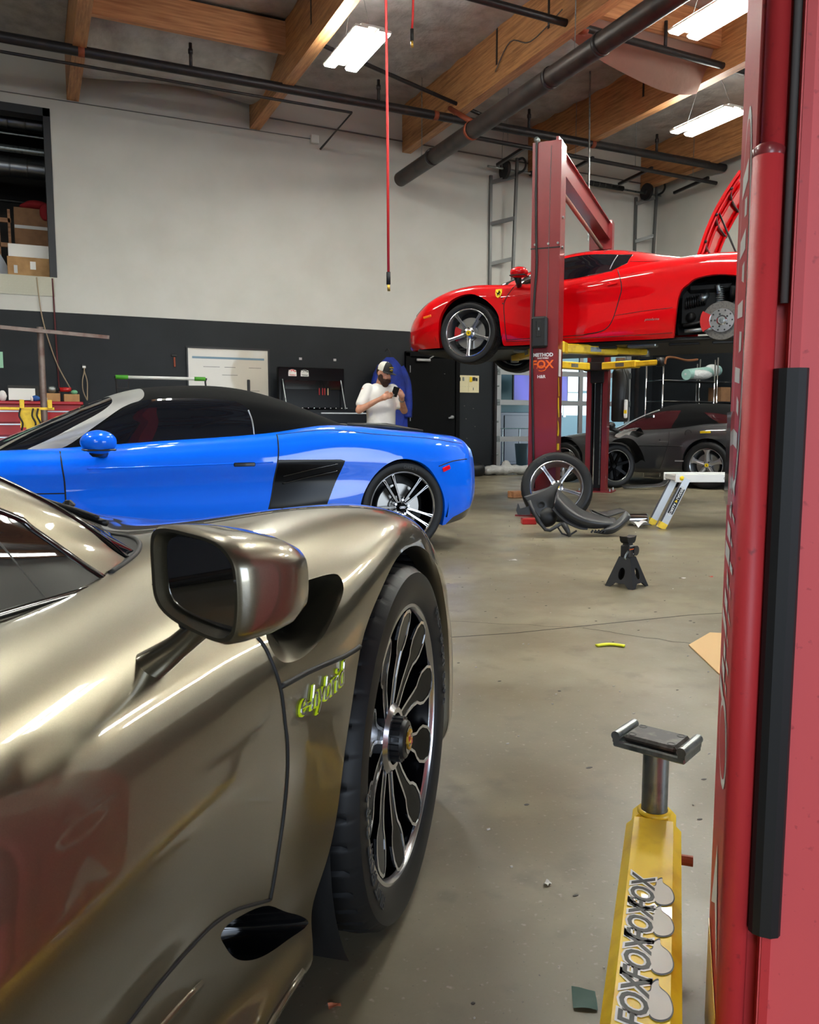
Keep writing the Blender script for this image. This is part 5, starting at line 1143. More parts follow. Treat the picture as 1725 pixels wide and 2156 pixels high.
for i in range(60):
    for j in range(7):
        x = .40 - i * .04; z = 2.975 + j * .04; sg = 1 if (i + j) % 2 else -1
        mb.box((x, YW - .0155, z), (.026, .004, .008), Matrix.Rotation(sg * .78, 3, 'Y'))
tag(mb.build('tread_lugs', tread(), dp), None, None, None, 'stuff')
m_duct = M('galvanised_duct', S(128, 130, 132), .28, metal=.9)
def duct(y, z, r, label):
    o = empty('spiral_duct', (0, 0, 0), 0, label, 'duct'); MB().cyl((-3.4, y, z), (.8, y, z), r, 32).build('duct_pipe', m_duct, o, True, angle=50)
    for i in range(16): MB().lathe([(r, -.012), (r + .010, 0), (r, .012)], 32, c=(.65 - i * .26, y, z), axis='x').build('duct_seam', m_duct, o, True)
duct(15.2, 5.90, .14, 'upper round metal duct inside the loft'); duct(15.2, 5.18, .16, 'lower round metal duct inside the loft, just above the ladder'); 
pipe('loft_conduit', [(-3.4, 14.9, 5.62), (.78, 14.9, 5.60)], .018, m_steel, 'slim bright conduit between the two loft ducts'); pipe('loft_pipe', [(-3.4, 15.0, 5.42), (.78, 15.0, 5.40)], .055, m_steel, 'grey pipe under the loft conduit', n=16); pipe('loft_shelf_bar', [(-3.4, 15.6, 4.75), (.78, 15.6, 4.72)], .03, m_black, 'black bar across the loft behind the cartons')
def carton(x0, x1, y0, y1, z0, z1, m, label, tape=None, lab=False):
    o = empty('cardboard_box', ((x0 + x1) / 2, (y0 + y1) / 2, z0), 0, label, 'box', None); w_, d, h = x1 - x0, y1 - y0, z1 - z0
    MB().box((0, 0, h / 2), (w_, d, h), bev=.006).build('carton', m, o)
    if tape is not None: MB().box((0, -d / 2 - .001, tape), (w_ * .98, .002, .05)).build('packing_tape', M('clear_tape', S(210, 196, 170), .08, coat=.6, bump=(30, .6, .01)), o)
    if lab: MB().box((.04, -d / 2 - .001, h * .62), (.08, .002, .12)).build('shipping_label', m_stkw, o); MB().box((-w_ * .32, -d / 2 - .001, h * .4), (.05, .002, .12)).build('packing_tape', M('clear_tape'), o)
    return o
carton(-.22, .42, 14.15, 14.6, 3.24, 3.56, m_carton, 'lower cardboard box in the loft with a white label', None, True)
carton(-.20, .42, 14.2, 14.55, 3.56, 3.76, m_white, 'flat white box on the lower cardboard box in the loft')
carton(-.10, .44, 14.65, 15.1, 3.24, 4.42, m_cartdk, 'tall brown cardboard box with shiny tape in the loft', .88)
mb = MB(); mb.ell((.24, 14.80, 4.50), (.20, .16, .08)); mb.ell((.36, 14.58, 4.36), (.09, .06, .14)); mb.ell((.12, 14.84, 4.48), (.14, .12, .06)); tag(soft(mb, 'red_black_jacket', M('red_fabric', S(128, 14, 22), .8), None, .02), 'crumpled red jacket on the tall loft box', 'jacket')
lr = empty('wooden_ladder_rack', (-.2, 15.4, 3.24), 0, 'brown wooden rack at the left inside the loft', 'rack')
for x in (-.14, .02): MB().box((x, 0, .65), (.04, .05, 1.3)).build('rack_upright', m_woodx, lr)
for z in (.2, .72, 1.12): MB().box((-.25, 0, z), (.6, .05, .07)).build('rack_rail', m_woodx, lr)
mb = MB(); mb.grid(lambda u, v: (-.75 + .55 * u, 14.25 + .1 * u, 3.24 + .75 * v * (1 - .8 * u ** 2)), 8, 6); tag(mb.build('grey_fender_panel', M('primer_grey', S(150, 154, 160), .4), None, True), 'pale grey curved panel at the left edge of the loft', 'panel')

# ------------------------------------------------------------------ black side door
d1 = empty('door_1', (0, 0, 0)); struct(d1, 'black steel side door with closer and lever knob')
m_doorb = M('black_door_paint', S(5, 5, 6), .55, spec=.12)
MB().box((6.95, YW - .02, 1.12), (.97, .05, 2.24), bev=.006).build('door_leaf', m_doorb, d1)
for x in (6.42, 7.48): MB().box((x, YW - .03, 1.16), (.08, .08, 2.32)).build('door_frame', m_doorb, d1)
MB().box((6.95, YW - .03, 2.30), (1.14, .08, .09)).build('door_frame', m_doorb, d1)
for z in (2.02, 1.12, .3): MB().box((6.465, YW - .055, z), (.018, .02, .13)).build('hinge', m_alur, d1)
cl_ = MB().box((6.73, YW - .09, 2.19), (.28, .06, .05), bev=.01).build('door_closer', m_alur, d1); MB().beam((6.85, YW - .1, 2.22), (7.0, YW - .06, 2.30), .012, .02).build('closer_arm', m_alur, cl_); MB().box((6.95, YW - .075, 2.315), (.14, .02, .03)).build('closer_bracket', m_alur, cl_)
MB().cyl((7.36, YW - .045, 1.13), (7.36, YW - .085, 1.13), .032, 16).build('door_rose', m_alur, d1, True); MB().beam((7.36, YW - .10, 1.13), (7.26, YW - .10, 1.11), .03, .035, bev=.01).build('door_lever', m_alur, d1)
for x, z in ((7.2, 1.95), (7.66, 1.35), (7.86, 1.3), (7.7, 1.1), (7.9, .95), (7.72, .72)): MB().box((x, YW - .002 - .044 * (x < 7.4), z), (.02, .004, .012)).build('wall_scuff', m_cable, wb)
# key board
kb = empty('key_board', (0, 0, 0), 0, 'cream pegboard with a few keys beside the black door', 'key board')
m_cream = M('cream_board', S(206, 196, 160), .6)
MB().box((7.74, YW - .012, 1.77), (.46, .022, .33), bev=.004).build('board', m_cream, kb)
MB().box((7.74, YW - .026, 1.77), (.012, .006, .32)).build('board_seam', m_cream, kb)
for k, (x, z, w_, h, m) in enumerate(((7.545, 1.86, .012, .07, m_black), (7.62, 1.865, .035, .07, m_steel), (7.78, 1.86, .05, .10, m_yellow_cap), (7.85, 1.87, .055, .07, m_black), (7.91, 1.86, .03, .06, m_black), (7.84, 1.68, .014, .05, m_steel))):
    MB().box((x, YW - .035, z), (w_, .02, h), bev=.005).build('hanging_key', m, kb)
for i in range(8): MB().cyl((7.56 + .05 * i, YW - .03, 1.72), (7.56 + .05 * i, YW - .022, 1.72), .004, 6).build('peg', m_steel, kb)
# black bag on the floor right of the door
mb = MB(); mb.box((7.72, 13.6, .12), (.40, .3, .24), bev=.06); tag(soft(mb, 'black_case', m_blackp, None, .03), 'low black case on the floor beside the side door', 'case')

# ------------------------------------------------------------------ coat, whiteboard, tool chests, bench
co = empty('blue_coat', (5.95, 13.50, .7), 0, 'royal blue work coat hanging on the charcoal wall behind the man', 'coat')
m_coat = M('blue_cloth', S(14, 40, 130), .75, mix=[(5, 5, S(8, 26, 92), .45, .7)], bump=(7, .5, .05))
mb = MB()
def coat(u, v):
    a = 2 * math.pi * u; wd = (.36 + .06 * v) if v > .12 else .10 + .9 * v * 2.4
    wd = .07 + .25 * min(1, v / .20) ** .8; f = 1 + .10 * math.sin(9 * a + 5 * v) * v
    return (wd * math.cos(a) * f, .16 * min(1, v / .15) * math.sin(a) * f + .10, 1.50 - 1.45 * v)
mb.grid(coat, 48, 24); cb_ = mb.build('coat_body', m_coat, co, True)
for sg in (-1, 1): MB().tube(smoothpoly([(sg * .18, .06, 1.32), (sg * .30, .04, 1.05), (sg * .33, .04, .70), (sg * .32, .04, .42)], 5, False), [.09] * 15 + [.07], 12).build('coat_sleeve', m_coat, co, True) if False else MB().tube(smoothpoly([(sg * .18, .06, 1.32), (sg * .30, .04, 1.05), (sg * .33, .04, .70), (sg * .32, .04, .42)], 5, False), .085, 12).build('coat_sleeve', m_coat, co, True)
MB().tube([(0, .32, 1.62), (0, .2, 1.66), (0, .1, 1.60), (0, .06, 1.50)], .008, 6).build('coat_hook', m_black, co, True)
wbd = empty('whiteboard', (0, 0, 0), 0, 'glossy whiteboard with faint writing reflecting the bay door', 'whiteboard')
MB().box((3.09, YW - .012, 1.72), (1.36, .02, 1.06)).build('board_surface', M('glossy_board', S(190, 184, 172), .05, spec=.22), wbd)
for c, d in (((3.09, YW - .016, 2.265), (1.42, .03, .03)), ((2.40, YW - .016, 1.72), (.025, .03, 1.1)), ((3.78, YW - .016, 1.72), (.03, .03, 1.1))): MB().box(c, d).build('board_frame', m_blackp, wbd)
MB().box((3.09, YW - .0235, 2.10), (1.22, .002, .035)).build('header_stripe', M('blue_print', S(96, 122, 138), .3), wbd)
for k in range(6):
    for j in range(3):
        if random.random() < .75: MB().box((2.75 + .38 * j + random.uniform(-.05, .05), YW - .0232, 1.95 - .13 * k), (random.uniform(.12, .3), .0015, .008)).build('handwriting', m_cable, wbd)
MB().box((3.42, YW - .03, 1.60), (.05, .02, .3), bev=.006).build('hanging_marker', m_blackp, wbd)
# black roller tool chest with raised lid
tb = empty('black_tool_chest', (0, 0, 0), 0, 'black roller tool chest with raised lid and two badges', 'tool chest')
m_tb = M('tool_chest_black', S(7, 8, 11), .25, spec=.2)
MB().box((4.75, 13.52, .62), (1.60, .55, 1.24), bev=.01).build('chest_body', m_tb, tb)
for k in range(5):
    dr = MB().box((4.75, 13.24, .16 + .235 * k), (1.52, .02, .21), bev=.006).build('drawer', m_tb, tb); MB().box((4.95, 13.225, .24 + .235 * k), (.9, .015, .02)).build('drawer_pull', m_alur if k == 4 else m_tb, dr)
MB().box((5.22, 13.225, 1.19), (.10, .008, .045)).build('maker_plate', m_stkw, tb)
ld_ = MB().box((4.47, 13.66, 1.62), (1.20, .10, .70), bev=.01).build('raised_lid', m_tb, tb)
MB().box((4.50, 13.605, 1.67), (1.05, .012, .16), bev=.004).build('lid_recess', m_blackg, ld_)
for x in (3.94, 5.0): MB().tube([(x, 13.60, 1.76), (x + .03, 13.45, 1.26)], .010, 6).build('lid_strut', m_steel, ld_)
for i in range(9): MB().ell((4.2 + .1 * i, 13.30, 1.262), (.012, .012, .014), None, 8, 6).build('socket', m_chrome, tb, True)
for k, (x, m1, m2) in enumerate(((4.12, m_stkw, M('badge_red', S(200, 40, 40), .4)), (4.34, m_stkw, m_stkk))):
    dome = [(-.072, -.05), (.072, -.05), (.072, .005)] + [(.072 * math.cos(R(10 + 16 * i)), .062 * math.sin(R(10 + 16 * i)) + .005) for i in range(11)] + [(-.072, .005)]
    st_ = MB().prism(dome, 13.604, 13.608, lambda a, b, h: (x + a, h, 1.865 + b)).build('dome_badge', m1, ld_)
    MB().prism([(a * .86, b * .82 + .010) for a, b in dome[3:]], 13.602, 13.604, lambda a, b, h: (x + a, h, 1.865 + b)).build('badge_field', m2, st_)
    MB().text('MAC', .062, lambda a, b, h: (x + a, 13.6012 - h, 1.892 + b), ext=.0004, bold=.002).build('badge_lettering', m_stkw, st_)
    MB().text('TOOLS', .034, lambda a, b, h: (x + a, 13.6022 - h, 1.834 + b), ext=.0004, bold=.001).build('badge_lettering', m2, st_)
for x, m in ((4.60, m_cal_red), (4.66, m_cal_red), (4.70, m_cal_red), (4.76, M('pen_cream', S(220, 200, 150), .5))): MB().cyl((x, 13.6, 1.50), (x, 13.6, 1.62), .008, 6).build('screwdriver', m, tb)
for x in (4.36, 5.0): MB().box((x, YW - .004, 2.14), (.05, .006, .04)).build('wall_anchor', m_alur, wb)
# red tool bench at the left
bn = empty('red_tool_bench', (0, 0, 0), 0, 'red tool bench with silver drawer trims below the hanging cords', 'tool bench')
m_bred = M('bench_red', S(172, 28, 34), .35, coat=.4)
MB().box((-.55, 13.52, .64), (2.5, .60, 1.28), bev=.01).build('bench_body', m_bred, bn); MB().box((-.55, 13.5, 1.30), (2.56, .66, .045), bev=.008).build('bench_top', m_bred, bn)
for k in range(6):
    for j in range(2):
        dr = MB().box((-1.1 + 1.12 * j, 13.21, .15 + .19 * k), (1.08, .02, .17), bev=.005).build('drawer', m_bred, bn); MB().box((-1.1 + 1.12 * j, 13.195, .225 + .19 * k), (1.05, .016, .018)).build('drawer_trim', m_alu, dr)
def lump(name, c, r, m, label, cat, vox=.02, extra=()):
    mb = MB(); mb.ell(c, r)
    for e, q in extra: mb.ell(e, q)
    return tag(soft(mb, name, m, None, vox), label, cat)
p = empty('clipboard_papers', (-.10, 13.42, 1.345), 0, 'white sheets leaning in a black tray on the red bench', 'papers')
MB().box((0, .04, .085), (.36, .012, .20), Matrix.Rotation(-.5, 3, 'X')).build('paper_sheet', m_white, p); MB().box((.02, .09, .10), (.42, .02, .25), Matrix.Rotation(-.35, 3, 'X')).build('tray', m_blackp, p)
carton(.20, .42, 13.35, 13.6, 1.323, 1.45, m_carton, 'small cardboard box on the bench beside the steel post'); carton(.47, .69, 13.35, 13.6, 1.323, 1.44, m_carton, 'small cardboard box at the far end of the red bench')
dr_ = empty('cordless_drill', (.52, 13.45, 1.45), 0, 'red and black cordless drill lying on the bench boxes', 'drill')
MB().cyl((-.10, 0, .06), (.06, 0, .06), .035, 12).build('drill_body', m_red, dr_, True); MB().box((.05, 0, .03), (.05, .05, .12), bev=.01).build('drill_grip', m_black, dr_); MB().cyl((-.16, 0, .06), (-.10, 0, .06), .02, 10).build('drill_chuck', m_black, dr_, True)
lump('silver_foil_bag', (.31, 13.42, 1.51), (.07, .06, .06), m_steel, 'crumpled silver bag on the bench boxes', 'bag'); lump('green_bottle', (.62, 13.4, 1.47), (.06, .05, .04), M('green_plastic', S(110, 170, 130), .4), 'pale green lump beside the drill', 'bottle'); lump('blue_cloth', (.08, 13.4, 1.37), (.07, .06, .05), M('blue_rag', S(40, 90, 160), .8), 'blue rag on the bench by the white papers', 'rag'); lump('white_jar', (-.36, 13.4, 1.40), (.06, .06, .09), m_white, 'white jar at the left end of the bench', 'jar')
for k, (x, z) in enumerate(((.03, 1.32), (.22, 1.32))):
    o = empty('spray_bottle', (x, 13.28, 1.323), 0, ('first', 'second')[k] + ' tiny clear bottle along the front edge of the bench', 'bottle'); mb = MB(); mb.lathe([(0, 0), (.018, 0), (.018, .05), (.008, .065), (.008, .08), (0, .08)], 12, axis='z'); mb.build('bottle_body', m_stkw, o, True)
# yellow engine stand
es = empty('yellow_engine_stand', (-.02, 12.4, 0), 0, 'yellow engine stand with dangling chains in front of the red bench', 'engine stand')
MB().box((-.05, 0, 1.20), (.75, .05, .035)).build('stand_bar', m_lyel, es)
for x in (-.08, .27): MB().box((x, -.02, 1.26), (.06, .05, .12), bev=.005).build('stand_fork', m_lyel, es)
MB().box((.02, 0, 1.06), (.26, .04, .24)).build('stand_plate', m_lyel, es)
for x in (-.10, .06, .12): MB().tube(smoothpoly([(x, -.04, 1.2), (x - .02, -.06, 1.1), (x + .02, -.06, 1.0), (x, -.05, .9)], 4, False), .012, 6).build('hanging_chain', m_pipe, es, True)
MB().box((0, .0, .50), (.08, .08, 1.0)).build('stand_post', m_lyel, es); MB().box((0, .1, .04), (.7, .06, .06)).build('stand_foot', m_lyel, es); MB().box((0, .1, .04), (.06, .9, .06)).build('stand_foot', m_lyel, es)
# steel T post
tp = empty('steel_t_post', (.18, 12.84, 0), 0, 'worn steel post with a long crossbar standing before the charcoal wall', 'post')
m_worn = M('worn_steel', S(132, 118, 112), .5, metal=.5, mix=[(6, 5, S(104, 76, 68), .45, .7)])
MB().cyl((0, 0, .012), (0, 0, 2.36), .045, 16).build('upright', m_worn, tp, True, angle=40); MB().beam((-.9, .03, 2.36), (.90, -.28, 2.23), .05, .05).build('crossbar', m_worn, tp); MB().box((0, 0, .006), (.4, .4, .012)).build('base_plate', m_worn, tp)
# wall outlet with cord, wall tag, work light, poster, cords
ol = empty('wall_outlet', (0, 0, 0), 0, 'white wall plug with a looped cord above the bench', 'outlet'); MB().box((.80, YW - .015, 1.89), (.07, .03, .08), bev=.005).build('outlet_plate', m_blackp, ol); MB().box((.80, YW - .04, 1.885), (.05, .03, .035), bev=.005).build('plug', m_stkw, ol)
for sg in (-1, 1): MB().tube(smoothpoly([(.80, YW - .05, 1.87), (.80 + sg * .005, YW - .06, 1.80), (.80 + sg * .035, YW - .08, 1.66), (.80 + sg * .03, YW - .1, 1.5), (.82, YW - .15, 1.36)], 5, False), .008, 6).build('cord', M('tan_cord', S(150, 132, 108), .6), ol, True)
pk = empty('hanging_key_fob', (2.19, YW - .01, 1.95), 0, 'small hook with hanging tags beside the whiteboard', 'hook'); MB().box((0, 0, .17), (.09, .02, .04), bev=.005).build('hook_bar', m_black, pk); MB().box((.005, -.005, .06), (.03, .01, .16), bev=.004).build('tag_strip', m_rust, pk)
wk = empty('work_light_bar', (0, 0, 0), 0, 'long silver work light with green grips behind the blue car roof', 'work light')
MB().cyl((1.28, 12.4, 1.66), (2.26, 12.4, 1.66), .024, 12).build('light_tube', M('satin_white_tube', S(206, 206, 204), .4), wk, True)
m_green = M('green_grip', S(70, 150, 40), .45)
for a, b in ((1.13, 1.30), (2.24, 2.40)): MB().cyl((a, 12.4, 1.66), (b, 12.4, 1.66), .031, 12).build('green_grip', m_green, wk, True)
for x, s_ in ((1.12, 1), (2.42, -1)): MB().tube([(x, 12.4, 1.67), (x + .02 * s_, 12.4, 1.62), (x + .04, 12.4, 1.1), (x + .05, 12.4, .0)], .014, 8).build('stand_leg', m_black, wk, True)
MB().tube([(1.14, 12.38, 1.6), (1.14, 12.38, 1.5), (1.30, 12.38, 1.5), (1.30, 12.38, 1.6)], .008, 6).build('cord_hook', m_black, wk)
tag(MB().box((-.62, YW - .006, 1.96), (.56, .008, .24)).build('green_poster', M('mint_paper', S(150, 198, 170), .6)), 'mint green sheet on the wall at the left edge', 'poster')
pipe('tan_cord', smoothpoly([(.18, YW - .03, 3.22), (.22, YW - .03, 2.7), (.30, YW - .03, 2.3), (.42, YW - .03, 1.9), (.60, YW - .2, 1.5)], 5, False), .009, M('tan_cord'), 'tan extension cord dropping from the loft to the bench', 'cord', 6)
pipe('maroon_cord', [(.40, YW - .02, 3.22), (.41, YW - .02, 2.4), (.43, YW - .02, 1.36)], .012, M('maroon_cord', S(84, 30, 34), .6), 'dark red cord running straight down beside the tan cord', 'cord', 6)

# ------------------------------------------------------------------ glazed overhead door and the showroom behind it
gd = empty('door_2', (0, 0, 0)); struct(gd, 'glazed aluminium overhead door to the showroom')
m_gal = M('door_aluminium', S(176, 178, 180), .38, metal=.55)
zs = (.05, .70, 1.43, 2.03, 2.68); YD = YW + .06
for x, w_ in ((8.45, .12), (10.46, .09), (11.70, .12)): MB().box((x, YD, 1.42), (w_, .05, 2.8)).build('door_stile', m_gal, gd)
for z in zs: MB().box((10.07, YD - .005, z), (3.36, .05, .10)).build('door_rail', m_gal, gd)
for i in range(4):
    for a, b in ((8.51, 10.415), (10.505, 11.64)):
        MB().box(((a + b) / 2, YD + .005, (zs[i] + zs[i + 1]) / 2), (b - a, .006, zs[i + 1] - zs[i] - .10)).build('glass_pane', m_glass, gd)
for x in (8.32, 11.86): MB().box((x, YW - .05, 1.6), (.05, .07, 3.2)).build('door_track', m_pipe, gd)
for z in (.70, 1.43, 2.03):
    for x in (8.44, 11.72): MB().box((x, YD - .04, z), (.08, .03, .12), bev=.01).build('door_hinge', m_steel, gd); 
for z in (.4, 1.05, 1.75): MB().cyl((8.30, YW - .02, z), (8.42, YW - .02, z), .02, 8).build('track_roller', m_steel, gd)
mb = MB(); X0, X1, Y0, Y1, Z1 = 6.0, 17.5, YW + .2, 18.2, 3.2
for c, d in ((((X0 + X1) / 2, Y1 + .05, Z1 / 2), (X1 - X0, .1, Z1)), ((X0, (Y0 + Y1) / 2, Z1 / 2), (.1, Y1 - Y0, Z1)), ((X1, (Y0 + Y1) / 2, Z1 / 2), (.1, Y1 - Y0, Z1)), (((X0 + X1) / 2, (Y0 + Y1) / 2, Z1 + .05), (X1 - X0, Y1 - Y0, .1))): mb.box(c, d)
struct(mb.build('wall_showroom', M('showroom_wall', S(104, 128, 134), .6)), 'pale blue-grey showroom wall behind the glass door')
struct(MB().box(((X0 + X1) / 2, (Y0 + Y1) / 2, -.06), (X1 - X0, Y1 - Y0, .11)).build('floor_showroom', M('showroom_floor', S(96, 116, 120), .25)), 'pale polished showroom floor')
for k, (x, y) in enumerate(((10.5, 16.0), (14.0, 16.0))):
    o = empty('showroom_panel_light', (x, y, Z1 - .05), 0, 'lit ceiling panel in the showroom', 'ceiling light', 'showroom panel lights'); MB().box((0, 0, .02), (1.24, .64, .04)).build('panel_frame', m_white, o); MB().box((0, 0, -.005), (1.16, .56, .012)).build('panel_diffuser', M('panel_glow', (1, 1, 1), .5, emit=(.82, .94, 1), es=2.6), o)
tv = empty('wall_screen', (11.72, 17.3, 1.92), 0, 'large wall screen glowing blue and violet in the showroom', 'television')
MB().box((0, 0, 0), (1.66, .06, .84), bev=.008).build('screen_bezel', m_black, tv)
def screen_mat():
    m = bpy.data.materials.new('screen_blue'); m.use_nodes = True; n = m.node_tree.nodes; l = m.node_tree.links; b = n['Principled BSDF']
    tc = n.new('ShaderNodeTexCoord'); wv = n.new('ShaderNodeTexWave'); wv.inputs['Scale'].default_value = .55; wv.inputs['Distortion'].default_value = 5; wv.inputs['Detail'].default_value = 1; wv.bands_direction = 'DIAGONAL'; l.new(tc.outputs['Object'], wv.inputs[0])
    r = n.new('ShaderNodeValToRGB'); r.color_ramp.elements[0].color = (*S(22, 30, 120), 1); r.color_ramp.elements[1].color = (*S(96, 84, 250), 1); l.new(wv.outputs[0], r.inputs[0])
    l.new(r.outputs[0], b.inputs['Emission Color']); b.inputs['Emission Strength'].default_value = .36; b.inputs['Base Color'].default_value = (.01, .01, .02, 1); return m
MB().box((0, -.034, 0), (1.60, .006, .79)).build('screen_image', screen_mat(), tv)
MB().text('lounge', .09, lambda x, y, z: (x - .45, -.040 - z, y + .24), ext=.0005).build('screen_lettering', m_rust, tv) if False else None
w2 = empty('window_2', (0, 0, 0)); struct(w2, 'bright daylight window at the back of the showroom')
m_day = M('daylight_glass', (.8, .9, .95), .3, emit=(.72, .92, 1.0), es=.3)
for a, b in ((12.62, 13.05), (13.15, 14.4)):
    for z0, z1 in ((1.25, 1.85), (1.92, 2.6)): MB().box(((a + b) / 2, Y1 - .01, (z0 + z1) / 2), (b - a, .02, z1 - z0)).build('window_pane', m_day, w2)
MB().box((13.1, Y1 - .02, 1.9), (1.0, .03, .05)).build('window_bar', m_white, w2); MB().box((13.1, Y1 - .02, 1.9), (.08, .03, 1.4)).build('window_bar', m_white, w2)
cn = empty('showroom_counter', (10.6, 17.3, 0), 0, 'dark navy counter under the showroom screen', 'counter'); MB().box((0, .3, .65), (3.6, .6, 1.3), bev=.01).build('counter_body', M('navy_cabinet', S(22, 30, 46), .35), cn)
for i in range(4): MB().box((-1.3 + .88 * i, -.012, .65), (.80, .02, 1.15), bev=.006).build('counter_door', M('navy_cabinet'), cn)
tbl = empty('glass_table', (9.80, 15.6, 0), 0, 'glass-topped table with steel legs behind the overhead door', 'table'); MB().box((0, 0, .905), (.85, .55, .02), bev=.004).build('table_top', M('green_glass', S(190, 220, 214), .05, coat=.5), tbl)
for x in (-.36, .36):
    for y in (-.22, .22): MB().cyl((x, y, 0), (x, y, .895), .015, 8).build('table_leg', m_steel, tbl)
bnn = empty('clear_bin', (9.68, 14.95, 0), 0, 'clear plastic bin standing behind the overhead door glass', 'bin'); mb = MB(); mb.lathe([(.0, .03), (.11, .03), (.16, .58), (.165, .58), (.115, .02), (0, .02)], 20, axis='z'); mb.build('bin_wall', M('clear_plastic', S(150, 175, 185), .25, alpha=.6), bnn, True)
def chair(x, y, rz, label):
    o = empty('metal_chair', (x, y, 0), rz, label, 'chair')
    MB().box((0, 0, .45), (.42, .40, .03), bev=.01).build('seat', m_blackp, o); MB().grid(lambda u, v: (-.2 + .4 * u, .19 + .06 * v + .05 * (1 - (2 * u - 1) ** 2), .50 + .38 * v), 8, 4).build('backrest', m_blackp, o, True)
    for a in (-.18, .18):
        for b in (-.17, .17): MB().cyl((a * 1.15, b * 1.15, 0), (a, b, .44), .011, 8).build('leg', m_chrome, o)
chair(9.1, 15.7, .6, 'black chair with chrome legs left of the glass table'); chair(10.5, 15.3, -.5, 'black chair with chrome legs right of the glass table')
# bubble wrap on the floor before the door
mb = MB()
for i in range(9): mb.ell((8.05 + .12 * i, 13.62 + .02 * math.sin(i * 2.1), .10 + .015 * math.sin(i * 1.7)), (.12, .11, .095))
mb.ell((8.45, 13.62, .2), (.10, .06, .10)); tag(soft(mb, 'bubble_wrap_roll', M('bubble_wrap', S(176, 176, 174), .25, coat=.4, bump=(60, .8, .02)), None, .025, 3), 'grey bubble-wrap roll lying at the foot of the glazed door', 'bubble wrap')

# ------------------------------------------------------------------ wall racks with barbell, shelves by the grey car
rk = empty('barbell_rack', (0, 0, 0), 0, 'grey ladder-like wall rack carrying a barbell high on the wall', 'rack')
m_rk = M('rack_grey', S(104, 106, 106), .4, metal=.5)
for x0, x1 in ((8.18, 8.58), (11.70, 12.0)):
    MB().beam((x0, YW - .04, 2.75), (x0, YW - .04, 5.72), .05, .05).build('rack_upright', m_rk, rk); MB().beam((x1 - .08, YW - .3, 2.75), (x1 + .02, YW - .3, 6.02), .05, .05).build('rack_upright', m_rk, rk)
    for z in (3.4, 4.1, 4.85, 5.62): MB().beam((x0, YW - .05, z - .03), (x1 - .02, YW - .3, z + .06), .04, .07).build('rack_rung', m_rk, rk)
    MB().tube(smoothpoly([(x1 + .02, YW - .3, 5.98), (x1 + .12, YW - .34, 6.02), (x1 + .18, YW - .36, 5.92), (x1 + .14, YW - .34, 5.80), (x1, YW - .3, 5.72)], 5, False), .022, 8).build('rack_hook', m_blackp, rk, True)
bb = empty('barbell', (0, YW - .22, 5.80), 0, 'long steel barbell with dark plates and black foam sleeves on the wall rack', 'barbell')
MB().cyl((8.0, 0, .02), (12.2, 0, -.04), .02, 12).build('bar', m_steel, bb, True)
for x in (8.38, 11.82): MB().cyl((x - .03, 0, 0), (x + .03, 0, 0), .17, 28).build('weight_plate', m_pipe, bb, True, angle=40); MB().cyl((x - .05, 0, 0), (x + .05, 0, 0), .05, 14).build('plate_hub', m_black, bb, True)
for a, b in ((8.95, 9.75), (10.35, 11.2)):
    MB().cyl((a, 0, .005), (b, 0, -.01), .05, 14).build('foam_sleeve', m_black, bb, True)
    for i in range(5): MB().lathe([(.050, -.006), (.053, 0), (.050, .006)], 14, c=(a + .08 + (b - a - .1) * i / 5, 0, 0), axis='x').build('tape_band', m_cable, bb, True)
def wire_rack(x0, x1, y0, y1, h, zs, label):
    o = empty('wire_shelf', (0, 0, 0), 0, label, 'shelf')
    for x in (x0, x1):
        for y in (y0, y1): MB().cyl((x, y, 0), (x, y, h), .014, 8).build('shelf_post', m_chrome, o, True)
    for z in zs:
        s_ = MB().tube([(x0, y0, z), (x1, y0, z), (x1, y1, z), (x0, y1, z)], .007, 5, closed=True, cap=False).build('shelf_frame', m_chrome, o)
        MB().box(((x0 + x1) / 2, (y0 + y1) / 2, z - .01), (x1 - x0, y1 - y0, .004)).build('shelf_liner', m_black, s_)
    return o
wire_rack(10.54, 11.80, 11.6, 12.05, 2.16, (.3, .85, 1.42, 1.80), 'chrome wire shelf behind the grey convertible'); wire_rack(11.87, 12.26, 11.6, 12.05, 2.25, (.3, .85, 1.42, 1.80), 'narrow chrome wire shelf against the side wall')
rl = empty('wrapped_roll', (11.5, 11.75, 1.97), 0, 'bundle wrapped in white plastic lying on the wire shelf', 'roll')
MB().cyl((-.42, -.16, -.06), (.62, .1, .06), .10, 20).build('roll_body', M('teal_wrap', S(150, 190, 182), .3, coat=.4, bump=(25, .6, .02)), rl, True, angle=50); mb = MB(); mb.ell((-.1, -.13, -.05), (.35, .12, .10)); mb.ell((.4, .02, .05), (.2, .1, .12)); soft(mb, 'plastic_wrap', M('white_wrap', S(206, 208, 208), .22, coat=.5, bump=(20, .9, .03)), rl, .02, 3)
carton(12.0, 12.25, 11.62, 11.95, 1.425, 1.70, m_cartdk, 'brown cardboard box on the narrow wire shelf')
lump('red_light_on_car', (0, 0, -5), (.01, .01, .01), m_red, 'x', 'x') if False else None
for k, (x, z) in enumerate(((10.62, 2.12), (10.85, 2.16), (11.35, 2.16))):
    pass
bs = empty('tie_down_straps', (10.9, 11.7, 2.14), 0, 'brown straps bundled on top of the wire shelf posts', 'strap'); MB().tube(smoothpoly([(-.36, -.13, -.06), (-.32, -.13, .06), (-.1, -.1, .07), (.2, -.1, .03), (.5, -.05, .06)], 5, False), .022, 6).build('strap', M('brown_strap', S(110, 66, 36), .8), bs, True)
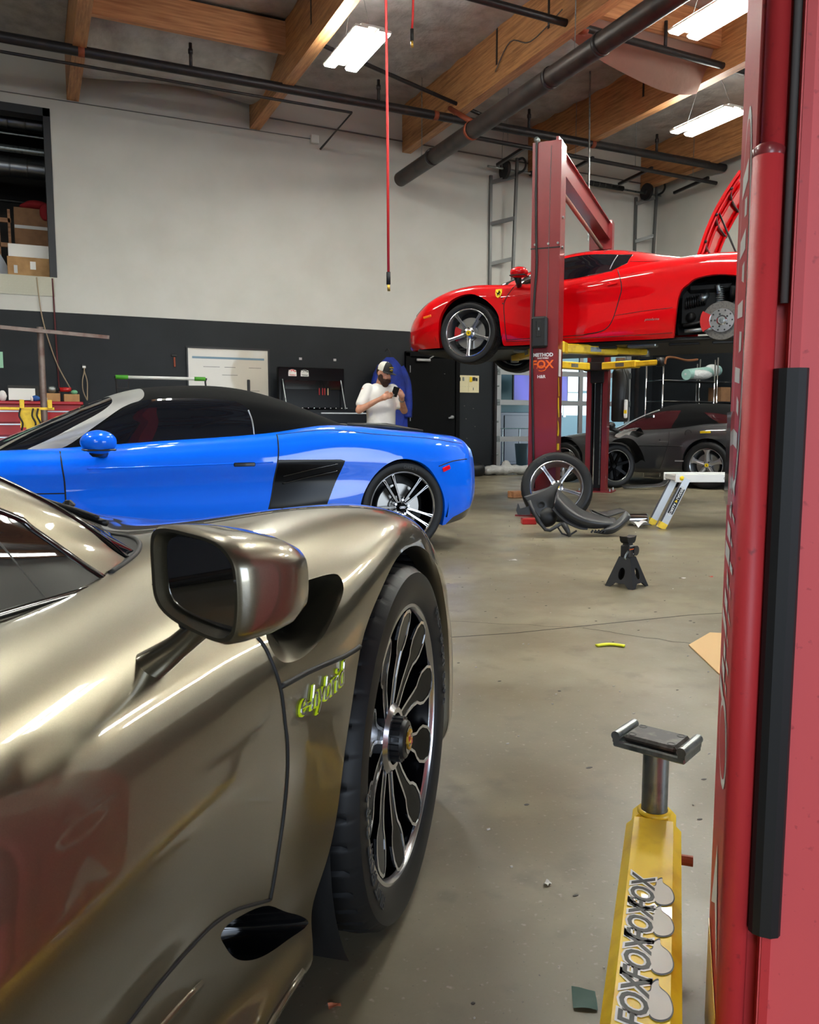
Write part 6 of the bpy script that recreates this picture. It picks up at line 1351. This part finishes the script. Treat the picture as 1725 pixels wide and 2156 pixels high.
# ------------------------------------------------------------------ man with a phone behind the blue car
def man():
    P = empty('person', (4.08, 9.62, 0), R(1), 'bearded man in white T-shirt and trucker cap looking down at a phone', 'person')
    m_skin = M('skin', S(206, 150, 122), .5, mix=[(14, 4, S(190, 126, 102), .5, .75)]); m_hair = M('dark_brown_beard', S(56, 34, 24), .8, bump=(120, .6, .006))
    m_tee = M('white_cotton', S(226, 222, 216), .8, bump=(5, .5, .04)); m_jean = M('dark_trousers', S(38, 42, 52), .8)
    hd = Matrix.Translation((0, -.02, 1.50)) @ Matrix.Rotation(R(24), 4, 'Z') @ Matrix.Rotation(R(20), 4, 'X')
    H = lambda x, y, z: hd @ Vector((x, y, z)); hr = hd.to_3x3()
    b = MB()
    def limb(mb, pts, n=14):
        for (p, r), (q, s) in zip(pts[:-1], pts[1:]):
            mb.tube([p, q], [r, s], n); mb.ell(p, (r, r, r)); mb.ell(q, (s, s, s))
    b.ell(H(0, -.01, .125), (.076, .094, .112), hr); b.ell(H(0, -.035, .055), (.058, .064, .062), hr); b.ell(H(0, -.108, .085), (.014, .022, .020), hr); b.ell(H(0, -.10, .108), (.010, .014, .03), hr)
    for s in (-1, 1): b.ell(H(s * .079, .005, .10), (.010, .020, .032), hr); b.ell(H(s * .035, -.085, .07), (.022, .02, .022), hr)
    limb(b, [((0, .02, 1.38), .075), ((0, 0, 1.46), .062), (tuple(H(0, 0, .05)), .058)])
    limb(b, [((-.17, .01, 1.40), .062), ((-.315, -.05, 1.135), .045), ((-.15, -.24, 1.255), .030)]); limb(b, [((.17, .01, 1.40), .062), ((.29, -.07, 1.135), .045), ((.17, -.25, 1.262), .030)])
    limb(b, [((0, .02, 1.36), .11), ((0, .02, 1.0), .13)]); limb(b, [((-.09, .02, .98), .09), ((-.10, .0, .52), .065), ((-.10, .03, .10), .045), ((-.10, -.10, .05), .04)]); limb(b, [((.09, .02, .98), .09), ((.10, .0, .52), .065), ((.10, .03, .10), .045), ((.10, -.10, .05), .04)])
    b.ell((-.19, .01, 1.37), (.07, .07, .07)); b.ell((.19, .01, 1.37), (.07, .07, .07))
    # hands: palm and five fingers closed on the phone
    def hand(w, c, fw, side, up):
        w, c, fw, up = Vector(w), Vector(c), Vector(fw).normalized(), Vector(up).normalized(); sx = fw.cross(up).normalized()
        b.tube([w, c], [.028, .036], 10); b.ell(c, (.040, .040, .040)); pal = c + fw * .025; b.ell(pal, (.034, .034, .036))
        for k in range(4):
            o = pal + up * (.030 - .020 * k) + fw * .018; L = (.036, .042, .038, .028)[k]; k1 = o + fw * L + sx * side * .006; k2 = k1 + fw * L * .45 + sx * side * .026; k3 = k2 + sx * side * .022 - fw * .004
            for p, q, r0, r1 in ((o, k1, .0098, .0092), (k1, k2, .0092, .0085), (k2, k3, .0085, .0075)): b.tube([p, q], [r0, r1], 8); b.ell(q, (r1, r1, r1), None, 8, 6)
        t0 = c + up * .030; t1 = t0 + fw * .030 + up * .024; t2 = t1 + fw * .026 + sx * side * .012
        for p, q, r0, r1 in ((t0, t1, .013, .011), (t1, t2, .011, .009)): b.tube([p, q], [r0, r1], 8); b.ell(q, (r1, r1, r1), None, 8, 6)
    hand((-.15, -.24, 1.255), (-.085, -.295, 1.290), (.85, -.25, .30), 1, (-.2, -.1, 1)); hand((.17, -.25, 1.262), (.145, -.300, 1.315), (-.45, -.35, .75), -1, (-.7, -.2, -.1))
    soft(b, 'body', m_skin, P, .0075, 3)
    # T-shirt
    t = MB(); 
    secs = [(1.475, .07, .06, .015), (1.45, .12, .08, .02), (1.41, .18, .105, .018), (1.34, .205, .125, .01), (1.24, .203, .135, 0), (1.12, .192, .140, -.006), (1.0, .188, .144, -.008), (.90, .192, .142, -.004), (.84, .196, .140, 0)]
    pf = smoothpoly(secs, 5, False); n_ = 28
    t.add([(rx * math.cos(2 * math.pi * i / n_), y + ry * math.sin(2 * math.pi * i / n_), z) for z, rx, ry, y in pf for i in range(n_)], [(j * n_ + i, j * n_ + (i + 1) % n_, (j + 1) * n_ + (i + 1) % n_, (j + 1) * n_ + i) for j in range(len(pf) - 1) for i in range(n_)] + [tuple(range(n_)), tuple(range((len(pf) - 1) * n_, len(pf) * n_))])
    limb(t, [((-.165, .015, 1.395), .080), ((-.268, -.022, 1.215), .074)]); limb(t, [((.165, .015, 1.395), .080), ((.250, -.028, 1.215), .074)])
    soft(t, 'white_t_shirt', m_tee, P, .014, 5)
    t = MB(); t.ell((0, .02, .90), (.19, .14, .12)); limb(t, [((-.095, .02, .92), .105), ((-.105, .0, .52), .085), ((-.10, .03, .12), .07)]); limb(t, [((.095, .02, .92), .105), ((.105, .0, .52), .085), ((.10, .03, .12), .07)]); soft(t, 'trousers', m_jean, P, .02, 4)
    for s in (-1, 1): t = MB(); t.ell((s * .10, -.05, .045), (.05, .14, .045)); t.box((s * .10, -.05, .02), (.09, .27, .04), bev=.02); soft(t, 'shoe', m_blackp, P, .014, 3)
    # beard, hair, eyes
    t = MB(); t.ell(H(0, -.055, .012), (.062, .062, .052), hr); t.ell(H(0, -.085, .045), (.040, .030, .020), hr)
    for s in (-1, 1): t.ell(H(s * .062, -.022, .055), (.020, .040, .050), hr); t.ell(H(s * .035, -.085, .028), (.03, .03, .03), hr)
    t.ell(H(0, -.075, -.02), (.045, .04, .035), hr); soft(t, 'beard', m_hair, P, .008, 3)
    t = MB(); t.ell(H(0, .03, .13), (.080, .072, .09), hr); soft(t, 'hair', m_hair, P, .01, 3)
    for s in (-1, 1):
        MB().ell(H(s * .031, -.092, .118), (.012, .008, .006), hr, 10, 6).build('eye', m_hair, P, True)
    MB().box(H(0, -.108, .057), (.035, .006, .007), hr).build('mouth', M('lips', S(150, 84, 76), .5), P)
    # cap
    m_mesh = M('cap_white_mesh', S(222, 218, 206), .8, bump=(200, .6, .004)); m_front = M('cap_black', S(30, 30, 30), .7)
    def dome(u, v, a0, a1, k=1.0):
        a = R(a0 + (a1 - a0) * u); ph = v * math.pi / 2; return H(.088 * k * math.cos(ph) ** .75 * math.sin(a), -.012 - .104 * k * math.cos(ph) ** .75 * math.cos(a), .140 + .110 * math.sin(ph) ** .9)
    cp = MB().grid(lambda u, v: dome(u, v, -68, 68, 1.01), 18, 10).build('cap_front', m_front, P, True); MB().grid(lambda u, v: dome(u, v, 66, 294), 26, 10).build('cap_mesh_back', m_mesh, P, True)
    br = MB()
    for dz in (0, -.006): br.grid(lambda u, v: H(.088 * (1 - .12 * v) * math.sin(R(-72 + 144 * u)) * (1 + .12 * v), -.012 - .104 * math.cos(R(-72 + 144 * u)) - .078 * v * math.cos(R(-72 + 144 * u) * .9), .142 - .012 * v * abs(2 * u - 1) ** 2 + dz), 16, 5)
    br.build('cap_brim', m_front, P, True)
    MB().ell(H(0, -.012, .252), (.008, .008, .004), hr, 8, 5).build('cap_button', m_front, cp, True)
    yl = m_yellow_cap
    fnt = lambda z0: (lambda x, y, z: (lambda a: H((.0905) * math.sin(a), -.013 - (.1065 + z) * math.cos(a) + (z0 + y - .16) * .10, z0 + y))(x / .10))
    MB().text('MOTOR WORKS', .013, fnt(.205), ext=.0006, bold=.0008).build('cap_lettering', yl, cp) if False else MB().grid(lambda u, v: fnt(.200)(-.042 + .084 * u, .009 * v + .006 * (1 - (2 * u - 1) ** 2), .0006), 10, 1).build('cap_logo_arc', yl, cp)
    MB().grid(lambda u, v: fnt(.172)(-.032 + .064 * u, .008 * v - .004 * (1 - (2 * u - 1) ** 2), .0006), 10, 1).build('cap_logo_arc', yl, cp); MB().grid(lambda u, v: fnt(.186)(-.022 + .044 * u, .007 * v, .0006), 10, 1).build('cap_logo_bar', m_stkw, cp)
    # watch
    MB().tube([Vector((.165, -.255, 1.270)) + Vector((.034 * math.cos(R(30 * i)), .012 * math.sin(R(30 * i)) * 1.0 + .0, .034 * math.sin(R(30 * i)))) for i in range(12)], .008, 6, closed=True, cap=False).build('wrist_watch', m_steel, P, True)
    P.scale = (1.03, 1.03, 1.02)
    return P
man()
ph = empty('mobile_phone', (4.08 + .036, 9.62 - .376, 1.382), R(1), 'dark mobile phone held in the hands of the bearded man', 'phone')
rt_ = Matrix.Rotation(R(-50), 3, 'X') @ Matrix.Rotation(R(20), 3, 'Y')
MB().box((0, 0, 0), (.075, .150, .009), rt_, bev=.004).build('phone_body', m_blackp, ph); MB().box(rt_ @ Vector((0, 0, .005)), (.068, .140, .001), rt_).build('phone_screen', m_blackg, ph); MB().box(rt_ @ Vector((-.015, .05, -.006)), (.03, .03, .004), rt_, bev=.002).build('phone_camera', m_alu, ph)
# ------------------------------------------------------------------ things on the floor
lw = empty('loose_wheel', (4.787, 6.75, 0), 0, 'silver five-spoke wheel with tyre leaning on the lift post', 'wheel')
ln = Matrix.Rotation(R(-37), 3, 'Z') @ Matrix.Rotation(R(-14), 3, 'X')       # face towards the camera, leaning back
mz = Matrix.Rotation(R(180), 3, 'Z')
make_wheel(lw, (0, 0, .355), 1, .362, .272, .29, 'star', rot=126, lean=ln @ mz, disc=False, letter=[('P ZERO', 60, .03)])
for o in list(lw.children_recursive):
    if o.name.startswith('spoke_shade_disc'): bpy.data.objects.remove(o)
# black plastic wheel-arch liner lying in front of the wheel
lnr = empty('wheel_arch_liner', (4.33, 5.70, 0), R(-25), 'large black plastic wheel-arch liner lying in front of the loose wheel', 'car part')
def px(x, y, d): return ((1060 + x / 5.39 - 1230) / 243.0, d, max(.004, (1125 - (920 + y / 5.39)) / 243.0))
m_liner = M('liner_plastic', S(44, 44, 45), .38, bump=(160, .1, .002))
def sheet3(name, rows, mat=m_liner, par=lnr, thick=.006, n=5):
    """rows: curves of equal length, skinned in order"""
    C_ = [smoothpoly(r, n, False) for r in rows]; m = len(C_[0]); cols = [smoothpoly([C_[i][j] for i in range(len(C_))], 4, False) for j in range(m)]
    mb = MB(); k = len(cols[0]); mb.add([p for c in cols for p in c], [(i * k + j, (i + 1) * k + j, (i + 1) * k + j + 1, i * k + j + 1) for i in range(m - 1) for j in range(k - 1)])
    o = mb.build(name, mat, par, True); md = o.modifiers.new('s', 'SOLIDIFY'); md.thickness = thick; return o
sheet3('back_panel', [[px(250, 660, .10), px(450, 600, .16), px(720, 490, .26)], [px(330, 760, .08), px(480, 700, .12), px(640, 640, .18)], [px(430, 900, .06), px(520, 840, .10), px(600, 800, .12)]])
sheet3('main_channel', [[px(665, 575, .20), px(800, 690, .20), px(960, 820, .18), px(1150, 880, .16), px(1330, 905, .12)], [px(620, 660, .04), px(740, 800, -.02), px(930, 900, -.04), px(1130, 940, -.02), px(1300, 960, .02)], [px(585, 780, .06), px(700, 900, .02), px(860, 985, .0), px(1030, 1015, .0), px(1190, 1010, .02)]])
sheet3('lower_lip', [[px(585, 780, .06), px(700, 905, .02), px(860, 988, 0), px(970, 1010, 0)], [px(560, 800, .02), px(690, 930, -.03), px(850, 1010, -.04), px(960, 1025, -.03)]], thick=.012)
sheet3('end_block', [[px(1160, 1000, .0), px(1300, 930, .03), px(1430, 815, .08)], [px(1120, 1030, -.04), px(1300, 990, -.03), px(1475, 880, .04)], [px(1040, 1065, .0), px(1250, 1075, .0), px(1440, 965, .06)]])
sheet3('end_block_top', [[px(1050, 820, .25), px(1200, 850, .24), px(1400, 800, .2)], [px(1080, 870, .15), px(1250, 890, .14), px(1440, 820, .1)]])
MB().tube([Vector(px(*p)) for p in ((300, 700, .04), (350, 830, .0), (430, 960, -.02), (480, 1020, -.03), (530, 1030, -.03), (640, 965, -.02), (700, 945, .0))], .016, 8).build('frame_loop', m_liner, lnr, True)
MB().tube([Vector(px(*p)) for p in ((690, 950, -.01), (730, 1030, -.04), (755, 1105, -.05))], [.03, .022, .010], 8).build('mounting_leg', m_liner, lnr, True)
MB().tube([Vector(px(*p)) for p in ((640, 1010, .04), (690, 1080, .05), (760, 1100, .02), (850, 1040, .02))], .008, 6).build('mounting_strap', m_liner, lnr, True)
mb = MB(); mb.prism([(px(170, 820, 0)[0], px(170, 820, 0)[2]), (px(190, 740, 0)[0], px(190, 740, 0)[2]), (px(215, 800, 0)[0], px(215, 800, 0)[2]), (px(320, 770, 0)[0], px(320, 770, 0)[2]), (px(330, 870, 0)[0], px(330, 870, 0)[2]), (px(190, 870, 0)[0], px(190, 870, 0)[2])], .10, .13, lambda a, b, h: (a, h, b)); mb.build('side_fin', m_liner, lnr)
MB().lathe([(.0, 0), (.018, 0), (.022, -.006), (.030, -.006)], 20, c=px(455, 750, .075), axis='y').build('bolt_boss', m_black, lnr, True)
for i in range(5): MB().box(px(1010 + 36 * i, 1040, -.035), (.012, .02, .03), Matrix.Rotation(.6, 3, 'Y')).build('vent_slat', m_black, lnr)
mb = MB(); mb.ell((px(520, 900, .12)), (.10, .08, .09)); mb.build('liner_shade_lump', m_black, lnr, True)  # black lump stands in for the shade in the hollow of the liner
MB().beam(px(1080, 840, .22), px(1290, 930, .10), .02, .02).build('channel_rail', m_blackg, lnr)
mb = MB(); mb.box(px(1320, 890, .05), (.05, .03, .05), bev=.006); mb.build('clip_block', m_steel, lnr) if False else None
red_b = tag(MB().box((4.40, 6.66, .03), (.14, .10, .06), Matrix.Rotation(-.4, 3, 'Z'), bev=.006).build('red_block', m_red), 'small red block beside the black liner', 'block')
tag(MB().box((5.9, 9.25, .045), (.20, .12, .09), Matrix.Rotation(.2, 3, 'Z'), bev=.006).build('wood_block', m_woodx), 'small wooden block on the floor behind the loose wheel', 'block')
can = empty('foil_can', (5.30, 6.12, .06), R(-20), 'silver foil-wrapped can behind the end of the black liner', 'can'); MB().cyl((-.10, 0, 0), (.08, 0, 0), .055, 18).build('can_body', m_chrome, can, True, angle=40); MB().cyl((.08, 0, 0), (.09, 0, 0), .058, 18).build('can_rim', m_steel, can, True)
tag(MB().grid(lambda u, v: (5.12 + .16 * u, 5.90 + .12 * v, .012 + .05 * abs(math.sin(3 * u + 2 * v))), 6, 5).build('white_paper', m_white, None, True), 'crumpled white paper beside the foil can', 'paper')

# jack stand
js = empty('jack_stand', (3.22, 3.80, 0), R(20), 'black steel jack stand standing alone on the concrete', 'jack stand')
m_js = M('jack_black', S(48, 48, 50), .38, metal=.3, coat=.2)
tp_, bt, zt = .033, .090, .178
for k in range(4):
    a = Matrix.Rotation(R(90 * k), 3, 'Z'); mb = MB()
    T = [(-tp_, -tp_, zt), (tp_, -tp_, zt), (bt, -bt, .0), (bt * .72, -bt, .0), (bt * .34, -bt * .98, .028), (-bt * .34, -bt * .98, .028), (-bt * .72, -bt, .0), (-bt, -bt, .0)]
    zz = lambda z: -(tp_ + (bt - tp_) * (1 - z / zt))
    hole = [(.022 * math.cos(t), .082 + .036 * math.sin(t)) for t in [2 * math.pi * i / 16 for i in range(16)]]
    outer = [(-tp_, zt), (tp_, zt), (bt, 0), (bt * .7, 0), (bt * .34, .026), (-bt * .34, .026), (-bt * .7, 0), (-bt, 0)]
    bm = bmesh.new(); vo = [bm.verts.new(a @ Vector((x, zz(z), z))) for x, z in outer]; vh = [bm.verts.new(a @ Vector((x, zz(z), z))) for x, z in hole]
    ed = [bm.edges.new((v[i], v[(i + 1) % len(v)])) for v in (vo, vh) for i in range(len(v))]; bmesh.ops.triangle_fill(bm, edges=ed, use_beauty=True, use_dissolve=False)
    me = bpy.data.meshes.new('leg_plate'); bm.to_mesh(me); bm.free(); me.materials.append(m_js); o = bpy.data.objects.new('leg_plate', me); col.objects.link(o); o.parent = js; md = o.modifiers.new('s', 'SOLIDIFY'); md.thickness = .005
MB().box((0, 0, .212), (.064, .064, .075), bev=.006).build('neck', m_js, js); MB().box((0, 0, .26), (.046, .046, .07), bev=.004).build('ratchet_bar', m_js, js)
MB().prism([(-.055, .305), (-.045, .275), (-.03, .262), (.03, .262), (.045, .275), (.055, .305), (.03, .298), (-.03, .298)], -.026, .026, lambda p, q, h: (p, h, q)).build('saddle', m_black, js)
MB().cyl((.036, 0, .215), (.036, -.04, .215), .03, 16).build('ratchet_housing', m_js, js, True, angle=40); MB().tube([(-.03, -.02, .215), (-.07, -.03, .20), (-.085, -.03, .185), (-.075, -.03, .172)], .006, 6).build('ratchet_handle', m_steel, js, True); MB().box((-.01, -.0345, .228), (.052, .003, .005)).build('orange_clip', m_stko, js); MB().box((.012, -.0345, .213), (.006, .003, .035)).build('white_clip', m_stkw, js)

# aluminium work platform
wp_ = empty('work_platform', (5.50, 5.78, 0), R(-25), 'low aluminium work platform with yellow feet, partly behind the near post', 'work platform')
deck = MB().box((.62, .14, .475), (1.34, .34, .05), bev=.006).build('deck', M('platform_white', S(216, 214, 208), .45), wp_)
for y in (-.03, .31): MB().box((.62, y, .475), (1.36, .022, .075), bev=.004).build('deck_rail', m_white, wp_)
MB().cyl((.0, -.045, .475), (.0, -.03, .475), .022, 12).build('pivot_cap', m_yellow_cap, wp_, True)
MB().text('QV', .045, lambda x, y, z: (.42 + x, -.0418 - z, .472 + y), ext=.0003).build('rail_marking', m_cable, wp_)
for y in (-.02, .30):
    for x0, x1 in ((.05, -.15), (1.19, 1.39)):
        lg = MB().beam((x0, y, .47), (x1, y, .045), .05, .065).build('leg', m_alu, wp_)
        MB().beam((x1 + (x0 - x1) * .0, y, .055), (x1 - (x0 - x1) * .14, y, .003), .056, .072).build('yellow_foot', m_lyel, lg)
        if y < 0 and x0 < 1:
            d = Vector((x1 - x0, 0, -.425)).normalized(); a = Vector((x0, y - .0262, .47)) + d * .10; MB().beam(a, a + d * .26, .052, .002, up=(0, 1, 0)).build('black_label', m_stkk, lg)
            nn = Vector((0, -1, 0)); sd = d.cross(nn)
            MB().text('GORILLA     LADDERS', .034, lambda x, yy, z: a + d * .13 - d * x * .92 + sd * yy * -1 + nn * (.002 + z), ext=.0003, bold=.0006).build('label_lettering', m_stkw, lg)
            MB().prism([(-.013, -.014), (-.013, .014), (.015, 0)], 0, .001, lambda p, q, h: a + d * .128 - d * p + sd * q * -1 + nn * (.003 + h)).build('label_triangle', m_yellow_cap, lg)

# floor litter
mb = MB(); mb.tube(smoothpoly([(0, 0, .004), (.035, .022, .005), (.07, .028, .006), (.12, .012, .004)], 4, False), .012, 8); o = mb.build('yellow_tape_strip', M('neon_yellow', S(226, 226, 30), .5), None, True); o.location = (2.20, 2.78, .004); o.rotation_euler = (0, 0, R(-34)); o.scale = (1, 1, .5); tag(o, 'bright yellow strip of tape lying on the bare concrete', 'tape')
cbd = tag(MB().prism([(2.575, 2.62), (2.355, 2.215), (2.9, 1.9), (3.2, 2.45), (2.82, 2.74)], .001, .006).build('cardboard_sheet', M('kraft_sheet', S(206, 168, 118), .7)), 'flat tan cardboard sheet sticking out from behind the near post', 'cardboard')
for k, (x, y, w_, d, c, lb) in enumerate(((3.09, 4.88, .07, .035, (210, 208, 204), 'white paper scrap on the open floor near the loose wheel'), (.943, 1.335, .018, .012, (220, 218, 214), 'tiny white paper scrap on the floor in front of the black wheel'), (.80, 1.02, .05, .04, (70, 96, 90), 'dull green scrap on the floor beside the yellow arm'), (.414, 1.183, .012, .02, (190, 110, 80), 'tiny orange leaf scrap by the sill of the grey-gold car'), (3.90, 3.80, .03, .015, (200, 70, 60), 'small red scrap on the floor beyond the jack stand'), (3.70, 3.84, .04, .012, (214, 210, 206), 'small white scrap on the floor beyond the jack stand'))):
    o = MB().grid(lambda u, v: (w_ * (u - .5), d * (v - .5), .003 + .003 * math.sin(5 * u + 3 * v)), 4, 3).build('floor_scrap', M('scrap_%d' % k, S(*c), .7), None, True); o.location = (x, y, 0); o.rotation_euler = (0, 0, .5 * k); tag(o, lb, 'scrap')
mb = MB(); m_spk = M('grit', S(176, 170, 160), .8)
rr = random.Random(3)
for i in range(420):
    x, y = rr.uniform(.5, 5), rr.uniform(.9, 7); s_ = rr.uniform(.0015, .004); mb.box((x, y, s_ / 2), (s_ * rr.uniform(1, 3), s_, s_))
tag(mb.build('floor_grit', m_spk), 'fine pale grit scattered over the concrete', None, None, 'stuff')
mb = MB()
for i in range(160):
    x, y = rr.uniform(.6, 4.5), rr.uniform(.9, 6); s_ = rr.uniform(.003, .007); mb.ell((x, y, .0005), (s_ * rr.uniform(1, 2.4), s_, .0012), None, 8, 4)
tag(mb.build('oil_spots', M('oil_dark', S(40, 36, 32), .5)), 'small dark oil spots on the concrete', None, None, 'stuff')
stk = empty('brown_stick', (3.0, 6.4, .02), R(-10), 'thin brown stick with a wire end on the floor behind the blue car', 'stick'); MB().tube([(-.22, 0, 0), (.12, 0, 0)], .014, 6).build('stick', m_woodx, stk); MB().tube(smoothpoly([(.12, 0, 0), (.22, 0, .02), (.26, 0, .10), (.23, 0, .14)], 4, False), .003, 5).build('wire_end', m_black, stk)

# ------------------------------------------------------------------ stripped parts beside the grey convertible
wt = empty('dark_loose_wheel', (8.22, 10.02, 0), R(0), 'dark wheel and tyre standing behind the far lift post', 'wheel')
make_wheel(wt, (0, 0, .345), 1, .345, .25, .26, 'plain', rot=10, lean=Matrix.Rotation(R(-8), 3, 'Z') @ Matrix.Rotation(R(180), 3, 'Z'), disc=False)
tl = empty('torn_black_liner', (8.22, 10.14, 0), R(-10), 'torn black liner draped over the dark wheel', 'car part')
def drape(u, v):
    a = R(8 + 150 * u); r = .42 + .05 * math.sin(11 * u) * v; return (r * math.cos(a) * 1.02, -.28 + .42 * v + .03 * math.sin(9 * u), .345 + r * math.sin(a) + .03 * math.sin(7 * v + 5 * u))
MB().grid(drape, 36, 8).build('liner_skin', m_black, tl, True)
mb = MB(); mb.grid(lambda u, v: (-.02 + .34 * u, -.30 + .34 * v, .80 + .10 * math.sin(math.pi * u) + .02 * math.sin(13 * u + 7 * v) - .03 * v), 16, 8); tag(mb.build('foil_sheet', m_chrome, None, True), 'crumpled silver foil over the torn black liner', 'foil'); bpy.data.objects['foil_sheet'].location = (8.25, 10.05, .02)
bp_ = empty('bumper_strip', (8.45, 9.62, 0), R(-20), 'dark bumper strip lying on the floor beside the far lift post', 'car part'); sheet3('strip', [[(-.35, -.06, .02), (0, -.08, .03), (.30, -.05, .06), (.40, .02, .20)], [(-.35, .06, .05), (0, .05, .06), (.28, .07, .09), (.36, .10, .22)]], m_liner, bp_, .01)
